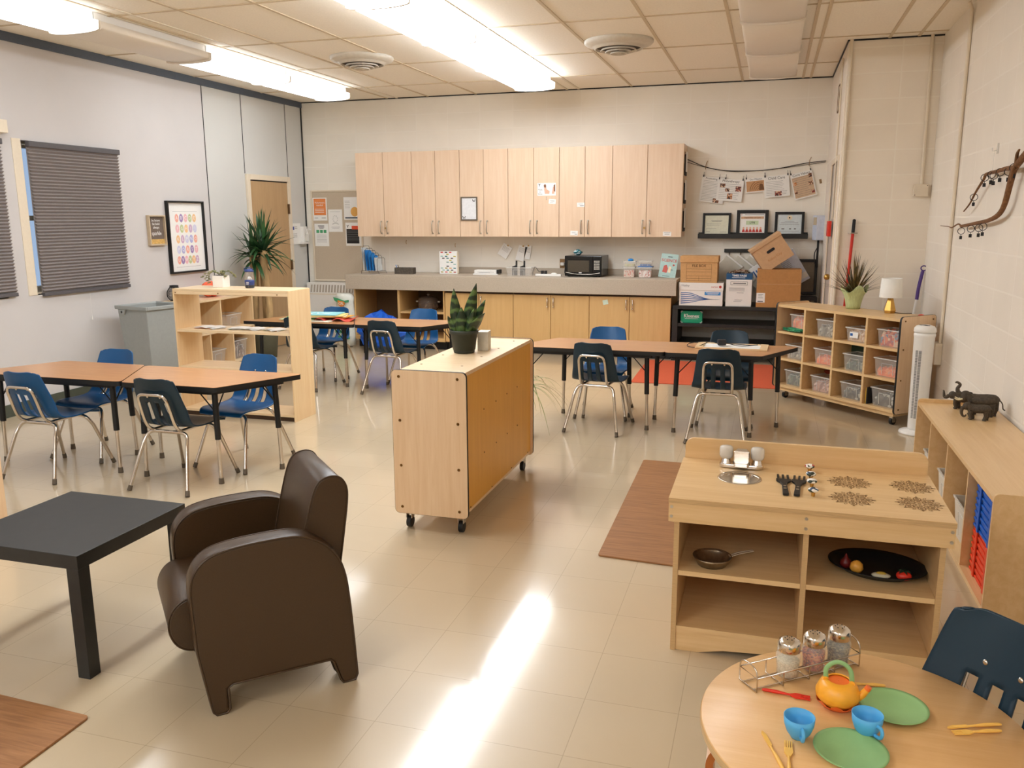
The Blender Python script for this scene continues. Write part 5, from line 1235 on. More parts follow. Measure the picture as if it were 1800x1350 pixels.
mb(mat('name_green', rgb(196, 212, 176), .6)).box((-.065, -.0040, .125), (.065, -.0034, .17)).build('name_panel', t); text('LYN', t, (0, -.0043, .147), .03, m_blk, ext=.0002, bold=.0006)
q = mb(mat('print_red', rgb(190, 60, 50), .6)); q2 = mb(mat('skin_print', rgb(226, 176, 150), .7))
for k in range(6): x = -.09+.036*k; q.prism([(x-.017, .045), (x+.017, .045), (x+.010, .075), (x-.010, .075)], -.0042, -.0034, 'xz'); q2.prism([(x+.011*math.cos(R(a)), .088+.013*math.sin(R(a))) for a in range(0, 360, 40)], -.0042, -.0034, 'xz')
q.build('cartoon_bodies', t); q2.build('cartoon_faces', t)
t = pframe(.18, .305, .262, .028, 'black frame with a pale blue certificate with round emblem, right on the ledge', paper=mat('pale_blue_paper', rgb(206, 214, 216), .6))
q = mb(mat('emblem_cream', rgb(226, 210, 180), .6)); q.prism([(.026*math.cos(R(a)), .20+.026*math.sin(R(a))) for a in range(0, 360, 24)], -.0042, -.0034, 'xz'); q.build('emblem', t)
mb(m_blk).prism([(.008*math.cos(R(a)), .20+.009*math.sin(R(a))) for a in range(0, 360, 40)], -.0048, -.0043, 'xz').build('emblem_centre', t)
lines(t, m_ink, [(-.09, .09, .145, .004), (-.05, .05, .16, .003), (-.10, .10, .128, .0025), (-.08, -.05, .08, .012), (.0, .02, .08, .014), (.05, .07, .08, .014), (-.11, .10, .055, .002)], 'printed_text', -.0034)
# hook rail with clear garment bags
t = thing('hook_rail', 'black wall rail with hooks behind the stacked boxes', 'hook rail', (-.245, YB-.001, 1.17))
mb(m_blackw).box((-.25, -.02, -.02), (.25, 0, .02)).build('rail', t, bevel=.002)
HX = (-.192, -.07, .055, .175)
for x in HX: mb(mat('dark_brass', rgb(112, 86, 54), .4, 1.0)).tube([(x, -.012, -.0205), (x, -.03, -.045), (x, -.045, -.04), (x, -.048, -.022)], .005, 8).build('hook', t)
m_gar = mat('clear_zip_bag', rgb(226, 218, 202), .3, alpha=.62, vary=.06, scale=14)
for i, x in enumerate(HX):
    t = thing('garment_bag', ['leftmost', 'second from left', 'third from left', 'rightmost'][i]+' clear zip bag of clothes hanging from the hook rail', 'bag', (-.245+x, YB-.055+.012*i-.012, 1.125), 0, 'clear zip bags hanging on the hook rail', (0, R(38), 0))
    mb(m_gar).box((-.02, -.008, -.33), (.20, .008, .0)).build('bag_film', t, bevel=.004); mb(m_white).box((-.02, -.012, -.022), (.20, -.0085, -.006)).build('zip_strip', t)
    mb(mat('dark_clothes', rgb(92, 72, 54), .9, vary=.4, scale=20)).box((.0, -.006, -.31), (.18, .006, -.16)).build('folded_clothes', t)
# ------------------------------------------------------------------ black shelf unit with boxes
t = thing('black_shelf', 'black low shelf unit against the back wall carrying cardboard boxes', 'shelf', (-.42, 9.48, 0))
for x in (-.535, .535): mb(m_blackw).box((x-.03, -.27, 0), (x+.03, .27, .60)).build('side_panel', t, bevel=.003)
mb(m_blackw).box((-.56, -.28, .565), (.56, .28, .605)).build('top_board', t, bevel=.003)
for z in (.375, .16): mb(m_blackw).box((-.505, -.26, z), (.505, .26, z+.035)).build('shelf', t, bevel=.002)
m_kraft = mat('kraft_cardboard', rgb(202, 156, 104), .8, vary=.05, scale=50); m_kraft2 = mat('brown_cardboard', rgb(184, 132, 78), .8, vary=.05, scale=50); m_kraft3 = mat('pale_cardboard', rgb(204, 164, 124), .8, vary=.04, scale=50)
m_pblue = mat('print_blue', rgb(40, 92, 158), .6); m_brn = mat('print_brown', rgb(96, 62, 30), .7)
BZ = .6055
t = box_thing('paper_box', 'white copy-paper box with blue wave stripes, under the brown file box', 'box', (-.69, 9.36, BZ), (.455, .30, .165), m_white)
mb(m_white).box((-.232, -.155, .1655), (.232, .155, .245)).build('lid', t, bevel=.002)
for k in range(6):
    b = mb(m_pblue); ps = [(-.21, .025+.022*k), (-.12, .035+.020*k), (-.02, .055+.010*k), (.08, .070+.001*k), (.20, .072)]
    P = bez([(x, 0, z) for x, z in ps], 5); n = len(P); vs = [(p.x, -.1508, p.z-.006*(1-i/n)) for i, p in enumerate(P)]+[(p.x, -.1508, p.z+.005*(1-i/n)) for i, p in enumerate(P)]
    b.add(vs, [(i, i+1, n+i+1, n+i) for i in range(n-1)]); b.build('wave_stripe', t)
mb(mat('label_blue', rgb(60, 140, 205), .6)).box((.04, -.1525, .115), (.205, -.1506, .15)).build('blue_label', t); lines(t, m_white, [(.055, .19, .14, .006), (.07, .18, .127, .005)], 'printed_text', -.1526)
text('Vitality', t, (-.165, -.1556, .215), .032, m_ink); text('xerox', t, (.14, -.1556, .205), .028, mat('print_red', rgb(190, 60, 50), .6)); mb(mat('print_red', rgb(190, 60, 50), .6)).prism([(.20+.014*math.cos(R(a)), .205+.014*math.sin(R(a))) for a in range(0, 360, 30)], -.1566, -.1556, 'xz').build('round_mark', t)
t = box_thing('file_box', 'brown cardboard file box printed FILE BOX, on top of the white paper box', 'box', (-.72, 9.36, BZ+.2455), (.385, .29, .215), m_kraft)
mb(m_kraft).box((-.200, -.152, .2155), (.200, .152, .28)).build('lid', t, bevel=.002)
text('FILE BOX', t, (0, -.1458, .178), .036, m_brn, bold=.0008)
q = mb(m_brn); x0, x1 = -.13, .13
for z in (.02, .045, .072, .115, .145, .198): q.box((x0, -.1456, z-.0012), (x1, -.1451, z+.0012))
for x in (x0, x1): q.box((x-.0012, -.1456, .02), (x+.0012, -.1451, .198))
q.box((-.001, -.1456, .02), (.001, -.1451, .072)); q.build('printed_form', t)
t = box_thing('carton', 'white carton with a dark blue top band printed TIMES PAGE, between the boxes', 'box', (-.30, 9.37, BZ), (.265, .28, .285), m_white)
mb(mat('band_blue', rgb(26, 78, 122), .5)).box((-.1335, -.1415, .2855), (.1335, .1415, .345)).build('blue_band', t)
text('TIMES PAGE', t, (-.0, -.1421, .325), .028, m_paper, bold=.0008); lines(t, m_paper, [(-.075, .06, .303, .005)], 'printed_text', -.1418)
q = mb(m_inkd); 
for a, b_, z in ((-.085, .085, .262), (-.085, .085, .228)): q.box((a, -.1412, z-.0015), (b_, -.1404, z+.0015))
for x in (-.085, .085): q.box((x-.0015, -.1412, .228), (x+.0015, -.1404, .262))
q.build('label_box', t); lines(t, m_ink, [(-.06, .07, .245, .012), (-.10, .06, .195, .004), (-.10, .06, .18, .004), (-.10, .06, .165, .004), (-.02, .05, .145, .004), (-.04, .04, .07, .004), (-.05, .03, .055, .003)], 'printed_text', -.1405)
crumple('rubble_of_toys', 'jumble of small brown items filling the open carton top', 'toys', (-.30, 9.37, BZ+.325), (.10, .10, .028), blotch('mixed_brown', rgb(110, 70, 44), [rgb(60, 46, 36), rgb(206, 190, 170)], 40, .7, .5), 9)
t = box_thing('cardboard_box', 'large plain brown cardboard box with a white shipping label', 'box', (.10, 9.36, BZ), (.44, .30, .395), m_kraft2)
mb(m_kraft3).box((-.2195, -.1508, .243), (.2195, -.1501, .246)).build('flap_crease', t)
mb(m_paper).box((-.218, -.1512, .05), (-.132, -.1502, .15)).build('shipping_label', t); lines(t, m_blk, [(-.205, -.15, .062, .008), (-.20, -.15, .135, .004), (-.20, -.16, .12, .003), (-.20, -.15, .10, .003)], 'printed_text', -.1513)
# leaning boxes behind and above
t = box_thing('striped_paper_box', 'white box with blue stripes tilted behind the large cardboard box', 'box', (.058, 9.60, .848), (.30, .08, .26), m_white, rot=(0, R(-35), 0))
b = mb(m_pblue)
for k in range(5): b.box((-.13+.03*k, -.0412, .12), (-.117+.03*k, -.0402, .22-.008*k))
b.build('blue_stripes', t); text('Vitality', t, (.06, -.0406, .235), .03, m_ink)
t = box_thing('white_paper_box', 'white box covered in pale print leaning right above the cardboard box', 'box', (.285, 9.71, .80), (.33, .09, .37), mat('bluish_carton', rgb(212, 216, 230), .7), rot=(0, R(-32), 0))
lines(t, m_ink, [(-.11, .07, .33-.018*k, .003) for k in range(8)], 'printed_text', -.0452); lines(t, m_white, [(-.16, .16, .06, .06)], 'white_band', -.0452)
t = box_thing('lidded_file_box', 'pale cardboard file box with a hand hole, tilted on top of the pile', 'box', (.085, 9.38, 1.055), (.34, .26, .25), m_kraft3, rot=(0, R(-35), R(6)))
mb(m_kraft3).box((-.178, -.137, .2505), (.178, .137, .285)).build('lid', t, bevel=.002)
mb(m_blk).prism(rrect(-.045, .155, .045, .185, .014), -.1318, -.1302, 'xz').build('hand_hole', t); text('Robot City', t, (0, -.1306, .09), .035, m_kraft2)
t = box_thing('tissue_box', 'green Kleenex tissue box on the black shelf', 'tissue box', (-.785, 9.33, .4105), (.23, .115, .13), mat('kleenex_green', rgb(26, 160, 116), .5))
text('Kleenex', t, (.0, -.0582, .075), .055, m_white, bold=.0012, xs=.9); q = mb(m_white); q.box((-.07, -.0583, .045), (.07, -.0576, .049))
for sx in (-1, 1):
    for z in (.0, .122): q.box((sx*.116, -.0585, z), (sx*.092, -.0577, z+.008)).box((sx*.116, -.0585, z-.012 if z else z), (sx*.108, -.0577, z+.008 if z else z+.02))
q.build('white_corners', t)
# dark framed things and wall-mounted white box at the right of the back wall
t = thing('leaning_frame', 'black picture frame leaning on the wall behind the stacked boxes', 'picture frame', (.375, 9.70, .607+.10), 0, None, (R(-8), 0, 0))
q = mb(m_black); q.box((-.12, -.012, 0), (-.09, .006, .38)).box((.09, -.012, 0), (.12, .006, .38)).box((-.09, -.012, 0), (.09, .006, .03)).box((-.09, -.012, .35), (.09, .006, .38)); q.build('frame', t, bevel=.003)
mb(mat('grey_print', rgb(120, 108, 92), .6)).box((-.09, -.003, .03), (.09, .004, .35)).build('picture', t)
t = thing('wire_shelf_tower', 'dark stand with a beige basket in the corner behind the cubby unit', 'stand', (.385, 9.55, 0))
for x in (-.10, .10): mb(m_black).box((x-.012, -.08, 0), (x+.012, .08, .70)).build('upright', t)
mb(m_black).box((-.088, -.08, .66), (.088, .08, .70)).build('top_board', t); mb(mat('beige_basket', rgb(170, 142, 104), .8, vary=.2)).box((-.085, -.085, .40), (.085, .08, .62)).build('basket', t); mb(m_black).box((-.088, -.08, .36), (.088, .08, .395)).build('shelf', t)
q = mb(m_inkd)
for k in range(3): q.box((-.06+.045*k, -.087, .50), (-.03+.045*k, -.0855, .55))
q.build('basket_holes', t)
t = thing('paper_dispenser', 'white box mounted on the back wall beside the doorway', 'wall box', (.485, 9.72, 1.42), R(18))
mb(mat('cool_white', rgb(214, 220, 236), .5)).box((-.05, -.06, -.13), (.045, .06, .13)).build('casing', t, bevel=.004); mb(mat('taped_paper', rgb(206, 190, 160), .7)).box((-.056, -.055, .03), (-.0505, .03, .11)).build('side_paper', t)
mb(m_inkd).tube([(0, 0, -.131), (0, 0, -.42)], .012, 8).tube([tuple(v) for v in bez([(0, 0, -.20), (-.035, -.01, -.27), (-.03, -.01, -.36), (0, 0, -.42)], 5)], .005, 6).build('black_cable', t)
t = thing('red_pull_box', 'red box mounted beside the doorway on the side of the boxed corner', 'red box', (XP-.013, 8.42-.0, 1.43), R(-90))
mb(mat('signal_red', rgb(222, 48, 26), .4)).box((-.11, -.03, -.07), (.11, -.0005, .07)).build('casing', t, bevel=.004); mb(mat('dark_red_gap', rgb(150, 28, 20), .5)).box((-.012, -.032, -.065), (.0, -.0305, .065)).build('door_seam', t)
t = thing('vent_plate', 'small framed vent high on the side of the boxed corner', 'vent', (XP-.001, 8.60, 2.60), R(-90))
q = mb(m_brn); q.box((-.09, -.01, -.12), (-.08, 0, .12)).box((.08, -.01, -.12), (.09, 0, .12)).box((-.08, -.01, .11), (.08, 0, .12)).box((-.08, -.01, -.12), (.08, 0, -.11)); q.build('frame', t)
mb(m_cream).box((-.08, -.006, -.11), (.08, -.0005, .11)).build('plate', t)
# ------------------------------------------------------------------ conduits
def conduit(name, label, pts, r=.013, box=None):
    t = thing(name, label, 'pipe', (0, 0, 0))
    mb(m_cream).tube(pts, r, 12).build('pipe', t)
    if box: mb(m_cream).box(*box).build('junction_box', t, bevel=.004)
    return t
t = conduit('conduit', 'cream conduit running down the boxed corner to a square junction box', [(1.160, YP-.014, ZC), (1.172, YP-.014, 1.80)], .0135, ((1.11, YP-.045, 1.70), (1.225, YP-.001, 1.80)))
q = mb(m_inkd).cyl((1.213, YP-.046, 1.788), (1.213, YP-.048, 1.788), .004, seg=8).cyl((1.122, YP-.046, 1.712), (1.122, YP-.048, 1.712), .004, seg=8); q.build('screws', t)
conduit('conduit', 'cream conduit down the right wall to the small box behind the tower fan', [tuple(v) for v in bez([(XR-.05, 6.72, ZC-.01), (XR-.03, 6.74, ZC-.05), (XR-.014, 6.80, ZC-.09), (XR-.014, 6.81, 2.5)], 4)]+[(XR-.014, 6.815, .62)], .012, ((XR-.05, 6.78, .46), (XR-.001, 6.89, .62)))
conduit('conduit', 'cream pipe along the vertical edge of the boxed corner', [(XP+.02, YP-.016, ZC), (XP+.02, YP-.016, .05)], .014)
conduit('conduit', 'thin cream pipe beside the doorway above the red box', [(XP-.012, 8.30, 2.90), (XP-.012, 8.30, 1.52)], .008)
# ------------------------------------------------------------------ broom and mop
t = thing('broom', 'red-handled broom hanging from a clip on the boxed corner wall', 'broom', (.665, YP-.035, 1.40))
mb(mat('broom_red', rgb(206, 44, 30), .4)).cyl((0, 0, 0), (-.03, -.0, -.80), .0125, seg=12).build('handle', t); mb(m_inkd).cyl((.001, 0, .0), (.004, 0, .10), .014, .013).ball((.004, 0, .105), .014, 10, 6).build('grip', t)
mb(m_inkd).box((-.14, -.02, -1.0), (.08, .02, -.80)).build('brush_head', t)
mb(m_steel).tube([(-.035, .02, .0), (-.035, -.012, .0), (.035, -.012, .0), (.035, .02, .0)], .005, 8).build('wall_clip', t)
t = thing('mop', 'white mop with purple grip leaning in the corner behind the cubby unit', 'mop', (1.19, 7.78, 0), 0)
mb(m_white).tube([(-.10, -.10, .03), (.01, .0, .85)], .012, 12).build('handle', t); mb(mat('purple_grip', rgb(84, 56, 130), .45)).tube([tuple(v) for v in bez([(.01, 0, .85), (.018, .005, .95), (.030, .01, 1.03), (.040, .014, 1.09)], 4)], [.014]*12+[.012], 12).build('grip', t)
q = mb(mat('purple_grip', rgb(84, 56, 130), .45)); q.tube([(.046+.022*math.cos(R(a)), .014, 1.112+.020*math.sin(R(a))) for a in range(0, 360, 24)], .005, 8, closed=True); q.build('hanging_loop', t)
mb(m_white).box((-.16, -.13, 0), (-.04, -.07, .03)).build('mop_head', t)
# ------------------------------------------------------------------ driftwood branch with curtain rings on the right wall
xb = XR-.045
t = thing('branch', 'brown branch hung on the right wall with curtain ring clips along it', 'branch', (xb, 5.2, 1.6))
def bp(pts, rs, nm):
    P = bez([(x-xb, y-5.2, z-1.6) for x, y, z in pts], 5); n = len(P)
    rr = [rs[0]+(rs[1]-rs[0])*i/(n-1) for i in range(n)]
    mb(m_bark).tube([tuple(v) for v in P], rr, 8).build(nm, t)
m_bark = mat('bark_brown', rgb(122, 84, 52), .8, vary=.3, scale=60, bmp=.4)
bp([(xb, 4.90, 1.86), (xb, 5.12, 1.79), (xb, 5.18, 1.72), (xb, 5.26, 1.60), (xb, 5.38, 1.545), (xb, 5.60, 1.515), (xb, 5.85, 1.500), (xb, 6.12, 1.485), (xb, 6.32, 1.475)], (.019, .009), 'lower_limb')
bp([(xb, 6.32, 1.475), (xb, 6.42, 1.488), (xb, 6.62, 1.462), (xb, 6.75, 1.468), (xb, 7.05, 1.470)], (.006, .002), 'lower_twig')
bp([(xb, 5.12, 1.79), (xb, 5.30, 1.795), (xb, 5.50, 1.790), (xb, 5.75, 1.785), (xb, 5.80, 1.76), (xb, 5.98, 1.69), (xb, 6.12, 1.62), (xb, 6.28, 1.572)], (.014, .004), 'upper_limb')
for k, (y, z) in enumerate(((4.95, 1.87), (5.05, 1.72))): bp([(xb, 5.10, 1.79), (xb-.02, (y+5.1)/2, (z+1.79)/2+.02), (xb-.03, y, z)], (.012, .005), 'side_twig')
rings = [('upper limb, leftmost on it', 6.02, 1.665), ('bend of the upper limb', 5.78, 1.775), ('upper limb, second from the bend', 5.62, 1.785), ('upper limb, third from the bend', 5.56, 1.778), ('upper limb, in the middle', 5.42, 1.79), ('upper limb, near the fork', 5.24, 1.785), ('fork of the branch', 5.14, 1.80),
 ('lower limb, leftmost on it', 6.30, 1.452), ('lower limb, second from its left', 6.02, 1.470), ('lower limb, third from its left', 5.80, 1.478), ('lower limb, nearest the bend', 5.70, 1.487)]
for i, (lab, y, z) in enumerate(rings):
    t = thing('ring_clip', 'black curtain ring with clip hanging on the '+lab, 'curtain ring', (xb, y, z), R(random.uniform(-25, 15)), 'curtain rings with clips on the branch')
    mb(m_inkd).tube([(.021*math.cos(R(a)), 0, -.008+.021*math.sin(R(a))) for a in range(0, 360, 18)], .0022, 6, closed=True).build('ring', t)
    mb(m_inkd).box((-.008, -.004, -.062), (.008, .004, -.040)).cyl((0, 0, -.040), (0, 0, -.029), .0018, seg=6).build('clip', t)
t = thing('wall_hanger', 'clear adhesive hook on the right wall above the branch', 'hook', (XR-.001, 5.72, 1.93), R(-90))
mb(m_clearrim).box((-.01, -.006, -.03), (.01, 0, .03)).build('base_plate', t); mb(m_clearrim).tube([(0, -.006, -.01), (0, -.03, -.015), (0, -.032, .005)], .003, 6).tube([(0, -.02, -.012), (0, -.02, -.13)], .0012, 5).build('hook_and_line', t)
# ------------------------------------------------------------------ elephants
m_ele = mat('dark_elephant_skin', rgb(74, 64, 52), .7, vary=.35, scale=140, bmp=.5)
m_tusk = mat('ivory_paint', rgb(226, 214, 176), .5)
def elephant(label, loc, rz, s, trunk='curl', tusks=False, tail=True):
    t = thing('toy_elephant', label, 'toy elephant', loc, rz, 'toy elephants on the long low shelf'); t.scale = (s, s, s)
    # body faces -x ; unit: 1 = body length in metres*0.1
    b = mb(m_ele)
    def blob(c, r, sc_): b.ball(c, r, 16, 10, sc_)
    me = bpy.data.metaballs.new('toy'); 
    body = MB().use(m_ele)
    spine = [(-.052, 0, .066), (-.040, 0, .068), (-.015, 0, .064), (.015, 0, .066), (.040, 0, .068), (.055, 0, .060)]
    rad = [.018, .026, .031, .032, .028, .014]
    bpy.data.metaballs.remove(me)
    body.tube([tuple(v) for v in bez(spine, 4)], [rad[min(int(i/4), 5)]*(1-(i % 4)/4)+rad[min(int(i/4)+1, 5)]*((i % 4)/4) for i in range(21)], 16, ell=.82)
    body.ball((-.066, 0, .076), .022, 14, 10, (1, .85, 1.05))
    for y in (-.014, .014):
        for x, f in ((-.036, -.004), (.038, .004)):
            xx = x+(.006 if y > 0 else -.006)
            body.tube([(xx, y, .055), (xx+f, y, .028), (xx-f*.4, y, .010), (xx-.003, y, .0)], [.0145, .0105, .0095, .0115], 12)
    if trunk == 'curl': tr = [(-.082, 0, .070), (-.090, 0, .050), (-.088, 0, .028), (-.078, 0, .014), (-.068, 0, .018), (-.066, 0, .026)]
    elif trunk == 'up': tr = [(-.084, 0, .072), (-.096, 0, .060), (-.108, 0, .062), (-.112, 0, .080), (-.114, 0, .094), (-.118, 0, .099)]
    else: tr = [(-.080, 0, .080), (-.094, 0, .088), (-.098, 0, .106), (-.090, 0, .122), (-.102, 0, .132), (-.108, 0, .128)]
    P = bez(tr, 4); body.tube([tuple(v) for v in P], [.0115-.0085*i/(len(P)-1) for i in range(len(P))], 10)
    body.build('body', t)
    for sy in (-1, 1):
        e = mb(m_ele); e.prism([(-.062, .092), (-.044, .090), (-.034, .076), (-.040, .060), (-.052, .054), (-.060, .068)], sy*.021, sy*.024, 'xz'); e.build('ear', t, bevel=.001)
    if tail: mb(m_ele).tube([tuple(v) for v in bez([(.058, 0, .072), (.070, 0, .056), (.074, 0, .036), (.082, 0, .030)], 4)], .0026, 6).build('tail', t)
    if tusks:
        for sy in (-1, 1): mb(m_tusk).tube([tuple(v) for v in bez([(-.076, sy*.011, .066), (-.092, sy*.015, .060), (-.106, sy*.015, .066)], 4)], [.0042-.0003*i for i in range(9)], 8).build('tusk', t)
    return t
elephant('small dark toy elephant in front of the larger ones, trunk curled down', (1.085, 4.80, .4975), R(-10), .90, 'curl')
elephant('large dark toy elephant with ivory tusks and raised trunk, nearest the wall', (1.125, 4.915, .4975), R(-14), 1.28, 'high', True)
elephant('dark toy elephant at the left of the herd, trunk lifted in an S', (1.065, 5.05, .4975), R(-22), .95, 'up')
# ------------------------------------------------------------------ plants
def leaf(b, base, yaw_, length, lift, droop, w_, seg=7, twist=0.0, tipup=0.0, z0=0.0):
    """a strap leaf arching out of the base"""
    d = Vector((math.cos(yaw_), math.sin(yaw_), 0)); side = Vector((-math.sin(yaw_), math.cos(yaw_), 0))
    vs = []
    for i in range(seg+1):
        t = i/seg; x = length*t*math.cos(lift)*(1-.12*t); z = length*(t*math.sin(lift)-droop*t*t)
        ww = w_*(min(1, .35+t*3) if t < .25 else (1-((t-.25)/.75)**1.6))*.5+.0004
        p = Vector(base)+d*x+Vector((0, 0, z+z0)); sg = side*ww
        vs += [tuple(p-sg), tuple(p+Vector((0, 0, -ww*.45))), tuple(p+sg)]
    b.add(vs, [(3*i+k, 3*i+k+1, 3*i+k+4, 3*i+k+3) for i in range(seg) for k in (0, 1)], True)
def leafmat(name, c1, c2, scale=8, rough=.45):
    if name in MATS: return MATS[name]
    m, nt, b = nodes(name); n = noise(nt, scale, 3); r = ramp(nt, n.outputs[0], c1, c2, .35, .65); nt.links.new(r.outputs[0], b.inputs['Base Color']); b.inputs['Roughness'].default_value = rough
    MATS[name] = m; return m
# tall dracaena by the left wall
m_drac = leafmat('dracaena_green', rgb(20, 52, 26), rgb(54, 96, 48), 6); m_stem = mat('pale_cane', rgb(176, 146, 102), .8, vary=.3, scale=24, stretch=(1, 1, .25), bmp=.4)
DP = (-5.44, 8.22)
t = thing('dracaena', 'tall dracaena plant with three canes in a grey pot by the tan door', 'potted plant', (DP[0], DP[1], 0))
mb(mat('grey_green_pot', rgb(98, 98, 82), .6)).lathe([(.001, 0), (.135, 0), (.165, .30), (.175, .32), (.165, .325), (.155, .30), (.001, .29)], 36).build('pot', t)
mb(mat('potting_soil', rgb(66, 50, 36), .9, vary=.3, scale=60)).lathe([(.001, .302), (.154, .302)], 24).build('soil', t)
rn = random.Random(21)
heads = [(-.085, .02, 1.15), (.085, -.03, 1.20), (.0, .06, 1.27)]
for k, (x, y, z) in enumerate(heads):
    mb(m_stem).tube([tuple(v) for v in bez([(x*1.4, y*1.4, .30), (x*1.2+.01, y, .7), (x, y*1.1, 1.0), (x, y, z)], 4)], .043-.003*k, 12).build('cane', t)
n_leaf = 0
for k, (x, y, z) in enumerate(heads):
    for i in range(33):
        f = i/33; lift = R(88-105*f+rn.uniform(-8, 8)); ln = rn.uniform(.34, .50)*(1 if f < .75 else .95)
        yw = rn.uniform(0, 6.283); ln = min(ln, (.295+x)/max(.05, -math.cos(yw)*math.cos(lift)*.9)); b = mb(m_drac); leaf(b, (x, y, z-.06*f), yw, ln, lift, .08+.42*f*rn.uniform(.6, 1.2), .042, 7); b.build('leaf', t)
# snake plant on the rolling cabinet
t = thing('snake_plant', 'snake plant in a dark green pot on top of the rolling cabinet', 'potted plant', (-1.588, 4.31, .8185))
m_pot = mat('dark_green_pot', rgb(44, 48, 38), .5, vary=.1)
mb(m_pot).lathe([(.001, 0), (.054, 0), (.058, .004), (.059, .014), (.0575, .016), (.062, .018), (.074, .105), (.079, .106), (.0805, .112), (.0805, .124), (.078, .127), (.0745, .122), (.070, .100), (.001, .098)], 40).build('pot', t)
mb(mat('potting_soil', rgb(66, 50, 36), .9, vary=.3, scale=60)).lathe([(.001, .104), (.0715, .104)], 24).build('soil', t)
def snakemat():
    m, nt, b = nodes('banded_snake_leaf'); w1 = N(nt, 'ShaderNodeTexWave'); w1.bands_direction = 'Z'; w1.inputs['Scale'].default_value = 6; w1.inputs['Distortion'].default_value = 5; w1.inputs['Detail Scale'].default_value = 3
    tc = N(nt, 'ShaderNodeTexCoord'); nt.links.new(tc.outputs['Object'], w1.inputs['Vector']); r = ramp(nt, w1.outputs[0], rgb(22, 44, 22), rgb(86, 112, 56), .35, 1.0); nt.links.new(r.outputs[0], b.inputs['Base Color']); b.inputs['Roughness'].default_value = .35; return m
m_snake = snakemat()
def blade(b, x, y, lx, ly, h_, w_, rz, z0=.10, curl=.3):
    seg = 9; vs = []
    for i in range(seg+1):
        t_ = i/seg; ww = w_*.5*(.6+1.0*t_ if t_ < .4 else 1-((t_-.4)/.6)**1.7)+.0006
        cx, cy, cz = x+lx*t_**1.3, y+ly*t_**1.3, z0+h_*t_
        a = rz+t_*.5; s = Vector((math.cos(a), math.sin(a), 0)); n_ = Vector((-math.sin(a), math.cos(a), 0))
        c = Vector((cx, cy, cz)); vs += [tuple(c-s*ww+n_*ww*curl), tuple(c-s*ww*.5+n_*ww*curl*.3), tuple(c), tuple(c+s*ww*.5+n_*ww*curl*.3), tuple(c+s*ww+n_*ww*curl)]
    b.add(vs, [(5*i+k, 5*i+k+1, 5*i+k+6, 5*i+k+5) for i in range(seg) for k in range(4)], True)
for x, y, lx, ly, h_, w_, rz, cu in ((-.030, -.02, -.012, -.01, .245, .040, .2, .4), (-.045, .005, -.018, .0, .205, .030, -.3, .4), (.020, -.01, .055, -.01, .275, .044, .1, .35), (.030, .02, .075, .01, .185, .036, -.2, .3), (.042, -.02, .085, -.03, .125, .044, .5, .3), (-.005, -.035, .010, -.012, .150, .038, .0, .4), (.004, .02, .02, .02, .19, .034, .6, .35), (-.055, -.02, -.022, -.01, .10, .030, -.5, .4), (-.015, .04, -.055, .02, .21, .020, .3, .3), (.028, -.035, .045, -.02, .145, .03, -.4, .4)):
    b = mb(m_snake); blade(b, x, y, lx*1.15, ly, h_*1.03, w_*1.6, rz, .10, cu); b.build('leaf', t, solid=.0025)
t = thing('small_carton', 'small grey and white box standing behind the snake plant pot', 'box', (-1.515, 4.44, .8185), R(8))
mb(mat('marbled_white', rgb(206, 200, 186), .6, vary=.15, scale=18)).box((-.03, -.045, 0), (.03, .045, .105)).build('box_body', t, bevel=.001)
# green wrapped plant on the cubby unit
t = thing('wrapped_plant', 'spiky dark plant in crinkled pale green paper wrap on the cubby unit', 'potted plant', (.665, 7.345, .8065)); t.scale = (.86, .86, .86)
m_wrap = mat('pale_green_wrap', rgb(190, 200, 146), .55, vary=.12, scale=14, stretch=(6, 6, 1))
b = mb(m_wrap); n = 48; prof = [(.062, 0), (.066, .03), (.075, .08), (.086, .12), (.105, .165), (.118, .19)]; vs = []
for j, (r, z) in enumerate(prof):
    for k in range(n):
        a = 2*math.pi*k/n; f = 1+.035*math.sin(a*11)*j/5+.05*math.sin(a*5+1)*j/5; up_ = (.035*math.sin(a*4+.4) if j == 5 else (.018*math.sin(a*4+.4) if j == 4 else 0))
        vs.append((r*f*math.cos(a), r*f*math.sin(a), z+up_))
b.add(vs, [(j*n+k, j*n+(k+1) % n, (j+1)*n+(k+1) % n, (j+1)*n+k) for j in range(5) for k in range(n)], True); b.add(vs[:n], [tuple(range(n-1, -1, -1))]); b.build('paper_wrap', t, solid=.002)
mb(mat('potting_soil', rgb(66, 50, 36), .9, vary=.3, scale=60)).lathe([(.001, .11), (.08, .11)], 24).build('soil', t)
m_dr2 = leafmat('bronze_green', rgb(46, 50, 26), rgb(124, 100, 54), 14)
rn = random.Random(8)
for i in range(80):
    b = mb(m_dr2); f = i/80; leaf(b, (rn.uniform(-.012, .012), rn.uniform(-.012, .012), .12), rn.uniform(0, 6.283), rn.uniform(.30, .46), R(84-62*f+rn.uniform(-6, 6)), .04+.16*f, .015, 6); b.build('leaf', t)
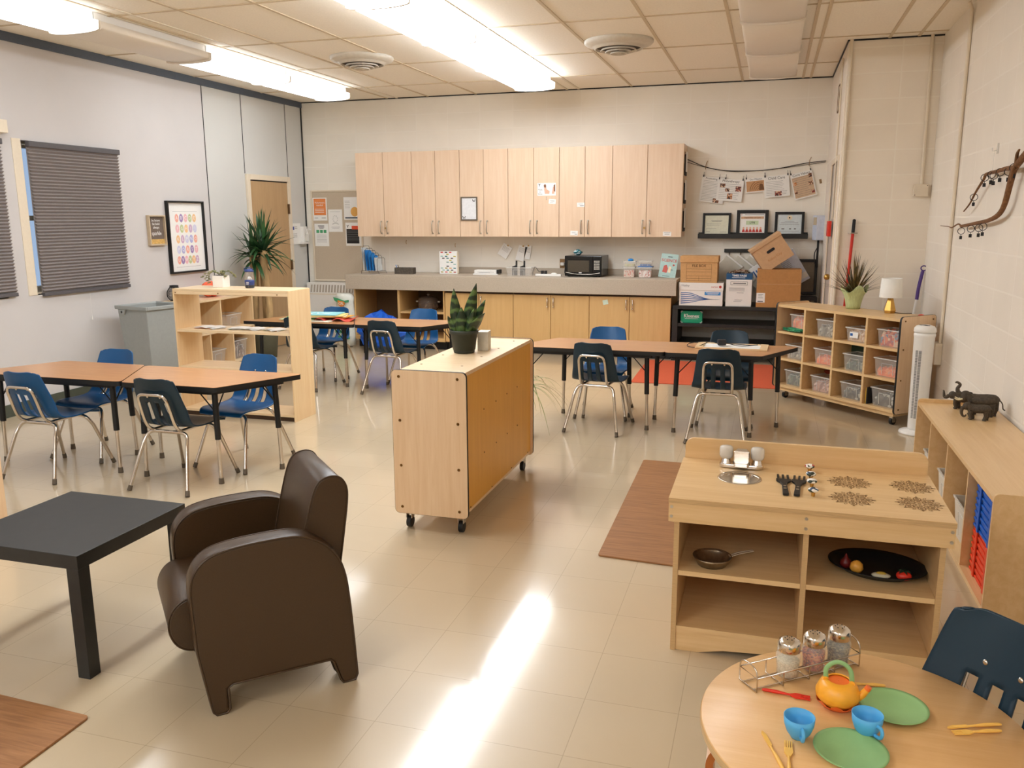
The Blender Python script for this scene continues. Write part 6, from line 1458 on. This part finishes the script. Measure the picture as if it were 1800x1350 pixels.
# spider plant hanging behind the rolling cabinet
t = thing('spider_plant', 'arching spider plant leaves emerging behind the rolling cabinet', 'potted plant', (-1.66, 5.62, 0))
mb(mat('terracotta', rgb(150, 96, 66), .8)).lathe([(.001, 0), (.07, 0), (.095, .15), (.10, .16), (.088, .155), (.001, .15)], 30).build('pot', t)
mb(m_black).lathe([(.001, .0), (.03, .0)], 12, (0, 0, .1505)).build('soil', t)
m_spid = leafmat('spider_green', rgb(96, 116, 66), rgb(170, 172, 120), 10)
mb(m_stem).tube([(0, 0, .15), (.02, 0, .38)], .012, 8).build('stem', t)
rn = random.Random(5)
for i in range(30):
    b = mb(m_spid); leaf(b, (.02, 0, .36), rn.uniform(-1.3, 1.5) if i % 4 else rn.uniform(2, 4.2), rn.uniform(.34, .52), R(rn.uniform(18, 72)), rn.uniform(.5, 1.15), .009, 12); b.build('leaf', t)
# succulent in white pot and blue lantern on the open shelf
t = thing('trailing_succulent', 'small trailing plant in a white square pot on the open birch shelf', 'potted plant', (-4.17, 5.76, 1.0145), R(5))
mb(m_white).prism(rrect(-.05, -.05, .05, .05, .01), 0, .092).build('pot', t, bevel=.002); mb(mat('potting_soil', rgb(66, 50, 36), .9, vary=.3, scale=60)).box((-.042, -.042, .0925), (.042, .042, .094)).build('soil', t)
m_suc = leafmat('dusty_green', rgb(92, 104, 66), rgb(150, 140, 96), 30)
rn = random.Random(31)
for i in range(9):
    a = rn.uniform(1.8, 4.4) if i < 6 else rn.uniform(-.8, 1.2); L = rn.uniform(.06, .13)
    P = bez([(0, 0, .09), (L*.5*math.cos(a), L*.5*math.sin(a), .125), (L*math.cos(a), L*math.sin(a), .10), (L*1.15*math.cos(a), L*1.15*math.sin(a), .10-rn.uniform(.02, .09 if math.cos(a) < 0 else .02))], 4)
    b = mb(m_suc); b.tube([tuple(v) for v in P], .0016, 5)
    for j in range(2, len(P), 1): b.ball(tuple(P[j]+Vector((rn.uniform(-.008, .008), rn.uniform(-.008, .008), rn.uniform(-.004, .008)))), .009, 8, 5, (1.1, 1.1, .45))
    b.build('trailing_stem', t)
t = thing('camp_lantern', 'blue and clear camping lantern on the open birch shelf', 'lantern', (-3.895, 5.74, 1.0145))
m_lb = mat('lantern_blue', rgb(44, 60, 116), .35)
mb(m_lb).lathe([(.001, 0), (.031, 0), (.034, .006), (.0375, .045), (.0385, .058), (.034, .062), (.001, .062)], 32).build('base', t)
mb(mat('lantern_charcoal', rgb(50, 52, 58), .4)).lathe([(.0318, .001), (.0352, .006), (.0366, .022), (.0366, .0225)], 32, capb=False, capt=False).build('base_ring', t)
mb(m_clear).lathe([(.033, .0625), (.034, .07), (.031, .12), (.030, .125)], 28, capb=False, capt=False).build('clear_globe', t)
mb(m_white).lathe([(.001, .0625), (.02, .063), (.012, .085), (.001, .09)], 20).build('reflector', t)
for k in range(4): a = R(45+90*k); mb(m_steel).tube([(.033*math.cos(a), .033*math.sin(a), .062), (.031*math.cos(a), .031*math.sin(a), .126)], .002, 6).build('guard_bar', t)
mb(m_lb).lathe([(.034, .126), (.036, .132), (.028, .144), (.001, .150)], 28).build('cap', t)
mb(m_lb).tube([tuple(v) for v in bez([(-.036, 0, .13), (-.042, 0, .15), (0, 0, .158), (.036, 0, .145)], 5)], .003, 6).build('handle', t)
lines(t, m_white, [(-.005, .018, .046, .003), (-.005, .020, .038, .003), (-.005, .016, .030, .003)], 'printed_text', -.0385)
# papers on the middle shelf of the open shelf
rn = random.Random(12)
for i, (x, lab) in enumerate(((-4.33, 'loose white sheets at the left of the open shelf, orange corner showing'), (-4.24, 'white sheets beside the orange-cornered pile on the open shelf'), (-4.02, 'fanned printed sheets in the middle of the open shelf'), (-3.88, 'white printed sheets right of centre on the open shelf'), (-3.70, 'pale printed sheets at the right end of the open shelf'))):
    t = thing('paper_pile', lab, 'papers', (x+.03, 5.70, .6905), R(rn.uniform(-25, 25)), 'paper piles on the middle board of the open shelf')
    for k in range(3):
        a = R(rn.uniform(-20, 20)); ca, sa = math.cos(a), math.sin(a); w2, h2 = .075, .055
        vs = [(ca*sx*w2-sa*sy*h2, sa*sx*w2+ca*sy*h2, .001+.004*k+zz) for sx, sy, zz in ((-1, -1, 0), (0, -1, .006), (1, -1, 0), (1, 1, .003), (0, 1, .008), (-1, 1, 0))]
        m_ = m_paper if (k or i) else mat('poster_orange', rgb(232, 140, 80), .7)
        if i in (2, 4) and k == 0: m_ = blotch('printed_sheet', rgb(236, 232, 224), [rgb(196, 140, 110), rgb(150, 170, 120)], 40, .7, .6)
        mb(m_).add(vs, [(0, 1, 4, 5), (1, 2, 3, 4)]).build('sheet', t, solid=.0012)
# lantern and orange bag on the low shelf by the wall
t = thing('rattan_lantern', 'round black slatted candle lantern on the low shelf by the left wall', 'lantern', (-5.64, 7.03, .7505))
for k in range(12):
    z = .012+.0105*k; r = .062*math.sin(math.pi*(.14+.72*k/11))**.7+.004
    mb(m_black).tube([(r*math.cos(R(a)), r*math.sin(R(a)), z) for a in range(0, 360, 20)], .0022, 6, closed=True).build('slat', t)
for k in range(4):
    a = R(30+90*k); q = mb(m_black); q.tube([tuple(v) for v in bez([(.040*math.cos(a), .040*math.sin(a), .004), (.066*math.cos(a), .066*math.sin(a), .04), (.066*math.cos(a), .066*math.sin(a), .09), (.038*math.cos(a), .038*math.sin(a), .134)], 4)], .005, 6); q.build('rib', t)
mb(m_black).lathe([(.036, .132), (.042, .134), (.042, .152), (.036, .150)], 28, capb=False, capt=False).lathe([(.001, 0), (.042, 0), (.042, .008), (.001, .008)], 28).build('collar', t)
mb(mat('candle_cream', rgb(236, 222, 190), .6)).cyl((0, 0, .009), (0, 0, .095), .026, seg=24).build('candle', t)
crumple('orange_bag', 'crumpled orange fabric bag on the low shelf by the left wall', 'bag', (-5.56, 7.50, .7505), (.10, .16, .075), mat('coral_orange', rgb(240, 108, 72), .6, vary=.12, scale=20), 14)
# bins inside the low shelf
def clearbin(label, loc, rz, size, cont=None, group=None, ch=.5, lid=False):
    t = thing('clear_bin', label, 'bin', loc, rz, group)
    w_, d_, h_ = size; tub(t, w_, d_, h_, taper=.88)
    if cont is not None:
        rn_ = random.Random(hash(label) % 999 if False else sum(map(ord, label)))
        b = mb(cont); n, mm = 12, 9; vs = []
        for j in range(mm+1):
            for k in range(n+1):
                x = (-.5+k/n)*w_*.86; y = (-.5+j/mm)*d_*.84; e = 0 if 0 < k < n and 0 < j < mm else 1
                vs.append((x*(1-.05*e), y*(1-.05*e), h_*ch*(1+rn_.uniform(-.22, .22))*(1-e)+.004*e if e == 0 else h_*ch*.7))
        o_ = len(vs); vs += [(sx*w_*.41, sy*d_*.40, .004) for sx, sy in ((-1, -1), (1, -1), (1, 1), (-1, 1))]
        fs = [(j*(n+1)+k, j*(n+1)+k+1, (j+1)*(n+1)+k+1, (j+1)*(n+1)+k) for j in range(mm) for k in range(n)]
        b.add(vs, fs)
        def side(idx, c0, c1): b.add([vs[i] for i in idx]+[vs[c0], vs[c1]], [tuple(range(len(idx)))+(len(idx)+1, len(idx))])
        side([k for k in range(n+1)], o_, o_+1); side([mm*(n+1)+k for k in range(n+1)], o_+3, o_+2); side([j*(n+1) for j in range(mm+1)], o_, o_+3); side([j*(n+1)+n for j in range(mm+1)], o_+1, o_+2)
        b.build('contents', t)
    return t
g3 = 'clear bins in the low shelf by the left wall'
clearbin('clear bin on the middle board of the low shelf, right end', (-5.56, 7.72, .4185), R(90), (.26, .20, .13), None, g3)
clearbin('clear bin in the lower middle compartment of the low shelf', (-5.55, 7.39, .0685), R(90), (.24, .22, .14), None, g3)
clearbin('clear bin of dark items in the lower right compartment of the low shelf', (-5.53, 7.74, .0685), R(90), (.24, .22, .20), blotch('dark_mix', rgb(110, 84, 74), [rgb(170, 150, 140), rgb(60, 48, 44)], 40, .7, .5), g3, .8)
crumple('wire_toys', 'dark tangle of toys in the left bay of the low shelf', 'toys', (-5.50, 7.05, .4185), (.08, .12, .06), mat('dark_olive', rgb(60, 58, 40), .7, vary=.3), 22)
# grey bin
t = thing('waste_bin', 'tall grey plastic waste bin against the left wall', 'bin', (-5.33, 6.32, 0), R(-13))
m_bin = mat('grey_bin_plastic', rgb(158, 161, 158), .45, vary=.03)
a, c, ta, tc, H_ = .20, .205, .155, .16, .79
b = mb(m_bin); i_ = .014
def ringv(x, y, z): return [(-x, -y, z), (x, -y, z), (x, y, z), (-x, y, z)]
vs = ringv(ta, tc, 0)+ringv(a, c, H_)+ringv(a-i_, c-i_, H_)+ringv(ta-i_, tc-i_, .02)
f4 = lambda o1, o2: [(o1+k, o1+(k+1) % 4, o2+(k+1) % 4, o2+k) for k in range(4)]
b.add(vs, [(3, 2, 1, 0)]+f4(0, 4)+f4(4, 8)+f4(8, 12)+[(12, 13, 14, 15)]); b.build('bin_body', t, bevel=.008)
q = mb(m_bin); k = .016
q.box((-a-k, -c-k, H_-.03), (a+k, -c-.0005, H_+.004)).box((-a-k, c+.0005, H_-.03), (a+k, c+k, H_+.004)).box((-a-k, -c, H_-.03), (-a-.0005, c, H_+.004)).box((a+.0005, -c, H_-.03), (a+k, c, H_+.004)); q.build('rim', t, bevel=.006)
mb(m_bin).prism([(-.17, H_-.031), (-.07, H_-.031), (-.09, H_-.075), (-.15, H_-.075)], -c-k, -c-.0, 'xz').build('grip', t, bevel=.003)
mb(m_inkd).cyl((-.12, -c-k-.001, H_-.052), (-.12, -c-k+.004, H_-.052), .011, seg=14).build('grip_hole', t)
# ------------------------------------------------------------------ table tops
t = thing('whiteboard_tray', 'wooden-framed whiteboard tray lying on the right trapezoid table', 'tray', (-.235, 6.33, .6005), R(-2))
mb(m_shelf).box((-.255, -.125, 0), (-.20, .125, .014)).build('wood_end', t, bevel=.002); mb(m_shelf).box((.20, -.125, 0), (.255, .125, .014)).build('wood_end', t, bevel=.002)
mb(m_shelfh).box((-.20, -.125, 0), (.20, -.105, .012)).build('wood_rail', t); mb(m_shelfh).box((-.20, .105, 0), (.20, .125, .012)).build('wood_rail', t)
mb(m_paper).box((-.20, -.105, 0), (.20, .105, .006)).build('white_panel', t)
t = thing('charger', 'black power adapter with looped cable on the whiteboard tray', 'charger', (-.31, 6.34, .6145), R(10))
mb(m_inkd).box((-.03, -.025, 0), (.03, .025, .04)).build('adapter', t, bevel=.005)
mb(m_inkd).tube([tuple(v) for v in bez([(-.03, 0, .012), (-.10, .03, .02), (-.22, .04, .006), (-.25, -.02, -.008), (-.20, -.08, -.008), (-.14, -.02, .004), (-.10, .05, .01)], 6)], .0028, 6).build('cable', t)
mb(m_inkd).tube([tuple(v) for v in bez([(.03, 0, .012), (.09, .03, .004), (.20, -.02, .004), (.26, .0, .004), (.17, -.06, .004), (.10, -.05, .004), (.04, .02, .012)], 6)], .0028, 6).build('cable', t)
# card pile on the middle tables
cc = [('pale blue alphabet card on top of the pile, letters in white', rgb(140, 200, 206), (-4.06, 7.09), 8, .055, (.40, .26)), ('yellow card under the pale blue alphabet card', rgb(232, 206, 130), (-4.02, 7.08), 14, .046, (.42, .25)), ('cream card in the middle of the card pile', rgb(232, 214, 170), (-4.00, 7.09), 22, .037, (.40, .24)),
 ('amber card sticking out at the right of the card pile', rgb(216, 160, 60), (-3.93, 7.14), 4, .028, (.30, .22)), ('green card low in the pile on the middle table', rgb(90, 160, 110), (-4.20, 7.12), -12, .020, (.34, .24)), ('pale green card at the bottom left of the card pile', rgb(196, 214, 176), (-4.24, 7.05), 6, .011, (.34, .24)), ('white card at the bottom of the card pile', rgb(230, 226, 206), (-4.06, 7.03), -3, .002, (.38, .24))]
for i, (lab, c, (x, y), rz, z, (w2, h2)) in enumerate(cc):
    t = thing('alphabet_card', lab, 'card', (x, y, .601+z), R(rz), 'pile of coloured cards on the middle table')
    mb(mat('card_%d' % i, c, .6)).box((-w2/2, -h2/2, 0), (w2/2, h2/2, .006)).build('card_sheet', t)
    if i == 0: text('XYZ', t, (-.02, 0, .0063), .13, m_paper, (0, 0, 0))
b = mb(mat('coral_folder', rgb(206, 76, 60), .5, vary=.15, scale=14)); n = 12; vs = []
rn = random.Random(2)
for k in range(n+1):
    x = -.18+.36*k/n; z = .018+.018*math.sin(k*1.1)+rn.uniform(-.004, .004)
    vs += [(x, -.10, z-.010), (x, .10, z)]
b.add(vs, [(2*k, 2*k+2, 2*k+3, 2*k+1) for k in range(n)], True); o = b.build('crumpled_folder', solid=.006); o.location = (-3.88, 7.08, .606); o.rotation_euler = (0, 0, R(12)); tag(o, 'crumpled coral red folder at the right of the card pile', 'folder')
# ------------------------------------------------------------------ lamp on the cubby unit
t = thing('table_lamp', 'small lamp with white drum shade and faceted gold base on the cubby unit', 'lamp', (.905, 7.06, .8065), R(-30))
b = mb(mat('gold_paint', rgb(206, 160, 84), .28, .9))
def poly6(r, z, o=0): return [(r*math.cos(R(60*k+o)), r*math.sin(R(60*k+o)), z) for k in range(6)]
vs = poly6(.040, 0)+poly6(.047, .022)+poly6(.018, .128); b.add(vs, [tuple(range(5, -1, -1)), (12, 13, 14, 15, 16, 17)]+[(k, (k+1) % 6, 6+(k+1) % 6, 6+k) for k in range(6)]+[(6+k, 6+(k+1) % 6, 12+(k+1) % 6, 12+k) for k in range(6)]); b.build('base', t)
mb(mat('shade_linen', rgb(240, 236, 228), .8, vary=.02)).lathe([(.083, .122), (.0735, .268), (.0715, .268), (.081, .122)], 44, capb=False, capt=False).build('lamp_shade', t, merge=True)
mb(m_brass).cyl((0, 0, .129), (0, 0, .20), .006, seg=10).build('stem', t)
mb(m_inkd).tube([tuple(v) for v in bez([(.04, 0, .006), (.08, .01, .004), (.12, .03, .004), (.15, .05, .004)], 5)], .003, 6).build('cord', t)
o = mb(mat('signal_red', rgb(222, 48, 26), .4)).ball((0, 0, .008), .016, 12, 8, (1.5, 1, .6)).build('red_block'); o.location = (1.10, 6.86, .8065); tag(o, 'tiny red object at the right end of the cubby top', 'toy')
# ------------------------------------------------------------------ cubby bins
def cub(u, v, z): return (CU[0]+u*math.cos(A)-v*math.sin(A), CU[1]+u*math.sin(A)+v*math.cos(A), z)
Cm = {'green': blotch('mix_green', rgb(30, 130, 90), [rgb(20, 90, 60), rgb(60, 160, 110)], 60, .5, .4), 'grey': blotch('mix_grey', rgb(130, 122, 104), [rgb(190, 180, 160), rgb(80, 70, 56)], 50, .6, .5), 'peach': blotch('mix_peach', rgb(214, 176, 140), [rgb(236, 214, 190), rgb(190, 140, 100)], 50, .6, .5),
 'multi': blotch('mix_multi', rgb(224, 108, 60), [rgb(110, 140, 160), rgb(236, 196, 160), rgb(170, 50, 40)], 45, .6, .4), 'orange': blotch('mix_orange', rgb(236, 112, 56), [rgb(214, 150, 120), rgb(246, 150, 90)], 50, .5, .5), 'sea': blotch('mix_sea', rgb(80, 100, 84), [rgb(150, 150, 130), rgb(46, 66, 60)], 45, .6, .45),
 'pink': blotch('mix_pink', rgb(200, 150, 130), [rgb(226, 190, 176), rgb(150, 100, 84)], 45, .6, .5), 'dark': blotch('mix_dark', rgb(90, 84, 70), [rgb(200, 196, 180), rgb(40, 40, 36)], 40, .6, .5)}
colx = (-.462, -.156, .156, .462); rowz = (.1225, .3515, .5805); rn_l = ('bottom', 'middle', 'top'); cn = ('first', 'second', 'third', 'fourth')
spec = {(0, 2): ('orange', .8, .17, .13, .15), (1, 2): ('grey', .6, .185, .15, .14), (2, 2): ('peach', .75, .19, .16, .11), (3, 2): ('multi', .8, .21, .16, .13), (0, 1): ('grey', .5, .21, .16, .12), (1, 1): ('orange', .5, .19, .16, .13), (2, 1): ('sea', .5, .21, .16, .13), (3, 1): ('orange', .45, .23, .16, .14),
 (0, 0): ('sea', .7, .20, .16, .13), (1, 0): ('pink', .6, .215, .17, .13), (2, 0): ('dark', .55, .22, .17, .13), (3, 0): ('dark', .6, .235, .17, .14)}
what = {'green': 'green pieces', 'grey': 'grey and tan pieces', 'peach': 'peach-coloured pieces', 'multi': 'mixed red and blue pieces', 'orange': 'orange pieces', 'sea': 'grey-green pieces', 'pink': 'dusty pink pieces', 'dark': 'black and white pieces'}
for (c, r), (k_, ch, w2, d2, h2) in spec.items():
    tb = clearbin('clear bin of %s, %s row, %s column of the cubby unit' % (what[k_], rn_l[r], cn[c]), cub(colx[c]+.03, -.06, rowz[r]), A, (w2, d2, h2), Cm[k_], 'clear bins in the cubby unit', ch)
    if (c, r) == (2, 2): mb(m_paper).box((-.06, -d2/2-.001, .03), (.02, -d2/2+.0, .075)).build('label', tb); lines(tb, m_pblue, [(-.055, -.03, .055, .02)], 'label_print', -d2/2-.0012)
crumple('green_blocks', 'heap of green plastic pieces in the top left compartment of the cubby', 'toys', cub(-.47, -.12, .5805), (.12, .045, .018), Cm['green'], 41, A)
crumple('red_folded_cloth', 'dark red folded item lying on the bin in the bottom row of the cubby', 'cloth', cub(-.13, -.02, .262), (.08, .05, .018), mat('brick_red', rgb(150, 58, 34), .8, vary=.2), 43, A)
t = thing('sea_green_bin', 'dark green tall bin standing behind the grey-green pieces in the middle row', 'bin', cub(.10, .06, .3515), A)
mb(mat('deep_green', rgb(44, 72, 60), .4)).box((-.09, -.04, 0), (.12, .04, .19)).build('bin_body', t, bevel=.004)
t = thing('picture_books', 'yellow-edged books standing at the left of the bottom right compartment', 'books', cub(.345, -.10, .1225), A)
mb(mat('book_yellow', rgb(206, 160, 60), .6)).box((-.012, -.06, 0), (-.003, .06, .125)).build('yellow_book', t); mb(m_inkd).box((-.002, -.06, 0), (.006, .06, .13)).build('dark_book', t)
# ------------------------------------------------------------------ long shelf contents
g5 = 'white bins in the long low shelf'
for i, (y, lab) in enumerate(((4.95, 'white translucent bin in the farthest bay of the long low shelf'), (4.52, 'white translucent bin in the third bay of the long low shelf'), (4.10, 'white translucent bin beside the blue and red stacks'))):
    t = thing('white_bin', lab, 'bin', (1.03, y+.02, .0525), R(-90), g5); tub(t, .30, .26, .19 if i != 1 else .20, m=mat('milky_plastic', rgb(232, 226, 214), .35, alpha=.8, vary=.02), taper=.88)
def ribbed(label, x, y, z, w_, d_, h_, m, n):
    t = thing('tray_stack', label, 'stack', (x, y, z), 0, 'blue and red stacks in the long low shelf')
    for k in range(n):
        z_ = h_*k/n; q = mb(m); q.box((-w_/2+.004*(k % 2), -d_/2, z_), (w_/2, d_/2, z_+h_/n-.002)); q.build('tray', t, bevel=.003)
    for y0 in (-d_/4, d_/4): mb(m).box((-w_/2-.006, y0-.012, 0), (-w_/2-.0, y0+.012, h_)).build('lug', t, bevel=.002)
m_rd = mat('scarlet_plastic', rgb(226, 66, 30), .45); m_bl = mat('royal_blue_plastic', rgb(18, 92, 190), .45)
ribbed('stack of bright red-orange trays under the blue stack in the long shelf', 1.03, 3.66, .0525, .28, .36, .195, m_rd, 14)
ribbed('stack of bright blue trays on the red-orange stack in the long shelf', 1.03, 3.66, .248, .28, .36, .20, m_bl, 14)
